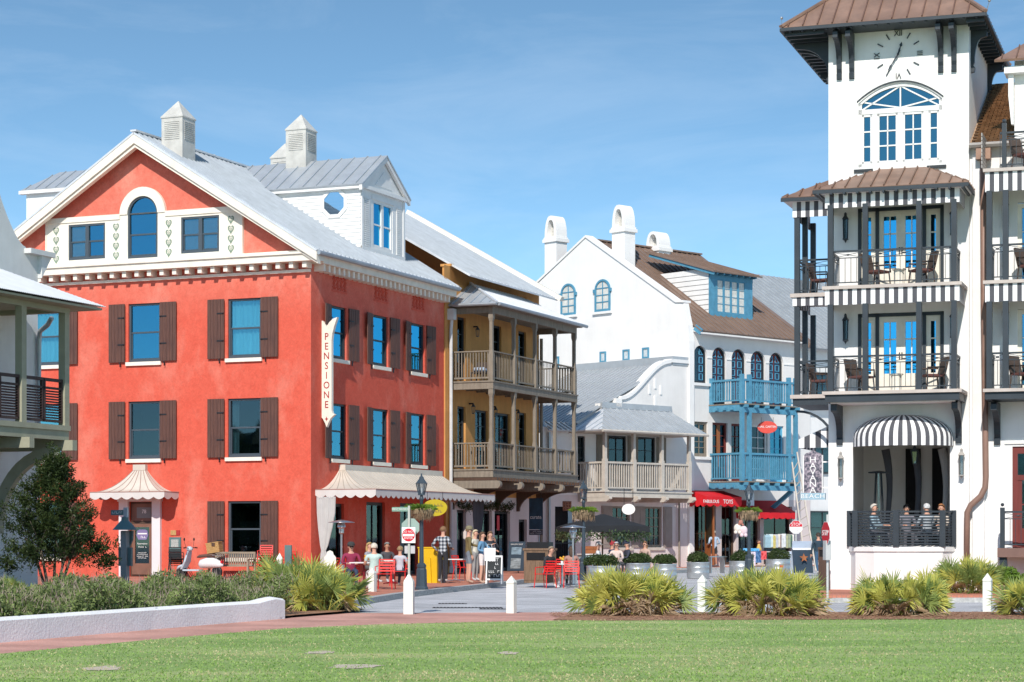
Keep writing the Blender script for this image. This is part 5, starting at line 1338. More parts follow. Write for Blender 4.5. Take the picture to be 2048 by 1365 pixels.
def bracket(h=1.2, d=.95, w=.15):
    mb = MB(); n = 8
    pr = [(0, 0), (-.1, .02), (-.12, .14), (-.06, .2), (-.1, .3)]
    pr += [(-.1-(d-.22)*(1-math.cos(math.pi/2*k/n)), .3+(h-.55)*math.sin(math.pi/2*k/n)) for k in range(1, n+1)] + [(-d, h-.22), (-d, h-.06), (-d+.12, h), (0, h)]
    mb.M = Matrix.Rotation(R_(90), 4, 'Z'); mb.prism(pr, -w/2, w/2)   # x of profile -> y
    return mb.mesh('bracket', M['trim'])
bm_ = bracket(1.28, .78, .14); bm3 = bracket(1.22, .45, .14); bm4 = bracket(1.3, 1.05, .14)
for x in (.32, .68, 3.2, 3.57): link('bracket', bm_, ht, T_(x, 0, 14.75))
for y in (.5, 5.0): link('bracket', bm3, ht, T_(TW, y, 14.8) @ Matrix.Rotation(R_(90), 4, 'Z'))
for y in (.4, .9, 4.6, 5.1): link('bracket', bm4, ht, T_(0, y, 14.75) @ Matrix.Rotation(R_(-90), 4, 'Z'))
mb = MB(); mb.path([(-EL+.03, -EF+.03, ZE), (-EL+.02, -EF+.02, ZE+.25)], .012, 4); mb.ball((-EL+.02, -EF+.02, ZE+.28), .045, 6); mb.path([(TW+ER-.03, -EF+.3, ZE), (TW+ER+.08, -EF+.3, ZE+.35)], .012, 4); mb.ball((TW+ER+.08, -EF+.3, ZE+.38), .045, 6)
mb.build('roof_lights', M['steel'], ht)
# striped bands, floors, posts, rails (front balcony: x 0.17-3.8, out to y=-1.32; side balcony: x -1.12-0, y 0.6-3.2)
def stripes(P, Q, z0, z1, n, name='striped_band'):
    """cloth band of alternating stripes from P to Q (plan points)"""
    P, Q = Vector((P[0], P[1], 0)), Vector((Q[0], Q[1], 0)); mb = MB(); nrm = Vector((0, 0, 1)).cross((Q-P).normalized())*.02
    for k in range(n):
        a, b = P+(Q-P)*(k/n), P+(Q-P)*((k+1)/n); mb.k = k % 2
        mb.add([(a.x, a.y, z0), (b.x, b.y, z0), (b.x, b.y, z1), (a.x, a.y, z1), (a.x+nrm.x, a.y+nrm.y, z0), (b.x+nrm.x, b.y+nrm.y, z0), (b.x+nrm.x, b.y+nrm.y, z1), (a.x+nrm.x, a.y+nrm.y, z1)], [(0,1,2,3), (4,7,6,5), (0,4,5,1)])
    return mb.build(name, [M['stripew'], M['charcoal']], ht, recalc=False)
BX0, BX1, BY = .17, 3.82, -1.34
SX0, SY0, SY1 = -1.12, .62, 3.3
def iron_rail(p, q, z, h=.98):
    p, q = Vector((p[0], p[1], z)), Vector((q[0], q[1], z)); L = (q-p).length; d = (q-p)/L; mb = MB()
    up = Vector((0, 0, 1))
    mb.bar(p+up*h, q+up*h, .05, .05)
    o = mb.build('railing', M['trim'], ht); mb = MB(); mb.bar(p+up*(h-.19), q+up*(h-.19), .025, .025); mb.bar(p+up*.1, q+up*.1, .03, .03)
    n = max(2, int(L/.145))
    for i in range(n+1): c = p+d*(L*i/n); mb.bar(c+up*.1, c+up*(h-.19), .014, .014, d)
    n = max(1, round(L/.75))
    for i in range(n):
        a, b = p+d*(L*i/n), p+d*(L*(i+1)/n); m_ = (a+b)/2
        mb.bar(a+up*(h-.03), b+up*(h-.18), .014, .014); mb.bar(a+up*(h-.18), b+up*(h-.03), .014, .014); mb.ball(m_+up*(h-.105), .035, 6, (1.4, 1, .8))
        mb.bar(a+up*(h-.19), a+up*h, .018, .018, d)
    tag(mb.build('balusters', M['trim'], o), kind='stuff')
floor_m = mat('taupe_floor_edge', (.50, .44, .40), .7)  # tone lightened so the floors bounce light up the shaded wall
for (zf, kind_) in ((8.66, 'band'), (5.70, 'beam')):
    mb = MB(); mb.box(BX0-.1, BX1+.12, BY-.1, 0, zf-.09, zf); mb.box(SX0-.1, 0, SY0-.1, SY1, zf-.05+.0, zf+.06); mb.build('balcony_floor', floor_m, ht)
    if kind_ == 'band':
        stripes((BX0-.03, BY-.03), (BX1+.05, BY-.03), 8.13, zf-.09, 29); stripes((BX1+.05, BY-.03), (BX1+.05, 0), 8.13, zf-.09, 11); stripes((BX0-.03, 0), (BX0-.03, BY-.03), 8.13, zf-.09, 11)
        stripes((SX0-.04, SY0-.04), (-.02, SY0-.04), 8.36, zf+.0, 9); stripes((SX0-.04, SY1), (SX0-.04, SY0-.04), 8.36, zf, 20)
    else:
        mb = MB(); mb.box(BX0-.03, BX1+.05, BY-.03, 0, 5.40, zf-.09); mb.box(SX0-.03, 0, SY0-.03, SY1, 5.46, zf-.05); mb.build('balcony_beam', M['trim'], ht)
        B(BX0+.1, BX1-.1, BY+.1, -.02, 5.37, 5.40).build('bounce_soffit', M['white2'], ht)  # white panel added to bounce light below the beam
stripes((BX0-.03, BY-.03), (BX1+.05, BY-.03), 10.86, 11.36, 29); stripes((BX1+.05, BY-.03), (BX1+.05, 0), 10.86, 11.36, 11); stripes((BX0-.03, 0), (BX0-.03, BY-.03), 10.86, 11.36, 11)
stripes((SX0-.04, SY0-.04), (-.02, SY0-.04), 10.95, 11.46, 9); stripes((SX0-.04, SY1), (SX0-.04, SY0-.04), 10.95, 11.46, 20)
def tpost(x, y, z0, z1): MB().box(x-.075, x+.075, y-.075, y+.075, z0, z1).build('post', M['trim'], ht)
FP = [.29, 1.27, 2.76, 3.72]
for (z0, z1, zr) in ((8.66, 10.95, 8.66), (5.70, 8.15, 5.70)):
    for x in FP: tpost(x, BY+.04, z0, z1)
    for a, b in zip(FP, FP[1:]): iron_rail((a+.08, BY+.04), (b-.08, BY+.04), zr)
    iron_rail((FP[0], 0), (FP[0], BY+.1), zr); iron_rail((FP[-1], 0), (FP[-1], BY+.1), zr)
    for (x, y) in ((SX0+.08, SY0+.06), (SX0+.08, SY0+1.3), (SX0+.08, SY1-.06)): tpost(x, y, z0+.06, z1+.2)
    iron_rail((SX0+.08, SY0+.06), (-.04, SY0+.06), zr+.06); iron_rail((SX0+.08, SY0+.1), (SX0+.08, SY1), zr+.06)
# copper balcony roofs
e0, e1, ey, ez, tz = BX0-.32, BX1+.32, BY-.32, 11.36, 12.12
cp = mat('copper_seam_dark', (.17, .10, .07), .5)
hip((e0, ey, ez), (e1, ey, ez), M['copper'], cp, .36, 'balcony_roof', apex=[(2.76, 0, tz), (1.46, 0, tz)])
hip((e1, ey, ez), (e1, .0, ez), M['copper'], cp, .36, 'balcony_roof', apex=[(2.76, 0, tz)]); hip((e0, .0, ez), (e0, ey, ez), M['copper'], cp, .36, 'balcony_roof', apex=[(1.46, 0, tz)])
hip((SX0-.32, SY0-.34, 11.5), (.0, SY0-.34, 11.5), M['copper'], cp, .36, 'balcony_roof', apex=[(0, SY0+.9, 12.2), (-.1, SY0+.9, 12.2)])
hip((SX0-.32, SY1+.2, 11.5), (SX0-.32, SY0-.34, 11.5), M['copper'], cp, .36, 'balcony_roof', apex=[(0, SY0+.9, 12.2), (0, SY1, 12.2)])
mb = MB(); mb.box(e0+.03, e1-.03, ey+.03, 0, ez-.1, ez-.05); mb.box(SX0-.28, 0, SY0-.3, SY1, 11.4, 11.44); mb.build('bounce_ceiling', M['white'], ht)  # ceilings made white to bounce light into the balconies
B(BX0+.06, BX1-.06, BY+.06, -.01, 8.5, 8.56).build('bounce_ceiling', M['white'], ht); mb = MB(); mb.box(e0, e1, ey-.01, ey+.05, ez-.12, ez-.02); mb.box(e0-.01, e0+.05, ey, 0, ez-.12, ez-.02); mb.box(e1-.05, e1+.01, ey, 0, ez-.12, ez-.02); mb.box(SX0-.33, 0, SY0-.35, SY0-.29, 11.38, 11.48)  # first sheet: white, added under the upper floor to bounce light
for k in range(12): x = e0+.15+k*(e1-e0-.3)/11; mb.box(x-.03, x+.03, ey-.02, -.1, ez-.16, ez-.1)
mb.build('eave_boards', M['trim'], ht)
# balcony doors
def doors(D):
    a, b, z0, z1 = D; mb = MB(); w = b-a
    for x in (a, a+.5, b-.6, b-.1): mb.box(x, x+.1, -.02, .16, z0, z1)
    mb.box(a, b, -.02, .16, z1-.1, z1); fr = mb.build('door_frame', M['trim'], ht)
    m_ = (a+b)/2
    for (p, q, n) in ((a+.1, a+.5, 1), (a+.6, m_, 2), (m_, b-.6, 2), (b-.5, b-.1, 1)):
        l = MB(); zb = z0+.05; zz = z1-.1
        l.box(p, p+.13, .03, .1, zb, zz); l.box(q-.13, q, .03, .1, zb, zz); l.box(p+.13, q-.13, .03, .1, zb, zb+.5); l.box(p+.13, q-.13, .03, .1, zz-.16, zz)
        for k in (1, 2): zk = zb+.5+(zz-.16-zb-.5)*k/3; l.box(p+.13, q-.13, .04, .09, zk-.02, zk+.02) if k == 2 else None
        if n == 2: l.box((p+q)/2-.015, (p+q)/2+.015, .04, .09, zb+.5, zz-.16)
        o = l.build('door' if n == 2 else 'sidelight', M['cream'], ht)
        B(p+.12, q-.12, .06, .07, zb+.45, zz-.1).build('pane', M['glasssky'], o)
        if n == 2: mb2 = MB(); mb2.box(m_-.05 if p < m_-.1 and q <= m_+.01 else m_+.02, m_-.02 if q <= m_+.01 else m_+.05, .0, .03, zb+.9, zb+1.1); mb2.build('handle', M['iron'], o)
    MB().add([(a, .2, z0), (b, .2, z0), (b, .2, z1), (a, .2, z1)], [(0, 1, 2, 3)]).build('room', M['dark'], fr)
doors(D3); doors(D2)
# wall lanterns
def wall_lantern(par, x, z, m='trim', s=1.0, y=0.0):
    mb = MB(); mb.box(-.02, .02, -.14, 0, .28*s, .34*s)
    for t in range(4): A = math.pi/4+math.pi/2*t; mb.path([(math.cos(A)*.075*s, -.17+math.sin(A)*.075*s, -.3*s), (math.cos(A)*.085*s, -.17+math.sin(A)*.085*s, .26*s)], .012, 4)
    mb.lathe([(.10*s, -.33*s), (.10*s, -.29*s)], 4, (0, -.17, 0), math.pi/4); mb.lathe([(.13*s, .26*s), (.05*s, .36*s), (.05*s, .42*s), (.02, .46*s)], 4, (0, -.17, 0), math.pi/4); mb.lathe([(.005, -.42*s), (.06*s, -.33*s)], 4, (0, -.17, 0), math.pi/4)
    o = mb.build('wall_lantern', M[m], par, T_(x, y, z)); mb = MB(); mb.lathe([(.085*s, -.29*s), (.095*s, .25*s)], 4, (0, -.17, 0), math.pi/4); mb.build('pane', M['glassdk'] if m == 'trim' else M['lampglass'], o)
for z in (10.45, 7.55): wall_lantern(ht, .52, z); wall_lantern(ht, 3.55, z)
M['pewter'] = mat('pewter', (.34, .32, .30), .5, metal=.4)
wall_lantern(ht, .38, 3.6, 'pewter', 1.0); wall_lantern(ht, 3.79, 3.65, 'pewter', 1.0)
bm2 = bracket(1.15, 1.05, .17)
for x in (.33, 3.7): link('bracket', bm2, ht, T_(x, 0, 4.25))
# striped half-dome awning
mb = MB(); NA, NR = 34, 8; cxx, rx, ry = 2.13, 1.42, 1.0
def dome(t, f): # t around 0..1, f 0 rim..1 top
    A = math.pi*t; r = math.cos(f*math.pi/2)**.8; return (cxx-rx*math.cos(A)*r, -ry*math.sin(A)*r, 4.42+.66*math.sin(f*math.pi/2))
for k in range(NA):
    mb.k = k % 2
    for j in range(NR):
        q = [dome(k/NA, j/NR), dome((k+1)/NA, j/NR), dome((k+1)/NA, (j+1)/NR), dome(k/NA, (j+1)/NR)]; mb.add(q, [(0, 1, 2, 3)])
    p, q = dome(k/NA, 0), dome((k+1)/NA, 0); mb.add([p, q, (q[0], q[1], 4.18), (p[0], p[1], 4.18)], [(0, 1, 2, 3)])
mb.build('dome_awning', [M['stripew'], M['charcoal']], ht, recalc=False)
# terrace bay with slatted rail
bp = [(.62, 0), (.86, -.52), (1.45, -.86), (2.08, -.95), (2.72, -.86), (3.31, -.52), (3.55, 0)]
mb = MB(); mb.slab(bp, 0, 1.2); mb.slab([(x+(x-2.08)*.03, y*1.05) for x, y in bp], 1.2, 1.33); mb.build('bay_base', M['white'], ht)
for i in range(6):
    p, q = Vector((*bp[i], 0)), Vector((*bp[i+1], 0)); o = MB().bar(p+Vector((0, 0, 2.32)), q+Vector((0, 0, 2.32)), .08, .05).build('bay_railing', M['trim'], ht); mb = MB()
    for k in range(11): mb.bar(p+Vector((0, 0, 1.42+k*.08)), q+Vector((0, 0, 1.42+k*.08)), .02, .045)
    tag(mb.build('slats', M['trim'], o), kind='stuff')
for i in (0, 1, 3, 5, 6): MB().box(bp[i][0]-.08, bp[i][0]+.08, bp[i][1]-.08, bp[i][1]+.08, 1.33, 2.36).build('bay_post', M['trim'], ht)
# room behind the bay
mb = MB(); A_ = (.3, 3.9, .21, 4.4, 1.25, 4.7)
x0, x1, y0, y1, z0, z1 = A_
mb.add([(x0,y0,z0),(x1,y0,z0),(x1,y1,z0),(x0,y1,z0),(x0,y0,z1),(x1,y0,z1),(x1,y1,z1),(x0,y1,z1)], [(0,1,2,3),(4,7,6,5),(0,3,7,4),(1,5,6,2),(3,2,6,7)])
mb.build('loggia', M['white2'], ht, recalc=False)
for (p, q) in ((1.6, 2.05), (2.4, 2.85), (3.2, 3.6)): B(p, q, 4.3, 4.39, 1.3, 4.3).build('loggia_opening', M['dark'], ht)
for x in (1.3, 2.15, 2.95, 3.65):
    mb = MB(); pr = []
    for k in range(10): pr.append((x+.16*math.sin(k*.35)*(1-k/14), 2.2+.02*k, 4.2-k*.28))
    mb.path(pr, [.13, .12, .11, .10, .09, .085, .08, .07, .085, .1], 7); mb.build('loggia_drape', M['charcoal'] if x < 2.2 else M['drape'], ht, smooth=True)
lo = thing('pendant_lantern', 'glass lantern hanging in the dining loggia under the striped dome awning', 'lantern', FT.w(2.3, 1.2, 3.75), FT.a)
link('frame', lantern_mesh(1.0), lo); mb = MB(); mb.lathe([(.07, .0), (.1, .33)], 4, a0=math.pi/4); mb.build('pane', M['lampglass'], lo); mb = MB(); mb.path([(0, 0, .5), (0, 0, .95)], .01, 4); mb.build('chain', M['iron'], lo)
# downpipe
mb = MB(); mb.path([(4.38, -.12, 12.3), (4.4, -.12, 8), (4.46, -.12, 3.3), (4.44, -.14, 3.0), (4.32, -.16, 2.75), (4.05, -.18, 2.5), (3.95, -.18, 2.3), (3.93, -.18, .3)], .085, 10); mb.build('downpipe', mat('brown_downpipe', (.25, .15, .115), .5), ht, smooth=True)
MB().box(4.2, 4.6, -.3, 0, 12.2, 12.5).build('rainhead', M['copper'], ht)
# wing to the right
WX = 10.0
wd_ = (5.16, 6.4, 1.3, 4.15)
wall(ht, T_(0, .15, 0), TW+.002, WX, 0, 12.66, [wd_, (5.3, 6.9, 8.7, 11.0), (5.3, 6.9, 5.72, 8.0)], M['white'], 'wing_wall', .2)
mb = MB(); mb.box(TW+.1, TW+.42, -.02, .15, 0, 12.3); mb.build('wing_pilaster', M['white'], ht)
o = MB().box(5.16, 5.3, .2, .3, 1.3, 4.15).box(5.3, 6.26, .2, .3, 3.95, 4.15).box(5.3, 6.26, .2, .3, 3.2, 3.35).box(6.26, 6.4, .2, .3, 1.3, 4.15).box(5.3, 5.42, .22, .29, 1.3, 3.2).box(5.42, 6.2, .22, .29, 1.3, 1.85).box(5.42, 6.2, .23, .28, 2.5, 2.54).build('wing_door', M['maroon'], ht)
B(5.3, 6.3, .26, .27, 1.8, 4.0).build('pane', glassmat('pale_door_glass', (.35, .5, .6), .8), o)
B(4.95, 7.2, .1, .148, 4.22, 4.3).build('door_hood', M['white2'], ht)
for (zt, zb, zfl) in ((11.68, 11.12, 11.72), (8.6, 8.08, 8.64), (5.62, 5.4, 5.66)):
    mb = MB(); mb.box(4.5, WX, -1.3, .15, zfl-.06, zfl+.03); mb.build('wing_floor', floor_m, ht)
    if zt > 6: stripes((4.55, -1.22), (9.0, -1.22), zb, zt-.02, 36); stripes((4.55, .1), (4.55, -1.22), zb, zt-.02, 9)
    else: mb = MB(); mb.box(4.55, WX, -1.22, .1, zb, zt-.02); mb.build('wing_beam', M['trim'], ht)
for (z0, z1) in ((8.67, 11.15), (5.69, 8.1)):
    for x in (4.66, 5.1, 6.9): tpost(x, -1.15, z0, z1)
    iron_rail((4.74, -1.15), (5.02, -1.15), z0); iron_rail((5.18, -1.15), (6.82, -1.15), z0); iron_rail((4.66, .1), (4.66, -1.1), z0)
    wall_lantern(ht, 5.0, (z0+z1)/2+.75, y=.15)
iron_rail((4.95, -1.15), (8, -1.15), 11.75); MB().box(5.0, 5.12, -1.2, -1.08, 11.75, 13.0).ball((5.06, -1.14, 13.06), .06, 8).build('post', M['trim'], ht)
mb = MB()
for k in range(9): mb.bar((4.45, -1.12, 11.85+k*.11), (4.45, .1, 11.85+k*.11), .03, .09)
mb.build('slat_screen', M['pewter'], ht)
for z in (8.67, 5.69):
    for D in ((5.3, 6.9, z+.03, z+2.3),): o = window(ht, T_(0, .15, 0), *D, fm='cream', gm='glass', cols=2, rows=3, dh=False, inset=.1, fw=.12)
link('bracket', bm2, ht, T_(4.75, .15, 4.2)); link('bracket', bm2, ht, T_(6.9, .15, 4.2))
# wing roof: lapped shingles, each course a step
mb = MB(); sl2 = .5; ny, nx = 44, 26
for i in range(ny):
    ya, za = .0+i*.13, 12.68+i*.13*sl2
    for j in range(nx):
        xa = TW+.05+j*.24+(.12 if i % 2 else 0); dz = random.uniform(0, .02)
        mb.add([(xa, ya-.05-dz, za+.035), (xa+.225, ya-.05-dz, za+.035), (xa+.225, ya+.15, za+.13*sl2+.005), (xa, ya+.15, za+.13*sl2+.005), (xa, ya, za), (xa+.225, ya, za)], [(0,1,2,3), (0,4,5,1)])
tag(mb.build('shingles', M['shingle'], ht, recalc=False), kind='stuff')
MB().add([(TW, -.05, 12.62), (WX, -.05, 12.62), (WX, 5.9, 15.58), (TW, 5.9, 15.58)], [(0, 1, 2, 3)]).build('wing_roof', M['shingle'], ht)
mb = MB(); mb.path([(TW+.02, -.14, 12.62), (WX, -.14, 12.62)], .08, 6); mb.build('wing_gutter', M['pewter'], ht)
mb = MB(); mb.box(5.25, WX, -.2, 2.4, 11.7, 14.9); mb.build('wing_dormer', M['white'], ht)
mb = MB(); mb.box(5.0, WX, -.55, .2, 14.5, 14.68); mb.prism([(5.1, 14.5), (5.24, 14.5), (5.24, 13.1), (5.18, 13.1), (5.1, 13.9)], -.4, -.2); mb.build('wing_cornice', M['white'], ht)
roof(ht, 'wing_dormer_roof', (4.75, -.75, 14.85), (1, 0, 0), (0, 1, .55), [(0, 0), (5.2, 0), (5.2, 3.2), (1.6, 3.2)], .4, M['copper'], cp)
# small entrance balcony
mb = MB(); mb.box(4.86, WX, -1.0, .15, 1.05, 1.3); mb.build('stoop', mat('brown_fascia', (.2, .115, .095), .6), ht)
mb = MB(); mb.prism([(4.95, .1), (5.15, .1), (5.1, 1.05), (4.9, 1.05)], -.9, -.75); mb.build('stoop_leg', M['trim'], ht)
iron_rail((5.05, -.92), (8, -.92), 1.3, 1.0); MB().box(4.93, 5.05, -.98, -.86, 1.3, 2.42).ball((4.99, -.92, 2.5), .05, 8).build('post', M['trim'], ht)
# side awning and sign on the left flank
mb = MB()
for k in range(9):
    mb.k = k % 2; a, b = 1.5+k*.28, 1.78+k*.28
    mb.add([(0, a, 5.0), (0, b, 5.0), (-1.15, b, 4.5), (-1.15, a, 4.5), (-1.15, a, 4.25), (-1.15, b, 4.25)], [(0,1,2,3), (3,2,5,4)])
for k in range(7):
    mb.k = k % 2; a, b = -1.15+k*.165, -1.15+(k+1)*.165; za, zb2 = 4.5+.5*k/7, 4.5+.5*(k+1)/7
    mb.add([(a, 1.5, 4.25), (b, 1.5, 4.25), (b, 1.5, zb2), (a, 1.5, za)], [(0, 1, 2, 3)])
mb.build('side_awning', [M['stripew'], M['charcoal']], ht, recalc=False)
mb = MB(); n = 8
for k in range(n):
    t, t2 = math.pi/2*k/n, math.pi/2*(k+1)/n; mb.bar((-1.1*(1-math.cos(t)), .9, 4.3+1.0*math.sin(t)), (-1.1*(1-math.cos(t2)), .9, 4.3+1.0*math.sin(t2)), .07, .07, (0, 1, 0))
mb.build('curved_strut', M['trim'], ht)
hv = thing('vertical_sign', 'tall patterned vertical sign lettered HAVANA over a pale blue BEACH board', 'sign', FT.w(-.59, .8, 2.7), FT.a)
mb = MB(); mb.prism([(-.27, .2), (.27, .2), (.27, 1.3), (.2, 1.36), (.12, 1.38), (0, 1.45), (-.12, 1.38), (-.2, 1.36), (-.27, 1.3)], -.05, .05); mb.build('board', mat('mottled_sign', (.36, .31, .36), .6, vs=14, c2=(.06, .065, .09), lo=.42, hi=.6), hv)
mb = MB(); mb.box(-.29, -.265, -.06, .06, .2, 1.3); mb.box(.265, .29, -.06, .06, .2, 1.3); mb.build('edging', M['signwhite'], hv)
for k, ch in enumerate('HAVANA'): text(hv, ch, .25, T_(0, -.056, 1.16-k*.178), M['signwhite'], sx=1.15, ext=.008)
mb = MB(); mb.box(-.36, .36, -.06, .06, 0, .19); b2 = mb.build('lower_board', mat('pale_blue_board', (.30, .46, .56), .5), hv); text(b2, 'BEACH', .17, T_(0, -.066, .095), M['signwhite'], sx=1.25, spacing=1.1)
for z in (1.1, .35): MB().bar((.28, 0, z), (.6, 0, z), .04, .04).build('bracket', M['signwhite'], hv)
# wicker chairs on the hotel balconies
def wicker_proto():
    t = thing('balcony_chair', 'x', 'chair')
    MB().box(-.27, .27, -.26, .26, .40, .46).build('seat', mat('maroon_cushion', (.12, .05, .045), .8), t)
    mb = MB(); mb.M = T_(0, .25, .42) @ Matrix.Rotation(R_(-14), 4, 'X'); mb.box(-.27, .27, -.02, .03, 0, .55); mb.build('backrest', M['wickerdk'], t)
    for sx in (-1, 1):
        for sy in (-1, 1): MB().path([(sx*.26, sy*.24, .42), (sx*.28, sy*.28, 0)], .022, 5).build('leg', M['wickerdk'], t)
        MB().path([(sx*.28, -.27, .42), (sx*.29, -.25, .64), (sx*.29, .28, .66)], .025, 5).build('armrest', M['wickerdk'], t)
    return t
wp = wicker_proto()
cl = [(FT.w(1.5, -.75, 8.66), 65, 'dark wicker chair on the upper tower balcony, the left one of the pair'), (FT.w(2.75, -.7, 8.66), -60, 'dark wicker chair on the upper tower balcony, the right one of the pair'),
      (FT.w(1.05, -.75, 5.70), 62, 'dark wicker chair on the lower tower balcony, the left one of the pair'), (FT.w(3.05, -.7, 5.70), -62, 'dark wicker chair on the lower tower balcony, the right one of the pair'),
      (FT.w(-.4, 1.2, 8.72), 80, 'dark wicker chair on the upper side balcony left of the tower'), (FT.w(-.4, 1.2, 5.76), 80, 'dark wicker chair on the lower side balcony left of the tower'),
      (FT.w(5.55, -.6, 5.69), 60, 'dark wicker chair on the lower wing balcony at right edge'), (FT.w(5.75, -.6, 8.67), 60, 'dark wicker chair on the middle wing balcony at right edge'), (FT.w(5.6, -.6, 11.75), 60, 'dark wicker chair on the topmost wing balcony at right edge')]
for i, (p, a, lb) in enumerate(cl):
    o = wp if i == 0 else copy_tree(wp)
    o.location = p; o.rotation_euler = (0, 0, FT.a+R_(a)); tag(o, lb, 'chair', 'wicker chairs on the hotel balconies')
sd = MB().lathe([(.0, 0), (.17, .0), (.17, .03), (.15, .05), (.15, .45), (.2, .47), (.2, .5)], 10)
for (p, lb) in ((FT.w(2.12, -.7, 8.66), 'small pierced side table between the chairs on the upper tower balcony'), (FT.w(2.05, -.75, 5.70), 'small pierced side table between the chairs on the lower tower balcony')):
    tag(sd.build('side_table', M['cream'], None, Matrix.Translation(p)), lb, 'table', 'side tables on the tower balconies')
# ================================================================ street furniture
PZ = KZ-.006
def facing(deg): return R_(deg)
# ---- lamp posts with flower baskets
def lamp_post(u, Y, H, lab, blab, rz=0.2):
    p = Vector(((u-1024)*Y/F_PX, Y, PZ)); s = H/3.15
    t = thing('street_lamp', lab, 'street lamp', p, rz, 'lamp posts along the pavement')
    mb = MB(); mb.lathe([(.19, 0), (.19, .06), (.16, .1), (.145, .55), (.12, .6), (.135, .63), (.135, .68), (.08, .74)], 8, a0=.39); mb.M = None; o = mb.build('base', M['lamp'], t); o.scale = (s, s, s)
    mb = MB(); mb.lathe([(.065, .72), (.055, 1.5), (.045, 2.45), (.06, 2.47), (.06, 2.52), (.04, 2.56), (.04, 2.62)], 12); mb.path([(-.34, 0, 2.28), (.34, 0, 2.28)], .018, 6); o = mb.build('post', M['lamp'], t, smooth=True, angle=40); o.scale = (s, s, s)
    o = link('lantern', cached('lant', lambda: (lambda m: m)(MB().lathe([(.10, 0), (.10, .03), (.07, .05)], 6).mesh('lantern', M['lamp']))), t, T_(0, 0, 2.6*s) @ Matrix.Diagonal((s, s, s, 1)))
    mb = MB()
    for k in range(6):
        A = math.pi/3*k; mb.path([(math.cos(A)*.085, math.sin(A)*.085, .03), (math.cos(A)*.15, math.sin(A)*.15, .32)], .012, 4)
    mb.lathe([(.17, .32), (.15, .34), (.07, .45), (.06, .5), (.03, .52), (.015, .6)], 6); mb.build('lantern_frame', M['lamp'], o)
    mb = MB(); mb.lathe([(.075, .04), (.14, .32)], 6); mb.build('pane', M['lampglass'], o)
    mb = MB(); mb.lathe([(.015, .05), (.03, .1), (.02, .2), (.005, .22)], 6); mb.build('bulb', M['signwhite'], o)
    b = thing('flower_basket', blab, 'hanging basket', p+Vector((0, 0, 2.18*s)), rz, 'baskets hung on the lamp posts')
    mb = MB(); rb = random.Random(int(u)); prof = [(.05, -.26), (.22, -.2), (.33, -.08), (.38, .02), (.34, .06)]
    mb.lathe([(r*s, z*s) for r, z in prof], 14)
    mb.v = [(x*(1+rb.uniform(-.09, .09)), y*(1+rb.uniform(-.09, .09)), z+rb.uniform(-.03, .02)) for x, y, z in mb.v]; mb.build('coir_basket', M['moss'], b)
    mb = MB()
    for i in range(500):
        A = rb.uniform(0, 6.283); r = rb.uniform(0, .33)*s; l = rb.uniform(.12, .27)*s; el = rb.uniform(.15, 1.3); c = Vector((math.cos(A)*r, math.sin(A)*r, .03*s)); d = Vector((math.cos(A)*math.cos(el), math.sin(A)*math.cos(el), math.sin(el))); n = d.cross(Vector((0, 0, 1))).normalized()*.018
        m_ = c+d*l*.6; e = c+d*l+Vector((0, 0, -.07*s)); mb.add([c-n*.5, c+n*.5, m_+n, e, m_-n], [(0, 1, 2, 3, 4)])
    mb.build('foliage', M['fern'], b, recalc=False)
    mb = MB()
    for i in range(120):
        A = rb.uniform(0, 6.283); r = rb.uniform(.2, .36)*s; c = Vector((math.cos(A)*r, math.sin(A)*r, -.02)); e = c+Vector((rb.uniform(-.04, .04), rb.uniform(-.04, .04), -rb.uniform(.12, .32)*s)); mb.path([c, e], [.012, .003], 3, caps=False)
    tag(mb.build('trailing_roots', M['palmdry'], b, recalc=False), kind='stuff')
lamp_post(843, 59.0, 3.22, 'dark blue lamp post with glass lantern in front of the beige awning', 'bright green fern basket on the lamp post before the beige awning')
lamp_post(1167, 72.0, 3.38, 'dark lamp post with glass lantern beside the black umbrella', 'fern basket on the lamp post beside the black umbrella', .5)
lamp_post(1498, 80.0, 3.5, 'dark lamp post with glass lantern in front of the toy shop', 'fern basket on the lamp post in front of the toy shop', .8)
# ---- green path lamp by the entrance
p = at(250, 1063, 60); gl = thing('path_lamp', 'verdigris green cone-shaded path lamp with small street sign by the red entrance', 'lamp', (p.x, 60, .03), FR.a)
MB().box(-.09, .09, -.09, .09, 0, 1.75).build('post', mat('grey_green_post', (.25, .29, .29), .6), gl)
mb = MB(); mb.lathe([(.36, 1.78), (.34, 1.80), (.2, 1.96), (.11, 2.05), (.1, 2.14), (.06, 2.16)], 18); mb.build('shade', M['verdi'], gl, smooth=True, angle=30)
mb = MB(); mb.prism([(-.19, 1.76), (.19, 1.76), (.18, 1.5), (.06, 1.25), (-.06, 1.25), (-.18, 1.5)], .1, .16); mb.build('globe', M['verdi'], gl)
for s in (-1, 1): B(s*.16-.05, s*.16+.05, -.02, .08, .75, 1.28).build('side_box', M['verdi'], gl)
B(-.03, .09, -.04, .04, 2.1, 2.42).build('upper_post', M['gutter'], gl); o = B(-.46, -.03, -.03, .0, 2.2, 2.35).build('name_plate', M['verdi'], gl); scribble(o, T_(-.25, -.035, 2.275), .34, .12, 1, M['chalk'], 6)
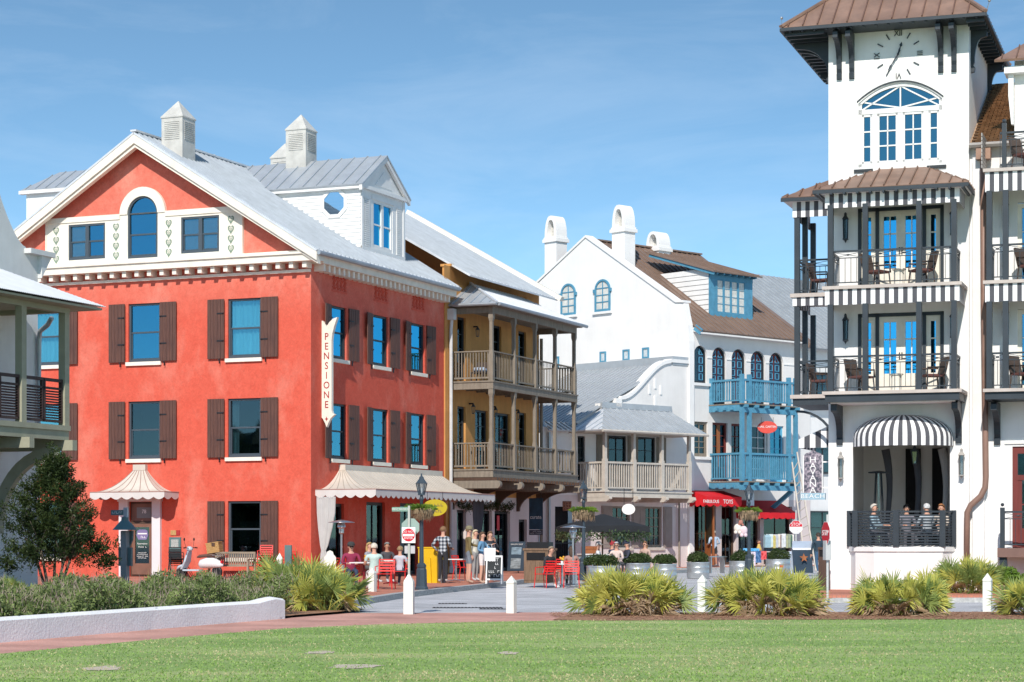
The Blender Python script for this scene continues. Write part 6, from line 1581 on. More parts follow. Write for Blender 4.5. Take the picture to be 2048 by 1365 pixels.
# ---- bollards
bol = MB(); bol.prism([(-.085, 0), (.085, 0), (.085, .62), (-.085, .62)], -.085, .085); bol.lathe([(.105, .62), (.125, .63), (.125, .66), (.004, .79)], 4, a0=math.pi/4)
bmesh_ = bol.mesh('bollard', M['postwhite'])
bl = [(1023, 1226, 0, 1.0, 'white square bollard standing alone at the near edge of the grey road'), (745, 1193, .0, .98, 'white square bollard on the brick pavement in front of the red terrace chairs'),
      (1405, 1222, 0, 1.0, 'white square bollard between the two middle palmetto clumps'), (1975, 1222, 0, 1.04, 'white square bollard near the right edge in front of the hotel')]
for (u, v, z, s, lb) in bl:
    g = ground(u, v, z); o = link('bollard', bmesh_, None, Matrix.Translation((g.x, g.y, -.02)) @ Matrix.Rotation(FR.a, 4, 'Z') @ Matrix.Diagonal((s, s, s*1.02, 1))); tag(o, lb, 'bollard', 'white bollards round the square')
g = ground(538, 1176, .03); o = link('bollard', bmesh_, None, Matrix.Translation((g.x, g.y+3, .02)) @ Matrix.Diagonal((1.1, 1.1, 1.35, 1))); tag(o, 'white bollard behind the shrubs in front of the stacked red chairs', 'bollard', 'white bollards round the square')
B(-.1, .1, -.1, .1, 0, .98).build('green_post', M['verdi'], o, T_(.24, .15, 0))
g = ground(660, 1178, .1); mb = MB(); mb.prism([(-.17, 0), (.17, 0), (.17, .92), (.1, 1.0), (.08, 1.08), (0, 1.12), (-.08, 1.08), (-.1, 1.0), (-.17, .92)], -.17, .17)
tag(mb.build('gate_pier', M['postwhite'], None, Matrix.Translation((g.x, g.y, .1)) @ Matrix.Rotation(FR.a+.5, 4, 'Z')), 'thick white pier with a rounded top beside the tied grey drape', 'pier')
# ---- road signs
def octagon(r): return [(r*math.cos(math.pi/8+math.pi/4*k), r*math.sin(math.pi/8+math.pi/4*k)) for k in range(8)]
g = ground(818, 1228); sp_ = thing('sign_post', 'white wooden post with do not enter sign and West Water St plate', 'road sign', (g.x, g.y, -.02), R_(-8))
mb = MB(); mb.prism([(-.10, 0), (.10, 0), (.10, .68), (-.10, .68)], -.10, .10); mb.lathe([(.135, .68), (.135, .70), (.03, .84)], 4, a0=math.pi/4); mb.build('post', M['postwhite'], sp_)
MB().path([(0, 0, .8), (0, 0, 2.28)], .026, 8).build('pole', mat('galv_pole', (.5, .53, .48), .5), sp_)
o = MB().prism([(-.145, 1.50), (.145, 1.50), (.145, 1.83), (-.145, 1.83)], -.05, -.04).build('do_not_enter_sign', M['signwhite'], sp_)
mb = MB(); mb.M = T_(0, -.051, 1.668) @ Matrix.Rotation(R_(90), 4, 'X'); mb.lathe([(.135, 0), (.135, .003)], 28); d = mb.build('red_disc', M['signred'], o)
B(-.12, .12, -.057, -.054, 1.64, 1.69).build('white_bar', M['signwhite'], d); text(d, 'DO NOT', .062, T_(0, -.056, 1.735), M['signwhite']); text(d, 'ENTER', .062, T_(0, -.056, 1.60), M['signwhite'])
mb = MB(); mb.M = T_(.02, .06, 1.83) @ Matrix.Rotation(R_(8), 4, 'Z'); mb.prism(octagon(.2), 0, .01); mb.build('stop_sign_back', M['signback'], sp_)
o = B(-.36, .02, -.012, .0, 2.16, 2.25).build('name_plate', M['signgreen'], sp_); text(o, 'WEST WATER ST', .05, T_(-.17, -.016, 2.205), M['signwhite'])
mb = MB(); mb.box(-.1, .12, .03, .04, 1.28, 1.45); mb.build('small_plate', mat('grey_plate', (.5, .5, .52), .5), sp_)
def stop_sign(u, v, z, Yv, rz, lab, white=True, H=2.4):
    g = ground(u, v, z); t = thing('stop_sign', lab, 'road sign', (g.x, g.y, z), rz)
    MB().path([(0, 0, 0), (0, 0, H)], .03, 8).build('pole', mat('galv_pole2', (.55, .56, .54), .5), t)
    zc = H-.72 if white else H-.45; r = .30
    mb = MB(); mb.M = T_(0, -.045, zc); mb.prism(octagon(r), 0, .012); o = mb.build('sign_plate', M['signwhite'], t)
    top = [p for p in octagon(r*.95)]; top = [(x, z_) for x, z_ in top if z_ > .0] ; top = sorted(top, key=lambda q: math.atan2(q[1], q[0]))
    mb = MB(); mb.M = T_(0, -.05, zc)
    if white: mb.prism([(r*.88, .02)] + top + [(-r*.88, .02)], 0, .004)
    else: mb.prism(octagon(r*.95), 0, .004)
    mb.build('red_field', M['signred'], o); text(o, 'STOP', .19, T_(0, -.056, zc+(.115 if white else 0)), M['signwhite'], sx=.9)
    if white: scribble(o, T_(0, -.05, zc-.12), .34, .24, 3, mat('faint_grey', (.5, .5, .52), .6), 7)
    return t
stop_sign(1592, 1150, 0, 0, R_(-10), 'stop sign, red above and white below, on a grey pole near the toy shop', H=2.75)
t = stop_sign(1655, 1199, .1, 0, R_(-78), 'stop sign seen almost edge-on at the corner of the hotel', False, 2.05)
B(-.1, .1, -.08, .06, .95, 1.42).build('control_box', mat('grey_box', (.5, .51, .5), .5), t)
# ---- bins and boards
def place(name, u, v, z, lab, cat, rz=None, group=None):
    g = ground(u, v, z); return thing(name, lab, cat, (g.x, g.y, z), FR.a if rz is None else rz, group)
t = place('litter_bin', 1648, 1181, .1, 'slatted dark brown litter bin beside the hotel corner', 'bin', FT.a)
mb = MB()
for k in range(5): mb.box(-.26+k*.105, -.165+k*.105, -.28, -.26, .05, .95); mb.box(.26, .28, -.26+k*.105, -.165+k*.105, .05, .95)
mb.box(-.26, .26, -.26, .26, .03, .93); t.scale = (.5, .6, 1); mb.build('body', M['darkwood'], t); mb = MB(); mb.box(-.29, .29, -.3, .29, 1.15, 1.22)
for sx in (-1, 1): mb.box(sx*.24-.03, sx*.24+.03, -.26, .26, .93, 1.15)
mb.build('lid', M['darkwood'], t); B(-.2, .2, -.25, .25, .95, 1.14).build('opening', M['dark'], t)
t = place('wooden_bin', 1080, 1166, PZ, 'wooden litter cabinet with dark slot behind the seated man in black', 'bin')
mb = MB(); mb.box(-.42, .42, -.35, .35, .0, 1.05); mb.box(-.45, .45, -.38, .38, 1.05, 1.12)
for k in range(6): mb.box(-.4+k*.135, -.28+k*.135, -.365, -.35, .08, .68)
mb.build('body', M['wood'], t); B(-.32, .32, -.37, -.34, .74, .98).build('slot', M['dark'], t); B(-.38, .38, -.2, .2, 1.12, 1.32).build('tray', M['black'], t)
t = place('yellow_cabinet', 863, 1166, PZ, 'bright yellow cabinet standing behind the lamp post under the awning', 'cabinet')
mb = MB(); mb.box(-.33, .33, -.3, .3, 0, 1.12); mb.box(-.35, .35, -.32, .32, 1.12, 1.16); mb.build('body', M['yellow'], t)
mb = MB(); mb.prism([(-.12, 0), (.16, 0), (.12, .8), (.06, .84)], -.36, -.31); mb.build('side_fin', M['yellow'], t)
t = place('menu_post', 880, 1166, PZ, 'grey patterned menu stand between the yellow cabinet and the plaid shirt man', 'stand')
mb = MB(); mb.box(-.16, .16, -.12, .12, 0, .75); mb.build('body', mat('speckled', (.25, .26, .28), .6, vs=20, c2=(.08, .08, .09)), t)
t = place('chalkboard', 989, 1168, PZ, 'sandwich chalkboard with white handwriting on the pavement', 'sign', R_(-8))
for s in (-1, 1):
    mb = MB(); mb.M = T_(0, s*.2, 0) @ Matrix.Rotation(R_(s*13), 4, 'X')
    mb.box(-.26, -.22, -.015, .015, 0, .92); mb.box(.22, .26, -.015, .015, 0, .92); mb.box(-.22, .22, -.015, .015, .86, .92); mb.box(-.22, .22, -.015, .015, .12, .17); o = mb.build('frame', M['siding'], t)
    mb = MB(); mb.M = T_(0, s*.2, 0) @ Matrix.Rotation(R_(s*13), 4, 'X'); mb.box(-.22, .22, -.008, .008, .17, .86); mb.build('slate', M['slate'], o)
for s in (-1,): CB = T_(0, s*.2, 0) @ Matrix.Rotation(R_(s*13), 4, 'X'); text(t, 'BEST', .15, CB @ T_(-.02, -.014, .77), M['chalk']); scribble(t, CB @ T_(0, -.012, .46), .36, .5, 4, M['chalk'], 8, 'chalk_writing')
t = place('gallery_board', 1030, 1147, PZ, 'dark poster stand with two sea pictures by the gallery door', 'sign')
mb = MB(); mb.M = Matrix.Rotation(R_(-10), 4, 'X'); mb.box(-.36, .36, 0, .05, .1, 1.32); mb.build('board', M['navy'], t)
for (z0, z1, c) in ((.78, 1.08, (.25, .36, .45)), (.2, .62, (.3, .35, .38))):
    mb = MB(); mb.M = Matrix.Rotation(R_(-10), 4, 'X'); mb.box(-.22, .22, -.01, 0, z0, z1); mb.build('picture', mat('sea_picture', c, .5, vs=4, c2=tuple(x*.35 for x in c), stretch=(1, 1, 4)), t)
text(t, 'GALLERY SHOP', .08, Matrix.Rotation(R_(-10), 4, 'X') @ T_(0, -.012, 1.2), M['chalk']); MB().path([(0, .1, 0), (0, .35, .0), (0, .2, 1.0)], .02, 5).build('prop', M['iron'], t)
t = place('blue_sandwich_board', 1603, 1146, PZ, 'navy and white sandwich board right of the clothes display', 'sign', FW.a+R_(60))
mb = MB(); mb.M = T_(0, -.25, 0) @ Matrix.Rotation(R_(-14), 4, 'X'); mb.box(-.42, .42, -.02, .02, 0, 1.35); mb.build('panel', M['navy'], t); mb = MB(); mb.M = T_(0, .25, 0) @ Matrix.Rotation(R_(14), 4, 'X'); mb.box(-.42, .42, -.02, .02, 0, 1.35); mb.build('panel', mat('pale_panel', (.5, .58, .7), .6), t)
mb = MB(); mb.M = T_(0, -.275, 0) @ Matrix.Rotation(R_(-14), 4, 'X'); mb.box(-.4, .4, -.01, 0, .98, 1.33); mb.build('header', M['signwhite'], t); mb = MB(); mb.M = T_(0, -.285, .62) @ Matrix.Rotation(R_(-14), 4, 'X'); mb.prism([(.2*math.cos(k*math.pi*.2+math.pi/2)*(1 if k % 2 == 0 else .42), .2*math.sin(k*math.pi*.2+math.pi/2)*(1 if k % 2 == 0 else .42)) for k in range(10)], -.01, 0); mb.build('star', M['orangewood'], t)
# ---- hanging signs
ps = thing('projecting_sign', 'cream vertical projecting sign lettered PENSIONE on the corner of the red building', 'sign', FR.w(.2, .9, 5.62), FR.a)
n = 8; L1 = [(.20, .42), (.20, 3.2)] + [(.20+.23*(k/n)**2, 3.2+.82*(k/n)) for k in range(1, n+1)] + [(.12, 3.86), (0, 3.72)]
R1 = [(.30, .42), (.16, .3), (.06, .12), (0, 0)]
out = [(0, 0), (.06, .14), (.16, .32), (.33, .46), (.23, .50), (.20, .6), (.20, 3.15), (.23, 3.4), (.31, 3.68), (.43, 4.0), (.26, 3.95), (.10, 3.82), (0, 3.66)]
prof = out + [(-x, z) for x, z in out[-2:0:-1]]
MB().prism(prof, -.075, .075).build('board', M['cream'], ps)
for k, ch in enumerate('PENSIONE'): text(ps, ch, .36, T_(0, -.082, 3.3-k*.355), M['letterred'], ext=.006, sx=.9)
mb = MB(); mb.prism([(.07*math.cos(k*math.pi/4+math.pi/2)*(1 if k % 2 == 0 else .4), .3+.09*math.sin(k*math.pi/4+math.pi/2)*(1 if k % 2 == 0 else .4)) for k in range(8)], -.085, -.076); mb.build('star', M['letterred'], ps)
for z in (.95, 2.75): MB().bar((-.19, .0, z), (-.45, .0, z), .04, .04).build('bracket', M['cream'], ps)
cs_ = thing('banner_sign', 'dark blue hanging banner lettered curate under the ochre balcony', 'sign', FR.w(.75, 19.8, 0), FR.a+R_(0))
w_ = .33
B(-w_, w_, -.02, .02, 1.95, 3.35).build('banner', mat('blue_banner', (.04, .10, .16), .7, vs=1.5, c2=(.02, .035, .05)), cs_); text(cs_, 'curate', .25, T_(0, -.03, 2.5), M['signwhite'], sx=.85)
B(-w_, w_, -.02, .02, 1.70, 1.93).build('lower_panel', M['charcoal'], cs_); scribble(cs_, T_(0, -.025, 1.82), .56, .17, 2, M['chalk'], 9); mb = MB(); mb.path([(-.25, 0, 3.35), (-.25, 0, 3.65)], .01, 4); mb.path([(.25, 0, 3.35), (.25, 0, 3.65)], .01, 4); mb.build('hangers', M['iron'], cs_)
pz = at(870, 1016, 74.5); os_ = thing('oval_shop_sign', 'mustard yellow oval sign hanging behind the nearest fern basket', 'sign', pz, FR.a)
mb = MB(); mb.M = Matrix.Rotation(R_(90), 4, 'X') @ Matrix.Diagonal((1, .62, 1, 1)); mb.lathe([(.48, -.02), (.48, .02)], 28); mb.build('board', M['oval'], os_); scribble(os_, T_(0, -.025, .1), .7, .17, 1, M['wood'], 10); scribble(os_, T_(.05, -.025, -.12), .55, .16, 1, M['wood'], 11); mb = MB(); mb.path([(-.3, 0, .25), (-.3, 0, .55)], .01, 4); mb.path([(.3, 0, .25), (.3, 0, .55)], .01, 4); mb.build('hangers', M['iron'], os_)
pz = at(1257, 1019, 95); o2 = thing('white_oval_sign', 'white oval sign on chains below the cream balcony', 'sign', pz, FW.a+R_(40))
mb = MB(); mb.M = Matrix.Rotation(R_(90), 4, 'X') @ Matrix.Diagonal((1, .82, 1, 1)); mb.lathe([(.30, -.02), (.30, .02)], 24); mb.build('board', M['signwhite'], o2); mb = MB(); mb.path([(-.2, 0, .2), (-.2, 0, .95)], .014, 4); mb.path([(.2, 0, .2), (.2, 0, .95)], .014, 4); mb.build('chains', M['iron'], o2)
# ---- red metal chairs and tables
def red_chair(m='redmetal'):
    t = thing('metal_chair', 'x', 'chair')
    mb = MB()
    for k in range(6): mb.box(-.235+.0, .235, -.22+k*.075, -.16+k*.075, .43, .445)
    mb.box(-.24, -.21, -.23, .23, .42, .446); mb.box(.21, .24, -.23, .23, .42, .446); mb.build('seat', M[m], t)
    bk = MB(); bk.M = T_(0, .22, .44) @ Matrix.Rotation(R_(-12), 4, 'X')
    for sx in (-1, 1): bk.box(sx*.22-.015, sx*.22+.015, -.015, .015, 0, .42)
    bk.box(-.22, .22, -.015, .015, .39, .42); 
    for k in range(4): bk.box(-.21, .21, -.008, .008, .06+k*.08, .105+k*.08)
    bk.build('backrest', M[m], t)
    for sx in (-1, 1):
        MB().path([(sx*.225, -.2, .44), (sx*.25, -.24, 0)], .016, 5).build('leg', M[m], t); MB().path([(sx*.225, .2, .44), (sx*.25, .27, 0)], .016, 5).build('leg', M[m], t)
        MB().path([(sx*.235, -.2, .44), (sx*.25, -.17, .64), (sx*.25, .24, .66)], .016, 5).build('armrest', M[m], t)
    return t
rc = red_chair()
chairs = [(770, 1179, PZ, 172, 'red metal chair with its back to the road under the woman in mint'), (800, 1172, PZ, 165, 'red metal chair holding the boy in the pale shirt'), (700, 1172, PZ, 20, 'red metal chair holding the man in the maroon shirt'),
          (655, 1172, PZ, 60, 'red metal chair half hidden by the white pier beside the drape'), (1090, 1176, 0, 140, 'red metal chair under the man in black on the road'), (1143, 1176, 0, 178, 'red metal chair under the woman in pink beside the steel heater'),
          (1166, 1168, 0, 200, 'red metal chair at the far side of the road table'), (925, 1160, PZ, -60, 'red metal chair behind the standing man in olive'), (1115, 1168, 0, 150, 'red metal chair facing the road table from behind')]
for i, (u, v, z, a, lb) in enumerate(chairs):
    o = rc if i == 0 else copy_tree(rc); g = ground(u, v, z); o.location = g; o.rotation_euler = (0, 0, R_(a)+R_(180) if False else R_(a-180)); tag(o, lb, 'chair', 'red metal terrace chairs')
def table(u, v, z, lab, w=.62, m='tabletop', lm='maroonmetal'):
    g = ground(u, v, z); t = thing('cafe_table', lab, 'table', g, FR.a+.2)
    MB().box(-w/2, w/2, -w/2, w/2, .72, .75).build('table_top', M[m], t); MB().path([(0, 0, .04), (0, 0, .72)], .03, 8).build('column', M[lm], t); mb = MB()
    for k in range(4): A = math.pi/2*k+.78; mb.path([(0, 0, .06), (math.cos(A)*.3, math.sin(A)*.3, .015)], .02, 5)
    mb.build('foot', M[lm], t); return t
t1 = table(728, 1176, PZ, 'white topped cafe table before the man in the maroon shirt', .7); t2 = table(1124, 1174, 0, 'white topped cafe table on the road beside the man in black', .7, lm='steel'); t3 = table(783, 1168, PZ, 'white topped cafe table at which the boy sits', .7); t4 = table(912, 1163, PZ, 'white topped cafe table behind the man in the plaid shirt', .6, lm='steel')
t5 = table(1178, 1163, 0, 'red topped table behind the steel heater', .8, 'redmetal')
def flowers(u, v, Y, lb):
    p = at(u, v, Y); t = thing('flower_glass', lb, 'vase', p, 0); MB().lathe([(.03, 0), (.04, .12)], 8).build('glass', M['signwhite'], t); mb = MB(); r = random.Random(u)
    for k in range(7): mb.ball((r.uniform(-.06, .06), r.uniform(-.05, .05), .16+r.uniform(0, .1)), .035, 6)
    mb.build('blooms', mat('orange_bloom', (.75, .28, .03), .7, vs=9, c2=(.6, .45, .05)), t)
flowers(1124, 1130, 65.5, 'orange flowers in a glass on the road table'); flowers(733, 1130, 61, 'orange flowers in a glass on the terrace table')
# ---- patio heaters
def heater(u, Y, z, top_v, lb):
    zt = CH-(top_v-HZ)*Y/F_PX-z; t = thing('patio_heater', lb, 'patio heater', ((u-1024)*Y/F_PX, Y, z), .3)
    MB().lathe([(.2, 0), (.2, .05), (.13, .08), (.12, .62), (.05, .7)], 14).build('tank_housing', M['steel'], t, smooth=True, angle=35); MB().path([(0, 0, .68), (0, 0, zt-.42)], .03, 8).build('pole', M['steel'], t)
    MB().lathe([(.05, zt-.42), (.08, zt-.38), (.08, zt-.25), (.13, zt-.2), (.12, zt-.1), (.09, zt-.06)], 12).build('burner', M['steel'], t, smooth=True, angle=35)
    MB().lathe([(.42, zt-.06), (.41, zt-.045), (.2, zt), (.03, zt+.03)], 20).build('reflector', M['steel'], t, smooth=True)
heater(683, 66, PZ, 1042, 'steel mushroom patio heater beside the tied grey drape'); heater(1146, 68.5, 0, 1052, 'steel mushroom patio heater standing on the road by the red chairs')
t = thing('pyramid_heater', 'dark pyramid patio heater inside the hotel loggia', 'patio heater', FT.w(1.3, .9, 1.26), FT.a)
mb = MB()
for k in range(4): A = math.pi/4+math.pi/2*k; mb.path([(math.cos(A)*.24, math.sin(A)*.24, 0), (math.cos(A)*.1, math.sin(A)*.1, 2.2)], .018, 4)
mb.build('frame', M['sashdk'], t); MB().lathe([(.38, 2.2), (.36, 2.23), (.05, 2.27)], 4, a0=math.pi/4).build('hood', M['sashdk'], t); MB().path([(0, 0, .2), (0, 0, 2.2)], .04, 6).build('tube', M['lampglass'], t)
# ---- umbrella, counter
um = thing('market_umbrella', 'black square umbrella with a leafy garland hanging from its rim', 'umbrella', ((1205-1024)*80/F_PX, 80, 0), .35)
zr, zp = 2.0, 2.5; R8 = 1.36
rim = [(R8*x, R8*y) for x, y in ((-1, -1), (0, -1), (1, -1), (1, 0), (1, 1), (0, 1), (-1, 1), (-1, 0))]
mb = MB(); vs_ = [(0, 0, zp)] + [(x, y, zr+(.05 if abs(x) < 1e-6 or abs(y) < 1e-6 else 0)) for x, y in rim] + [(x*1.01, y*1.01, zr-.2) for x, y in rim]
mb.add(vs_, [(0, i+1, (i+1) % 8+1) for i in range(8)] + [(i+1, i+9, (i+1) % 8+9, (i+1) % 8+1) for i in range(8)]); mb.build('canopy', M['umbrella'], um)
MB().path([(0, 0, 0), (0, 0, zp)], .035, 8).build('pole', M['wood'], um); mb = MB()
for x, y in rim: mb.path([(0, 0, zp-.06), (x*.97, y*.97, zr)], .012, 4)
mb.build('ribs', M['wood'], um); MB().lathe([(.3, 0), (.3, .06), (.06, .1), (.05, .3)], 12).build('base', M['iron'], um)
mb = MB(); rg = random.Random(9)
for i in range(900):
    k = rg.randrange(8); a, b = rim[k], rim[(k+1) % 8]; t_ = rg.random(); c = Vector((a[0]+(b[0]-a[0])*t_, a[1]+(b[1]-a[1])*t_, zr-.2-rg.random()**2*.3)); d = Vector((rg.gauss(0, 1), rg.gauss(0, 1), rg.gauss(-.4, 1))).normalized(); e = d.cross(Vector((.2, .4, .9))).normalized()*.035
    mb.add([c, c+d*.07+e, c+d*.15, c+d*.07-e], [(0, 1, 2, 3)])
mb.build('garland', leafmat('eucalyptus', (.20, .28, .14), (.09, .14, .07)), um, recalc=False)
t = place('market_counter', 1190, 1150, 0, 'pale blue counter with wooden crate under the black umbrella', 'counter', .35)
MB().box(-.65, .65, -.3, .3, 0, .85).build('body', mat('pale_blue', (.42, .60, .66), .6), t); MB().box(-.7, .7, -.35, .35, .85, .9).build('top', M['tabletop'], t); MB().box(-.55, .1, -.2, .2, .9, 1.22).box(-.58, .13, -.22, -.2, .93, 1.0).box(-.58, .13, -.22, -.2, 1.1, 1.18).build('crate', M['orangewood'], t)
# ---- galvanised tubs with shrubs
def shrub_mass(mb, c, rad, n, rr, leaf=.045, squash=.75):
    for i in range(n):
        A = rr.uniform(0, 6.283); ph = math.acos(rr.uniform(-.25, 1)); r = rad*(rr.uniform(.55, 1.0)**.5)*(1+.12*math.sin(A*3+c[0]*7)+.08*math.sin(A*7+ph*5))
        p_ = Vector((c[0]+r*math.sin(ph)*math.cos(A), c[1]+r*math.sin(ph)*math.sin(A), c[2]+r*math.cos(ph)*squash))
        d = Vector((rr.gauss(0, 1), rr.gauss(0, 1), rr.gauss(.3, 1))).normalized(); e = d.cross(Vector((rr.gauss(0, 1), rr.gauss(0, 1), rr.gauss(0, 1)))).normalized(); l = leaf*rr.uniform(.7, 1.3)
        mb.add([p_-d*l, p_+e*l*.4, p_+d*l, p_-e*l*.4], [(0, 1, 2, 3)])
tubs = [(1202, 1169, .5, 0, .42, 'galvanised tub shrub nearest the road table, left of the palmettos'), (1275, 1160, .48, 0, .5, 'galvanised tub shrub mostly hidden behind the left palmetto clump'), (1330, 1163, .42, 0, .45, 'galvanised tub shrub right of the left palmetto clump, before the pale wall'),
        (1396, 1157, .44, 0, .42, 'galvanised tub with a round shrub between pale wall and toy shop door'), (1483, 1153, .50, 0, .48, 'galvanised tub with shrub at the foot of the third lamp post'), (1556, 1147, .54, 0, .47, 'galvanised tub with shrub and red sticker before the clothes display')]
for i, (u, v, r, z, sh_, lb) in enumerate(tubs):
    g = ground(u, v, z); t = thing('galvanised_planter', lb, 'planter', g, .3*i, 'galvanised tub planters'); h = .62
    MB().lathe([(r*.97, 0), (r*.97, .04), (r, .06), (r, .2), (r*1.02, .22), (r, .24), (r, .40), (r*1.02, .42), (r, .44), (r, .58), (r*1.035, .6), (r*1.03, .63), (r*.96, .62), (r*.94, .56)], 28).build('tub', M['galv'], t, smooth=True, angle=40)
    rr = random.Random(i+20); mb = MB(); k = 2 if i in (0, 1, 2) else 1
    for q in range(k): shrub_mass(mb, ((q-.5)*r*.7 if k == 2 else 0, 0, h+.1), r*(.92 if k == 1 else .8), 2600 if k == 1 else 1700, rr, .042, .72)
    mb.build('shrub', M['leaftub'], t, recalc=False); MB().lathe([(r*.93, h-.08), (r*.9, h-.04), (.01, h+.12)], 14).build('soil', M['soil'], t)
    if i == 5: B(-.09, .09, -r-.012, -r+.02, .27, .36).build('sticker', M['signred'], t, Matrix.Rotation(-.3*i+.15, 4, 'Z'))
# ---- shop display outside the toy shop
def fw(x, y, z=0): return FW.w(x, y, z)
dt = thing('display_table', 'white and pale blue draped display table under the right red awning', 'table', fw(2.0, 4.9, PZ), FW.a+R_(90))
MB().box(-1.15, 1.15, -.4, .4, .72, .76).build('table_top', M['tabletop'], dt); MB().box(-1.16, 1.16, -.42, -.40, .30, .75).build('cloth', mat('blue_white_cloth', (.58, .64, .74), .8, var=.15, vs=3), dt)
for sx in (-1, 1):
    for sy in (-1, 1): MB().box(sx*1.05-.03, sx*1.05+.03, sy*.33-.03, sy*.33+.03, 0, .72).build('leg', M['navy'], dt)
cr = thing('clothes_rack', 'rack of hanging pale shirts behind the display table', 'clothes rack', fw(1.55, 4.9, PZ), FW.a+R_(90))
mb = MB(); mb.path([(-1.1, 0, 0), (-1.1, 0, 1.65), (1.1, 0, 1.65), (1.1, 0, 0)], .02, 6); mb.build('rail', M['iron'], cr)
cols = [(.30, .45, .52), (.5, .6, .62), (.62, .5, .16), (.55, .56, .6), (.62, .58, .5), (.3, .22, .2), (.66, .66, .66), (.6, .62, .66), (.34, .35, .22), (.3, .34, .25), (.1, .2, .14), (.68, .66, .62)]
for k, c_ in enumerate(cols):
    mb = MB(); x = -.95+k*.165+.03*math.sin(k*5); mb.prism([(-.06, .0), (.06, .0), (.075, .55), (.05, .62), (.0, .66), (-.05, .62), (-.075, .55)], -.2, .2); mb.build('shirt', cloth('shirt_cloth', c_), cr, T_(x, 0, .95+.03*math.sin(k*2.1)) @ Matrix.Rotation(R_(15+22*math.sin(k*1.9) if k else 75), 4, 'Z') @ Matrix.Diagonal((1.3, 1, 1+.12*math.sin(k*3.1), 1)))
bxs = thing('toy_boxes', 'stacked toy boxes and blue crate beside the toy shop door', 'boxes', fw(1.9, 2.35, PZ), FW.a+R_(90))
for (a, b, z0, z1, c_, nm) in ((-.8, -.1, .05, .75, (.55, .45, .5), 'printed_box'), (-.1, .35, .2, .8, (.02, .09, .22), 'blue_box'), (.3, .75, .35, .78, (.6, .03, .03), 'red_box'), (-.35, .2, .78, .92, (.05, .3, .6), 'blue_bag')): B(a, b, -.3, .3, z0, z1).build(nm, mat(nm+'_m', c_, .6, vs=9, c2=tuple(min(1, x*1.6+.1) for x in c_), lo=.45, hi=.6), bxs)
B(-.85, .8, -.32, .32, .0, .05).build('pallet', M['wood'], bxs)
pl = thing('plush_bundle', 'bundle of white and pink plush toys hanging by the toy shop post', 'toys', fw(1.4, 2.05, 2.05), 0)
for (dx_, dz_, r_, c_) in ((-.16, 0, .2, (.75, .72, .66)), (.14, -.12, .22, (.72, .58, .62)), (0, .3, .12, (.45, .2, .16))):
    mb = MB(); mb.ball((dx_, 0, dz_), r_, 10, (1, .8, 1.15)); mb.ball((dx_-.1, -.05, dz_-r_), r_*.5, 8); mb.ball((dx_+.1, -.05, dz_-r_), r_*.5, 8); mb.build('plush_toy', cloth('plush', c_), pl, smooth=True)
mn = thing('toy_doll', 'yellow dressed doll sitting on the boxes outside the toy shop', 'doll', fw(1.7, 3.1, PZ+.8), FW.a+R_(90))
MB().lathe([(.16, 0), (.14, .1), (.07, .3), (.05, .34)], 10).build('dress', cloth('yellow_dress', (.6, .42, .12)), mn, smooth=True); MB().ball((0, 0, .43), .1, 10).build('head', M['skintan'], mn, smooth=True); MB().ball((0, .03, .47), .11, 10, (1, 1, .8)).build('hair', M['darkwood'], mn, smooth=True)
t = thing('steel_bench', 'small steel topped bench left of the third lamp post', 'bench', ground(1432, 1147, PZ), .5)
MB().box(-.42, .42, -.2, .2, .66, .7).build('seat', M['steel'], t)
for sx in (-1, 1): MB().box(sx*.32-.025, sx*.32+.025, -.15, .15, 0, .66).build('leg', M['steel'], t)
# ---- ladder
ld = thing('ladder', 'pale wooden ladder leaning behind the vertical sign', 'ladder', (0, 0, 0))
a0, a1 = at(1632, 1092, 92), at(1594, 905, 93.5); b0, b1 = at(1612, 1092, 92.4), at(1584, 925, 93.6); a0.z = b0.z = PZ
mb = MB(); mb.bar(a0, a1, .06, .1, (0, 1, 0)); mb.build('stile', M['taupelt'], ld); mb = MB(); mb.bar(b0, b1, .06, .1, (0, 1, 0)); mb.build('stile', M['taupelt'], ld)
for k in range(1, 13): mb = MB(); mb.path([a0.lerp(a1, k/13), b0.lerp(b1, k/13)], .022, 5); mb.build('rung', M['taupelt'], ld)
# ---- in front of the red building: scooter, bench, basket, stacks of chairs
def fr(x, y, z=0): return FR.w(x, y, z)
FZ = PZ
bn = thing('garden_bench', 'weathered teak garden bench under the ground floor window', 'bench', fr(-2.6, -1.0, FZ), FR.a)
for k in range(5): B(-.8, .8, -.42+k*.1, -.34+k*.1, .42, .445).build('seat_slat', M['woodgrey'], bn)
for k in range(17): B(-.76+k*.093, -.71+k*.093, .08, .10, .46, .88).build('back_slat', M['woodgrey'], bn)
MB().box(-.82, .82, .06, .12, .88, .95).box(-.82, .82, .07, .11, .44, .49).build('back_rails', M['woodgrey'], bn)
for sx in (-1, 1): MB().box(sx*.8-.035, sx*.8+.035, -.45, -.38, 0, .66).box(sx*.8-.035, sx*.8+.035, .05, .12, 0, .95).box(sx*.8-.04, sx*.8+.04, -.47, .12, .66, .7).build('leg', M['woodgrey'], bn)
bk_ = thing('wicker_basket', 'woven wicker basket strapped on the scooter rack before the window', 'basket', fr(-2.95, -1.75, FZ+.92), FR.a+R_(8))
mb = MB()
for k in range(8): mb.box(-.24-.004*(k % 2), .24+.004*(k % 2), -.18-.004*(k % 2), .18+.004*(k % 2), k*.042, k*.042+.036)
mb.box(-.255, .255, -.195, .195, .34, .375); mb.build('weave', M['wicker'], bk_, Matrix.Rotation(R_(-9), 4, 'Y')); MB().box(-.06, .06, -.21, -.19, .24, .36).build('strap', M['darkwood'], bk_)
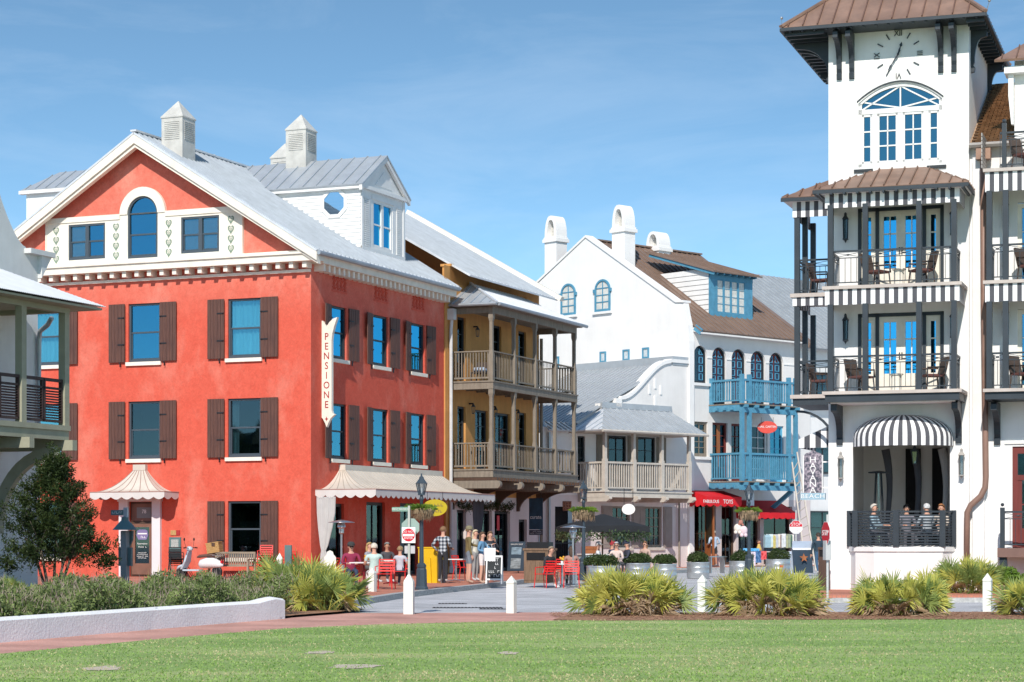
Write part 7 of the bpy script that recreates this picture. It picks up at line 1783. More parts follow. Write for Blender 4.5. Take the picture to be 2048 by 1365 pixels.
sc_ = thing('motor_scooter', 'pale blue and white motor scooter with brown seat behind the shrubs', 'scooter', fr(-3.75, -1.8, FZ), FR.a)
mb = MB(); n = 10; vs_ = []; fs_ = []
def loft(secs, m=12):
    mb = MB(); vs = []; fs = []
    for (x, z, ry, rz_) in secs:
        for j in range(m): t = 2*math.pi*j/m; vs.append((x, math.cos(t)*ry, z+math.sin(t)*rz_))
    for i in range(len(secs)-1):
        for j in range(m): k = (j+1) % m; fs.append((i*m+j, i*m+k, (i+1)*m+k, (i+1)*m+j))
    fs += [tuple(range(m)), tuple((len(secs)-1)*m+j for j in range(m))]; mb.add(vs, fs); return mb
M['scoot'] = mat('scooter_white', (.72, .74, .76), .25, var=.03); M['scootb'] = mat('scooter_pale_blue', (.46, .55, .62), .28, var=.04)
loft([(.15, .5, .05, .05), (.25, .52, .17, .16), (.5, .55, .21, .2), (.8, .55, .2, .19), (1.05, .5, .12, .12), (1.15, .47, .03, .03)]).build('rear_body', M['scoot'], sc_, smooth=True)
loft([(.1, .76, .08, .03), (.2, .79, .13, .06), (.5, .82, .15, .06), (.75, .85, .14, .06), (.85, .86, .06, .03)]).build('saddle', mat('brown_leather', (.14, .08, .065), .5), sc_, smooth=True)
mb = MB(); mb.add([(-.52, -.2, .32), (-.52, .2, .32), (-.36, .22, .6), (-.36, -.22, .6), (-.26, .15, .98), (-.26, -.15, .98), (-.46, -.17, .32), (-.46, .17, .32), (-.30, .19, .6), (-.30, -.19, .6), (-.21, .12, .98), (-.21, -.12, .98)], [(0,1,2,3), (3,2,4,5), (6,9,8,7), (9,11,10,8), (0,3,9,6), (3,5,11,9), (1,7,8,2), (2,8,10,4), (5,4,10,11)]); mb.build('leg_shield', M['scootb'], sc_)
MB().box(-.45, .25, -.15, .15, .26, .32).build('floorboard', M['scootb'], sc_)
loft([(-.36, 1.05, .03, .03), (-.3, 1.06, .1, .09), (-.2, 1.06, .1, .09), (-.12, 1.05, .04, .04)]).build('headset', M['scootb'], sc_, smooth=True)
mb = MB(); mb.path([(-.22, -.34, 1.1), (-.24, 0, 1.08), (-.22, .34, 1.1)], .016, 6); mb.path([(-.22, -.34, 1.1), (-.2, -.46, 1.09)], .024, 6); mb.path([(-.22, .34, 1.1), (-.2, .46, 1.09)], .024, 6); mb.build('handlebar', M['black'], sc_)
for s in (-1, 1): mb = MB(); mb.path([(-.24, s*.25, 1.1), (-.26, s*.33, 1.34)], .008, 4); mb.ball((-.26, s*.33, 1.4), .06, 8, (.4, .8, 1)); mb.build('mirror', M['black'], sc_)
for x in (-.58, .9):
    mb = MB(); mb.M = T_(x, 0, .22) @ Matrix.Rotation(R_(90), 4, 'X'); mb.lathe([(.14, -.045), (.2, -.05), (.22, -.02), (.22, .02), (.2, .05), (.14, .045)], 18); w = mb.build('wheel', M['black'], sc_, smooth=True); mb = MB(); mb.M = T_(x, 0, .22) @ Matrix.Rotation(R_(90), 4, 'X'); mb.lathe([(.13, -.04), (.13, .04)], 14); mb.build('rim', M['steel'], w)
loft([(-.78, .3, .03, .03), (-.7, .38, .09, .07), (-.55, .44, .1, .06), (-.42, .4, .08, .06)]).build('mudguard', M['scootb'], sc_, smooth=True); B(1.08, 1.14, -.07, .07, .55, .63).build('tail_light', M['signred'], sc_)
MB().box(.78, 1.2, -.14, .14, .82, .84).path([(.85, 0, .7), (1.0, 0, .83)], .015, 4).build('rack', M['steel'], sc_)
def stack_chair(n, x, y, rz, m, lb, grp, seatm=None):
    for k in range(n):
        o = copy_tree(rc) if m == 'redmetal' else copy_tree(bc); o.location = fr(x+.02*k, y-.02*k, FZ+.115*k); o.rotation_euler = (0, 0, FR.a+R_(rz)); tag(o, lb[k], 'chair', grp)
lbl5 = ['lowest', 'second lowest', 'third', 'fourth', 'topmost']
stack_chair(4, -1.35, -1.0, 20, 'redmetal', ['red metal chair, %s in the taller stack against the red wall' % s for s in ('lowest', 'second lowest', 'second from top', 'topmost')], 'stacked red chairs')
stack_chair(2, -.45, -1.0, -10, 'redmetal', ['red metal chair, %s in the low stack at the building corner' % s for s in ('lower', 'upper')], 'stacked red chairs')
bc = red_chair('black'); tag(bc, 'black slatted chair, lowest in the stack left of the scooter', 'chair', 'stacked black chairs'); bc.location = fr(-5.05, -1.0, FZ); bc.rotation_euler = (0, 0, FR.a+R_(40))
for k, s in ((1, 'middle'), (2, 'topmost')): o = copy_tree(bc); o.location = fr(-5.05, -1.0, FZ+.13*k); tag(o, 'black slatted chair, %s in the stack left of the scooter' % s, 'chair', 'stacked black chairs')
# ---- things on the ochre balcony
t = thing('cushioned_chair', 'balcony chair with blue striped cushion on the upper ochre balcony', 'chair', FR.w(1.0, 12.95, 8.06), FR.a)
MB().box(-.3, .3, -.3, .3, .36, .42).build('seat', M['wickerdk'], t); MB().box(-.3, .3, .26, .32, .42, .85).build('backrest', M['wickerdk'], t); loft([(-.3, .5, .1, .05), (-.2, .52, .24, .11), (.2, .52, .24, .11), (.3, .5, .1, .05)]).build('cushion', mat('striped_cushion', (.55, .6, .68), .9, vs=14, c2=(.12, .2, .35), stretch=(.3, 1, 4), lo=.45, hi=.55), t, smooth=True)
for sx in (-1, 1):
    for sy in (-1, 1): MB().box(sx*.27-.025, sx*.27+.025, sy*.27-.025, sy*.27+.025, 0, .36).build('leg', M['wickerdk'], t)
t = thing('bar_table', 'tall bar table with stools on the lower ochre balcony', 'table', FR.w(1.0, 13.0, 4.42), FR.a)
MB().box(-.35, .35, -.3, .3, .95, 1.0).build('table_top', M['woodgrey'], t)
for sx in (-1, 1):
    for sy in (-1, 1): MB().box(sx*.3-.025, sx*.3+.025, sy*.25-.025, sy*.25+.025, 0, .95).build('leg', M['woodgrey'], t)
# ================================================================ plants
def palmetto(u, v, wpx, hpx, Y, lb, seed, mix=(.55, .25, .2), fans=70, squash=1.0):
    rr = random.Random(seed); g = Vector(((u-1024)*Y/F_PX, Y, 0)); W_ = wpx*Y/F_PX/2; H = 1.14*hpx*Y/F_PX
    t = thing('palmetto', lb, 'palmetto', g, 0, 'palmetto clumps along the lawn'); mbs = [MB(), MB(), MB()]
    for i in range(fans):
        k = 0 if rr.random() < mix[0] else (1 if rr.random() < mix[1]/(mix[1]+mix[2]+1e-6) else 2); mb = mbs[k]
        A = rr.uniform(0, 6.283); rb = W_*.55*math.sqrt(rr.random()); b = Vector((rb*math.cos(A), rb*math.sin(A)*.7, 0))
        el = rr.uniform(.25, 1.45) if k < 2 else rr.uniform(-.1, .7); A2 = A+rr.uniform(-.7, .7)
        L = (H*.62 if k < 2 else H*.45)*rr.uniform(.7, 1.1); d = Vector((math.cos(A2)*math.cos(el), math.sin(A2)*math.cos(el)*.8, math.sin(el))).normalized()
        hub = b+d*L*rr.uniform(.75, 1.0)*(1 if k < 2 else .8)+Vector((0, 0, .05)); mb.path([b, b*.5+hub*.5+Vector((0, 0, .03)), hub], [.012, .009, .007], 4, caps=False)
        nrm = d.cross(Vector((rr.gauss(0, 1), rr.gauss(0, 1), rr.gauss(.0, .6)))).normalized(); up = nrm.cross(d).normalized(); fl = H*rr.uniform(.33, .5); n = 19
        for j in range(n):
            th = (j/(n-1)-.5)*rr.uniform(2.9, 3.5); dd = (d*math.cos(th)+nrm*math.sin(th)).normalized(); l = fl*(.72+.28*math.cos(th*.8))*rr.uniform(.85, 1.1); w = dd.cross(up).normalized()*.0155; drop = Vector((0, 0, -l*rr.uniform(.03, .28)*(2.0 if k == 2 else 1)))
            m_ = hub+dd*l*.55+up*.02+drop*.2; e = hub+dd*l+drop; mb.add([hub-w*.4, hub+w*.4, m_+w, e, m_-w], [(0, 1, 2, 3, 4)])
    for mb, nm, m in zip(mbs, ('fronds', 'green_fronds', 'dry_fronds'), ('palm', 'palmgreen', 'palmdry')):
        if mb.f: mb.v = [(x, y, max(z, .012)) for x, y, z in mb.v]; mb.build(nm, M[m], t, recalc=False)
palmetto(1262, 1228, 190, 92, 43.4, 'large yellow green palmetto clump left of the lone middle bollard', 1, (.52, .12, .36), 130)
palmetto(1537, 1228, 205, 92, 43.0, 'large palmetto clump in front of the lamp post and toy shop', 2, (.46, .22, .32), 135)
palmetto(1806, 1228, 190, 84, 43.0, 'palmetto clump with many dry tan fronds before the hotel bay', 3, (.38, .17, .45), 125)
palmetto(2062, 1228, 70, 80, 43.0, 'palmetto clump cut by the right edge of the picture', 4, (.5, .25, .25), 40)
palmetto(1938, 1192, 125, 76, 56.5, 'greener palmetto clump at the foot of the hotel downpipe', 5, (.35, .55, .1), 95)
palmetto(598, 1222, 150, 108, 45.5, 'palmetto clump beside the rounded end of the low white wall', 6, (.35, .55, .1), 110)
palmetto(655, 1222, 85, 85, 45.0, 'smaller palmetto clump right of the one at the wall end', 7, (.45, .4, .15), 40)
palmetto(20, 1195, 90, 60, 47, 'dark palmetto by the porch house corner at left edge', 8, (.05, .9, .05), 35)
# mulch under the left clump
sheet('mulch_bed', [g2(560, 1238), g2(590, 1234), g2(690, 1226), g2(730, 1222), g2(700, 1216), g2(570, 1216)], .035, M['mulch'])
# low shrub mass behind the wall
mb = MB(); tw_ = MB(); rr = random.Random(77)
def wall_y(u):   # v of wall foot
    return 1285+(1237-1285)*u/570
for i in range(62000):
    u = rr.uniform(-60, 585); b = ground(u, wall_y(u)-2); dd = .35+6.2*rr.random()**1.5
    X = b.x-.25*dd+rr.gauss(0, .1); Y = b.y+.95*dd
    hh = .60+.12*math.sin(X*2.3+Y)+.12*math.sin(X*5.1)+.1*math.sin(Y*3.7+X*1.3)
    if u > 500: hh *= .9
    z = .05+hh*rr.random()**.45
    dv = Vector((rr.gauss(0, 1), rr.gauss(0, 1), rr.gauss(.5, 1))).normalized(); e = dv.cross(Vector((rr.gauss(0, 1), rr.gauss(0, 1), rr.gauss(0, 1)))).normalized(); l = rr.uniform(.024, .048)
    p_ = Vector((X, Y, z)); mb.add([p_-dv*l, p_+e*l*.42, p_+dv*l, p_-e*l*.42], [(0, 1, 2, 3)])
    if i % 13 == 0: q = p_+Vector((rr.gauss(0, .06), rr.gauss(0, .06), rr.uniform(.05, .2))); w = Vector((.006, 0, 0)); tw_.add([p_-w, p_+w, q], [(0, 1, 2)])
tag(mb.build('shrub_bed', M['leafshrub'], recalc=False), 'mass of low olive green shrubs behind the white wall', kind='stuff'); tag(tw_.build('dry_twigs', M['twig'], recalc=False), 'pinkish dry twigs through the shrub bed', kind='stuff')
def spiky(u, v, Y, n, h, lb, seed, m='palmgreen'):
    rr = random.Random(seed); t = thing('spiky_plant', lb, 'plant', ((u-1024)*Y/F_PX, Y, .03), 0, 'strappy plants in the bed'); mb = MB()
    for i in range(n):
        A = rr.uniform(0, 6.283); el = rr.uniform(.7, 1.5); l = h*rr.uniform(.6, 1.05); d = Vector((math.cos(A)*math.cos(el), math.sin(A)*math.cos(el), math.sin(el))); w = d.cross(Vector((math.sin(A), -math.cos(A), .3))).normalized()*.022; b = Vector((rr.gauss(0, .06), rr.gauss(0, .06), 0)); mb.add([b-w*.6, b+w*.6, b+d*l*.6+w, b+d*l+Vector((0, 0, -.04)), b+d*l*.6-w], [(0, 1, 2, 3, 4)])
    mb.build('blades', M[m], t, recalc=False)
spiky(310, 1195, 49, 26, .95, 'tall yellow green strappy plant before the entrance door', 31, 'palm'); spiky(235, 1200, 48, 18, .85, 'yellow green strappy plant under the green path lamp', 32, 'palm'); spiky(60, 1215, 44, 16, .7, 'yellow green strappy plant near the left edge', 33, 'palm')
# bush right of the hotel stoop
t = thing('leafy_bush', 'yellow green leafy bush under the hotel stoop', 'bush', ((2025-1024)*57/F_PX, 57, .1)); mb = MB(); rr = random.Random(4)
for q in range(6): shrub_mass(mb, (rr.uniform(-.7, .9), rr.uniform(-.2, .3), .3+rr.uniform(-.1, .15)), .36, 500, rr, .07, .8)
mb.build('leaves', M['fern'], t, recalc=False)
# small tree at left
tr = thing('small_tree', 'dark green multi-stemmed small tree in front of the red facade at left', 'tree', ((108-1024)*45.3/F_PX, 45.3, .03)); rr = random.Random(12); mb = MB(); tips = []
for k in range(5):
    A = k*1.256+.4; p0 = Vector((.06*math.cos(A), .06*math.sin(A), 0)); lean = Vector((math.cos(A)*.42, math.sin(A)*.3, 1.35+rr.uniform(-.1, .3))); p1 = p0+lean*.5+Vector((rr.gauss(0, .04), rr.gauss(0, .04), 0)); p2 = p0+lean
    mb.path([p0, p1, p2], [.042, .034, .022], 7)
    for j in range(4):
        e = p2+Vector((math.cos(A+j*1.6)*rr.uniform(.2, .6), math.sin(A+j*1.6)*rr.uniform(.2, .5), rr.uniform(.2, .8))); s = p1.lerp(p2, rr.uniform(.4, 1)); mb.path([s, s.lerp(e, .5)+Vector((0, 0, .06)), e], [.018, .012, .005], 5); tips.append(e)
mb.build('trunk', M['bark'], tr, smooth=True)
mb = MB(); shoots = []
for k in range(330):   # leafy shoots spread unevenly through the crown
    A = rr.uniform(0, 6.283); z = rr.uniform(1.0, 3.2); rmax = (1.15 if z < 2.15 else 1.15-1.0*(z-2.15))*(.85+.25*math.sin(A*3+z*2.1)); rad = max(.05, rmax)*rr.random()**.45
    shoots.append((Vector((math.cos(A)*rad, math.sin(A)*rad*.85, z)), A, 1))
shoots += [(Vector((rr.gauss(.05, .08), 0, 3.1+.12*k)), rr.uniform(0, 6), .8) for k in range(4)] + [(Vector((-1.0+rr.gauss(0, .12), rr.gauss(0, .1), 1.0+rr.gauss(0, .1))), 3.1, .9) for k in range(8)] + [(Vector((1.05+rr.gauss(0, .14), -.2+rr.gauss(0, .1), 1.2+rr.gauss(0, .16))), 0, .9) for k in range(12)]
for c, A, sc in shoots:
    ax = Vector((math.cos(A)*.6+rr.gauss(0, .4), math.sin(A)*.6+rr.gauss(0, .4), rr.uniform(.1, 1.0))).normalized(); Ls = rr.uniform(.22, .42)*sc
    for i in range(rr.randint(60, 105)):
        t_ = rr.random(); p_ = c+ax*(t_-.4)*Ls+Vector((rr.gauss(0, .055), rr.gauss(0, .055), rr.gauss(0, .055)))*(1.2-.6*t_); dv = (ax*.7+Vector((rr.gauss(0, .7), rr.gauss(0, .7), rr.gauss(.1, .6)))).normalized(); e = dv.cross(Vector((rr.gauss(0, 1), rr.gauss(0, 1), rr.gauss(0, 1)))).normalized(); l = rr.uniform(.028, .05); mb.add([p_, p_+dv*l+e*l*.32, p_+dv*l*2, p_+dv*l-e*l*.32], [(0, 1, 2, 3)])
mb.build('crown', M['leafdark'], tr, recalc=False)

# unseen tree mass added behind the viewer and left, to darken window reflections
mb = MB(); rr = random.Random(41)
for k in range(420):
    A = rr.uniform(R_(140), R_(275)); D = rr.uniform(52, 66); b = Vector((math.cos(A)*D, 8+math.sin(A)*D, 0)); z = rr.uniform(.5, 8.0)+3.5*math.sin(A*9)*rr.random(); mb.ball((b.x, b.y, max(z, .5)), rr.uniform(1.2, 2.6), 7, (1, 1, rr.uniform(.7, 1.2)))
mb.v = [(x+rr.gauss(0, .25), y+rr.gauss(0, .25), max(z+rr.gauss(0, .25), -.02)) for x, y, z in mb.v]
tag(mb.build('reflection_woods', M['leaftub'], recalc=False), 'unseen dark tree mass added behind the viewer for window reflections', kind='stuff')
# ================================================================ people
SEG = []
_people = []
def hand_mesh():
    mb = MB(); mb.add([(-.035, -.012, 0), (.035, -.012, 0), (.04, -.01, -.085), (-.04, -.01, -.085), (-.035, .014, 0), (.035, .014, 0), (.04, .012, -.085), (-.04, .012, -.085)], [(0,1,2,3), (4,7,6,5), (0,4,5,1), (1,5,6,2), (2,6,7,3), (3,7,4,0)])
    for x, l in ((-.031, .062), (-.01, .075), (.011, .07), (.031, .055)): mb.path([(x, 0, -.08), (x, -.012, -.08-l*.55), (x*.95, -.035, -.08-l)], [.0095, .009, .007], 6)
    mb.path([(.036, -.005, -.02), (.06, -.02, -.05), (.058, -.035, -.08)], [.011, .010, .008], 6); return mb
def person(label, loc, deg, pose='stand', shirt=(.3, .3, .3), pants=(.1, .1, .12), skin='skin', hair=(.1, .06, .04), H=1.75, long=False, cap=None, shorts=False, sleeves='long', arms='down', lean=0.0, shirtmat=None, shoes=(.5, .5, .5), glasses=False, hairlen=.0, wide=1.0, skirt=None):
    s = H/1.75; v = []; e = []; rad = []; lab = []
    def J(x, y, z, r, ry=None): v.append(Vector((x, y, z))*s); rad.append((r*s, (ry or r)*s)); return len(v)-1
    def E(a, b, l): e.append((a, b)); lab.append(l)
    pz = .93 if pose != 'sit' else .53
    ln = math.tan(lean); yf = lambda dz: -dz*ln   # forward is -y
    P = J(0, 0, pz, .135*wide, .105); B1 = J(0, yf(.17), pz+.17, .13*wide, .1); C = J(0, yf(.36), pz+.36, .15*wide, .105); N = J(0, yf(.50), pz+.505, .07, .065); HN = J(0, yf(.56)-.01, pz+.575, .052); HC = J(0, yf(.66)-.03, pz+.675, .086, .097); HT = J(0, yf(.72)-.02, pz+.765, .072, .082)
    E(P, B1, 't'); E(B1, C, 't'); E(C, N, 't'); E(N, HN, 's'); E(HN, HC, 's'); E(HC, HT, 's'); wr = []
    arm_l = {'short': 'u', 'long': 'a', 'none': 'n'}[sleeves]
    for sx in (-1, 1):
        a = arms if isinstance(arms, str) else arms[0 if sx < 0 else 1]
        sh = J(sx*.185*wide, yf(.45), pz+.455, .066)
        el, w = {'down': ((.235, .02, .18), (.25, -.04, -.06)), 'table': ((.25, -.1, .2), (.14, -.34, .2)), 'front': ((.24, -.06, .2), (.08, -.28, .24)), 'bent': ((.25, .05, .2), (.2, -.22, .14)), 'reach': ((.26, -.16, .26), (.16, -.42, .2)), 'hip': ((.33, .08, .22), (.2, -.06, .06)), 'phone': ((.22, -.1, .2), (.08, -.26, .34)), 'face': ((.26, -.12, .24), (.1, -.16, .5)), 'lap': ((.22, -.02, .18), (.1, -.26, .06))}[a]
        E1 = J(sx*el[0]*wide, yf(.3)+el[1], pz+el[2], .046); Wr = J(sx*w[0]*wide, yf(.3)+w[1], pz+w[2], .031)
        E(C, sh, 't'); E(sh, E1, 'u'); E(E1, Wr, 'a'); wr.append((E1, Wr))
        hp = J(sx*.09, 0, pz-.04, .092); E(P, hp, 'p')
        if pose == 'sit': k, an, to = (sx*.11, -.42, pz-.03), (sx*.12, -.40+(.1 if sx > 0 else -.05), .09), None
        elif pose == 'walk': k, an = (sx*.09, -.14 if sx < 0 else .06, .50), (sx*.09, -.24 if sx < 0 else .32, .10 if sx < 0 else .16)
        else: k, an = (sx*.10, -.02, .50), (sx*.115, .02, .09)
        K = J(*k, .064); A_ = J(*an, .043); TO = J(an[0]*1.08, an[1]-.15, .045 if pose != 'walk' or sx < 0 else .06, .036, .034); E(hp, K, 'h'); E(K, A_, 'c'); E(A_, TO, 'f')
    me = bpy.data.meshes.new('body'); bm = bmesh.new(); lay = bm.verts.layers.skin.verify(); bv = [bm.verts.new(p) for p in v]
    for q, r in zip(bv, rad): q[lay].radius = r
    bv[0][lay].use_root = True
    for a, b in e: bm.edges.new((bv[a], bv[b]))
    bm.to_mesh(me); bm.free(); tmp = bpy.data.objects.new('tmp_body', me); col.objects.link(tmp); tmp.modifiers.new('skin', 'SKIN').use_smooth_shade = True; ss = tmp.modifiers.new('sub', 'SUBSURF'); ss.levels = 1; ss.render_levels = 1
    t = thing('person', label, 'person', loc, R_(deg))
    _people.append((t, tmp, v, e, lab, dict(shirt=shirt, pants=pants, skin=skin, hair=hair, s=s, long=long, cap=cap, shorts=shorts, sleeves=sleeves, shirtmat=shirtmat, shoes=shoes, glasses=glasses, head=(v[HC], v[HT]), wr=[(v[a], v[b]) for a, b in wr], skirt=skirt, pose=pose)))
    return t
def finish_people():
    dg = bpy.context.evaluated_depsgraph_get(); dg.update(); hm = hand_mesh()
    for (t, tmp, v, e, lab, o) in _people:
        me = bpy.data.meshes.new_from_object(tmp.evaluated_get(dg)); me.name = 'body'
        sk = M[o['skin']]; sm = o['shirtmat'] or cloth('shirt', o['shirt']); pm = cloth('trousers', o['pants']); fm = cloth('shoe', o['shoes']); me.materials.clear()
        for m in (sk, sm, pm, fm): me.materials.append(m)
        def cls(p):
            best, bd, bt = None, 9, 0
            for (a, b), l in zip(e, lab):
                A, B_ = v[a], v[b]; d = B_-A; tt = max(0, min(1, (p-A).dot(d)/d.length_squared)); dist = (A+d*tt-p).length
                if dist < bd: bd, best, bt = dist, l, tt
            if best == 's': return 0
            if best == 't': return 1
            if best == 'u': return 1 if o['sleeves'] == 'long' or (o['sleeves'] == 'short' and bt < .6) else 0
            if best == 'a': return 1 if o['sleeves'] == 'long' and bt < .93 else 0
            if best == 'p': return 2
            if best == 'h': return 2 if not o['shorts'] or bt < .68 else 0
            if best == 'c': return 2 if not o['shorts'] and bt < .9 else (0 if bt < .9 else 3)
            return 3
        me.polygons.foreach_set('material_index', [cls(p.center) for p in me.polygons]); me.polygons.foreach_set('use_smooth', [True]*len(me.polygons)); me.update()
        link('body', me, t); bpy.data.objects.remove(tmp); s = o['s']; hc, htp = o['head']
        # hands
        for (a, b) in o['wr']:
            d = (b-a).normalized(); Q = (-d).to_track_quat('Z', 'Y').to_matrix().to_4x4(); mm = cached(('hand', o['skin']), lambda: hm.mesh('hand', sk)); link('hand', mm, t, T_(*b) @ Q @ Matrix.Diagonal((s, s, s, 1)))
        # face
        mb = MB(); f = hc+Vector((0, -.088*s, .0)); mb.add([f+Vector((-.012, .01, .02))*s, f+Vector((.012, .01, .02))*s, f+Vector((0, -.022, -.015))*s, f+Vector((-.016, .008, -.02))*s, f+Vector((.016, .008, -.02))*s], [(0, 2, 1), (0, 3, 2), (1, 2, 4), (3, 4, 2)])
        for sx in (-1, 1): mb.ball(hc+Vector((sx*.088, .012, 0))*s, .022*s, 6, (.5, 1, 1.4))
        mb.build('face', sk, t)
        mb = MB()
        for sx in (-1, 1): mb.ball(hc+Vector((sx*.033, -.082, .018))*s, (.026 if o['glasses'] else .010)*s, 6, (1.2, .5, .8))
        mb.box(hc.x-.022*s, hc.x+.022*s, hc.y-.097*s, hc.y-.085*s, hc.z-.05*s, hc.z-.043*s); mb.build('eyes_and_mouth' if not o['glasses'] else 'sunglasses', M['black'] if o['glasses'] else M['darkwood'], t)
        # hair / cap
        hmtl = mat('hair', o['hair'], .7, var=.3, vs=20)
        mb = MB(); c = hc+Vector((0, .012, .035))*s; n = 14; vs = []; fs = []; rows = 7
        for i in range(rows):
            ph = (math.pi*.60)*i/(rows-1)
            for j in range(n):
                A = 2*math.pi*j/n; back = math.sin(A); lim = .42+.58*max(0, back*.8+.35) if back < .2 else 1.0; p2 = ph*min(1, lim+.1)
                r = .104*s*(1+.05*math.sin(5*A+i)); vs.append((c.x+r*math.sin(p2)*math.cos(A), c.y+r*1.1*math.sin(p2)*math.sin(A), c.z+r*1.02*math.cos(p2)))
        for i in range(rows-1):
            for j in range(n): k = (j+1) % n; fs.append((i*n+j, i*n+k, (i+1)*n+k, (i+1)*n+j))
        mb.add(vs, fs)
        if o['long']: mb.ball(c+Vector((0, .075, -.12))*s, .095*s, 10, (1.0, .5, 1.7))
        mb.build('hair', hmtl, t, smooth=True)
        if o['cap']:
            cm = cloth('cap_cloth', o['cap']); mb = MB(); mb.lathe([(.115*s, 0), (.116*s, .04*s), (.1*s, .085*s), (.05*s, .115*s), (.004, .12*s)], 14, c+Vector((0, -.005, .022))*s); q = c+Vector((0, -.12, .025))*s
            mb.add([q+Vector((-.085, .05, 0))*s, q+Vector((.085, .05, 0))*s, q+Vector((.06, -.055, -.015))*s, q+Vector((-.06, -.055, -.015))*s, q+Vector((-.085, .05, .012))*s, q+Vector((.085, .05, .012))*s, q+Vector((.06, -.055, -.004))*s, q+Vector((-.06, -.055, -.004))*s], [(0,1,2,3), (4,7,6,5), (3,2,6,7), (0,3,7,4), (1,5,6,2)]); mb.build('cap', cm, t, smooth=True, angle=40)
        if o['skirt']:
            mb = MB(); mb.lathe([(.13*s, 1.02*s), (.175*s, .9*s), (.2*s, .74*s)], 16); mb.build('skirt', cloth('skirt_cloth', o['skirt']), t, smooth=True)
def gp(u, v, z): return ground(u, v, z)
def plaid():
    m = cloth('plaid_flannel', (.3, .33, .36)); nt = m.node_tree; p = nt.nodes['Principled BSDF']; L = nt.links.new; tc = [n for n in nt.nodes if n.type == 'TEX_COORD'][0]; sx = nd(nt, 'ShaderNodeSeparateXYZ'); L(tc.outputs['Object'], sx.inputs[0]); outs = []
    for k in (0, 2):
        a = nd(nt, 'ShaderNodeMath', operation='MULTIPLY'); a.inputs[1].default_value = 55; L(sx.outputs[k], a.inputs[0]); b = nd(nt, 'ShaderNodeMath', operation='SINE'); L(a.outputs[0], b.inputs[0]); c = nd(nt, 'ShaderNodeMath', operation='GREATER_THAN'); c.inputs[1].default_value = 0; L(b.outputs[0], c.inputs[0]); outs.append(c)
    s = nd(nt, 'ShaderNodeMath', operation='ADD'); L(outs[0].outputs[0], s.inputs[0]); L(outs[1].outputs[0], s.inputs[1]); d = nd(nt, 'ShaderNodeMath', operation='DIVIDE'); d.inputs[1].default_value = 2; L(s.outputs[0], d.inputs[0]); r = nd(nt, 'ShaderNodeValToRGB'); r.color_ramp.interpolation = 'CONSTANT'; e = r.color_ramp.elements; e[0].color = (.03, .035, .045, 1); e[1].position = .75; e[1].color = (.55, .58, .6, 1); q = e.new(.25); q.color = (.19, .22, .26, 1); L(d.outputs[0], r.inputs[0]); L(r.outputs[0], p.inputs['Base Color']); return m
WHT = (.6, .6, .6)
person('man in plaid flannel shirt and dark trousers standing with his back turned', gp(886, 1167, PZ), 160, shirtmat=plaid(), pants=(.03, .032, .038), hair=(.22, .12, .06), H=1.84, shoes=(.6, .6, .6), arms=('bent', 'hip'))
person('man in olive jacket, grey shorts and camouflage cap on the pavement', gp(937, 1168, PZ), 105, shirt=(.17, .13, .055), pants=(.17, .2, .24), shorts=True, hair=(.2, .12, .06), cap=(.2, .18, .11), H=1.82, shoes=(.5, .36, .28), arms=('down', 'reach'), glasses=True)
person('woman in denim shirt and white shorts beside the man in olive', gp(964, 1168, PZ), 70, shirt=(.13, .27, .42), pants=(.7, .62, .6), shorts=True, hair=(.12, .07, .04), long=True, H=1.66, shoes=(.5, .33, .25), arms=('bent', 'reach'), wide=.92)
person('person in dark puffer jacket holding up a phone next to the white bag', gp(980, 1164, PZ), 30, shirt=(.035, .038, .05), pants=(.03, .03, .035), hair=(.2, .12, .07), long=True, H=1.68, arms=('phone', 'face'), wide=1.02)
person('elderly woman with pale blond hair partly hidden behind the man in olive', gp(950, 1163, PZ), 60, shirt=(.6, .58, .5), pants=(.3, .3, .3), hair=(.6, .5, .33), long=True, H=1.74)
bag = thing('paper_bag', 'white paper shopping bag held by the person in the dark jacket', 'bag', gp(983, 1170, PZ)+Vector((-.06, .15, .74)), .2)
MB().prism([(-.17, 0), (.17, 0), (.18, .4), (-.18, .4)], -.06, .06).build('bag_body', M['signwhite'], bag); MB().path([(-.08, 0, .4), (-.06, 0, .52), (.06, 0, .52), (.08, 0, .4)], .008, 4).build('handle', M['signwhite'], bag)
SZ = -.07
def seat(u, v, z): p = gp(u, v, z); return Vector((p.x, p.y, z+SZ+.04))
person('seated man in maroon shirt, dark cap and sunglasses at the terrace table', seat(702, 1173, PZ), 12, 'sit', (.26, .03, .075), (.04, .06, .11), hair=(.4, .38, .36), cap=(.05, .05, .05), glasses=True, arms='table', wide=1.12, shoes=(.4, .4, .45))
person('seated woman with white hair and mint top seen from behind at the terrace', seat(768, 1178, PZ)+Vector((-.28, 0, 0)), 195, 'sit', (.50, .66, .62), (.6, .58, .56), hair=(.66, .6, .5), sleeves='short', arms='table', hairlen=.1, wide=1.05)
person('seated boy in pale grey shirt seen from behind at the terrace', seat(800, 1172, PZ), 168, 'sit', (.50, .50, .56), (.06, .07, .1), hair=(.3, .2, .1), sleeves='short', arms='table', wide=.92, H=1.62)
person('seated man with flushed face behind the woman in mint', seat(774, 1164, PZ), 20, 'sit', (.07, .07, .08), (.05, .05, .06), 'skintan', hair=(.3, .28, .26), arms='table')
person('seated woman with long blond hair behind the terrace table', seat(738, 1164, PZ), 60, 'sit', (.3, .3, .33), (.1, .1, .1), hair=(.45, .3, .12), long=True, arms='table')
person('seated man in black jacket and grey shorts on a red chair in the road', seat(1092, 1175, 0), 52, 'sit', (.03, .032, .038), (.2, .19, .18), hair=(.28, .22, .16), shorts=True, glasses=True, arms='front', lean=.3, wide=1.15, shoes=(.65, .65, .65))
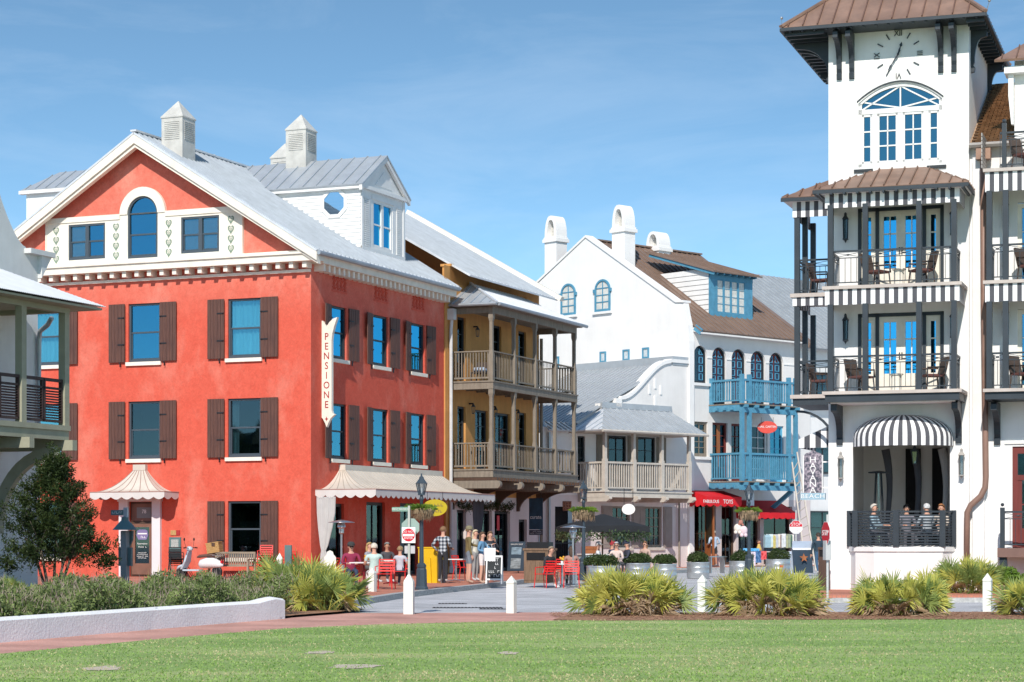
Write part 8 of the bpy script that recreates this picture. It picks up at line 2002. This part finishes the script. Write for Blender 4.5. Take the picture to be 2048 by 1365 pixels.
person('seated woman in dusty pink top beside the steel heater', seat(1143, 1173, 0), 185, 'sit', (.40, .22, .18), (.1, .1, .1), hair=(.08, .05, .035), long=True, sleeves='short', arms='table')
person('seated man in white cap and white shirt under the umbrella', seat(1196, 1160, 0)+Vector((0, 0, .1)), 80, 'sit', (.66, .68, .70), (.2, .2, .2), hair=(.4, .38, .35), cap=(.66, .64, .62), sleeves='short', arms='table')
person('seated person in navy jacket and red knit hat behind the shrubs', seat(1224, 1155, 0)+Vector((0, 0, .12)), 120, 'sit', (.04, .06, .12), (.05, .05, .06), hair=(.4, .05, .06), cap=(.36, .03, .045), arms='table')
person('seated grey haired woman in sunglasses and pale top behind the shrubs', seat(1233, 1162, 0)+Vector((0, 0, .12)), -10, 'sit', (.62, .5, .45), (.2, .2, .2), hair=(.5, .5, .5), glasses=True, arms='table')
person('seated man in navy cap and dark jacket turned towards his table mates', seat(1255, 1160, 0)+Vector((0, 0, .14)), -75, 'sit', (.045, .05, .075), (.06, .06, .07), hair=(.4, .38, .36), cap=(.05, .06, .1), arms='table', wide=1.1)
person('woman with sunglasses and brown hair sitting furthest right behind the tubs', seat(1290, 1156, 0)+Vector((0, 0, .14)), -35, 'sit', (.5, .36, .3), (.1, .1, .1), hair=(.25, .13, .06), long=True, glasses=True)
person('man in light blue shirt and dark shorts standing at the toy shop door', gp(1428, 1134, PZ), 200, shirt=(.40, .52, .66), pants=(.035, .04, .045), shorts=True, hair=(.4, .36, .3), H=1.84, arms=('bent', 'bent'), skin='skintan', wide=1.12)
person('man in navy jacket and jeans walking behind the hotel corner', gp(1637, 1152, 0), 185, 'walk', (.03, .055, .08), (.05, .11, .19), hair=(.05, .04, .03), H=1.8, wide=1.15)
def tp(x, y, lab, deg, shirt, hair, **k): p = FT.w(x, y, 1.26+SZ+.03); person(lab, p, deg, 'sit', shirt, (.1, .1, .12), hair=hair, arms='table', **k)
tp(1.28, .1, 'white haired diner in blue seated at the left of the hotel loggia', 60, (.3, .42, .5), (.6, .56, .5), glasses=True); tp(2.05, 1.3, 'dark haired diner at the back of the hotel loggia', 0, (.2, .2, .24), (.05, .04, .04)); tp(2.8, .05, 'white haired diner seen from behind in the hotel loggia', 200, (.45, .5, .55), (.6, .6, .6)); tp(3.12, .75, 'red haired diner at the right of the hotel loggia', -40, (.55, .5, .45), (.4, .18, .08), long=True)
finish_people()
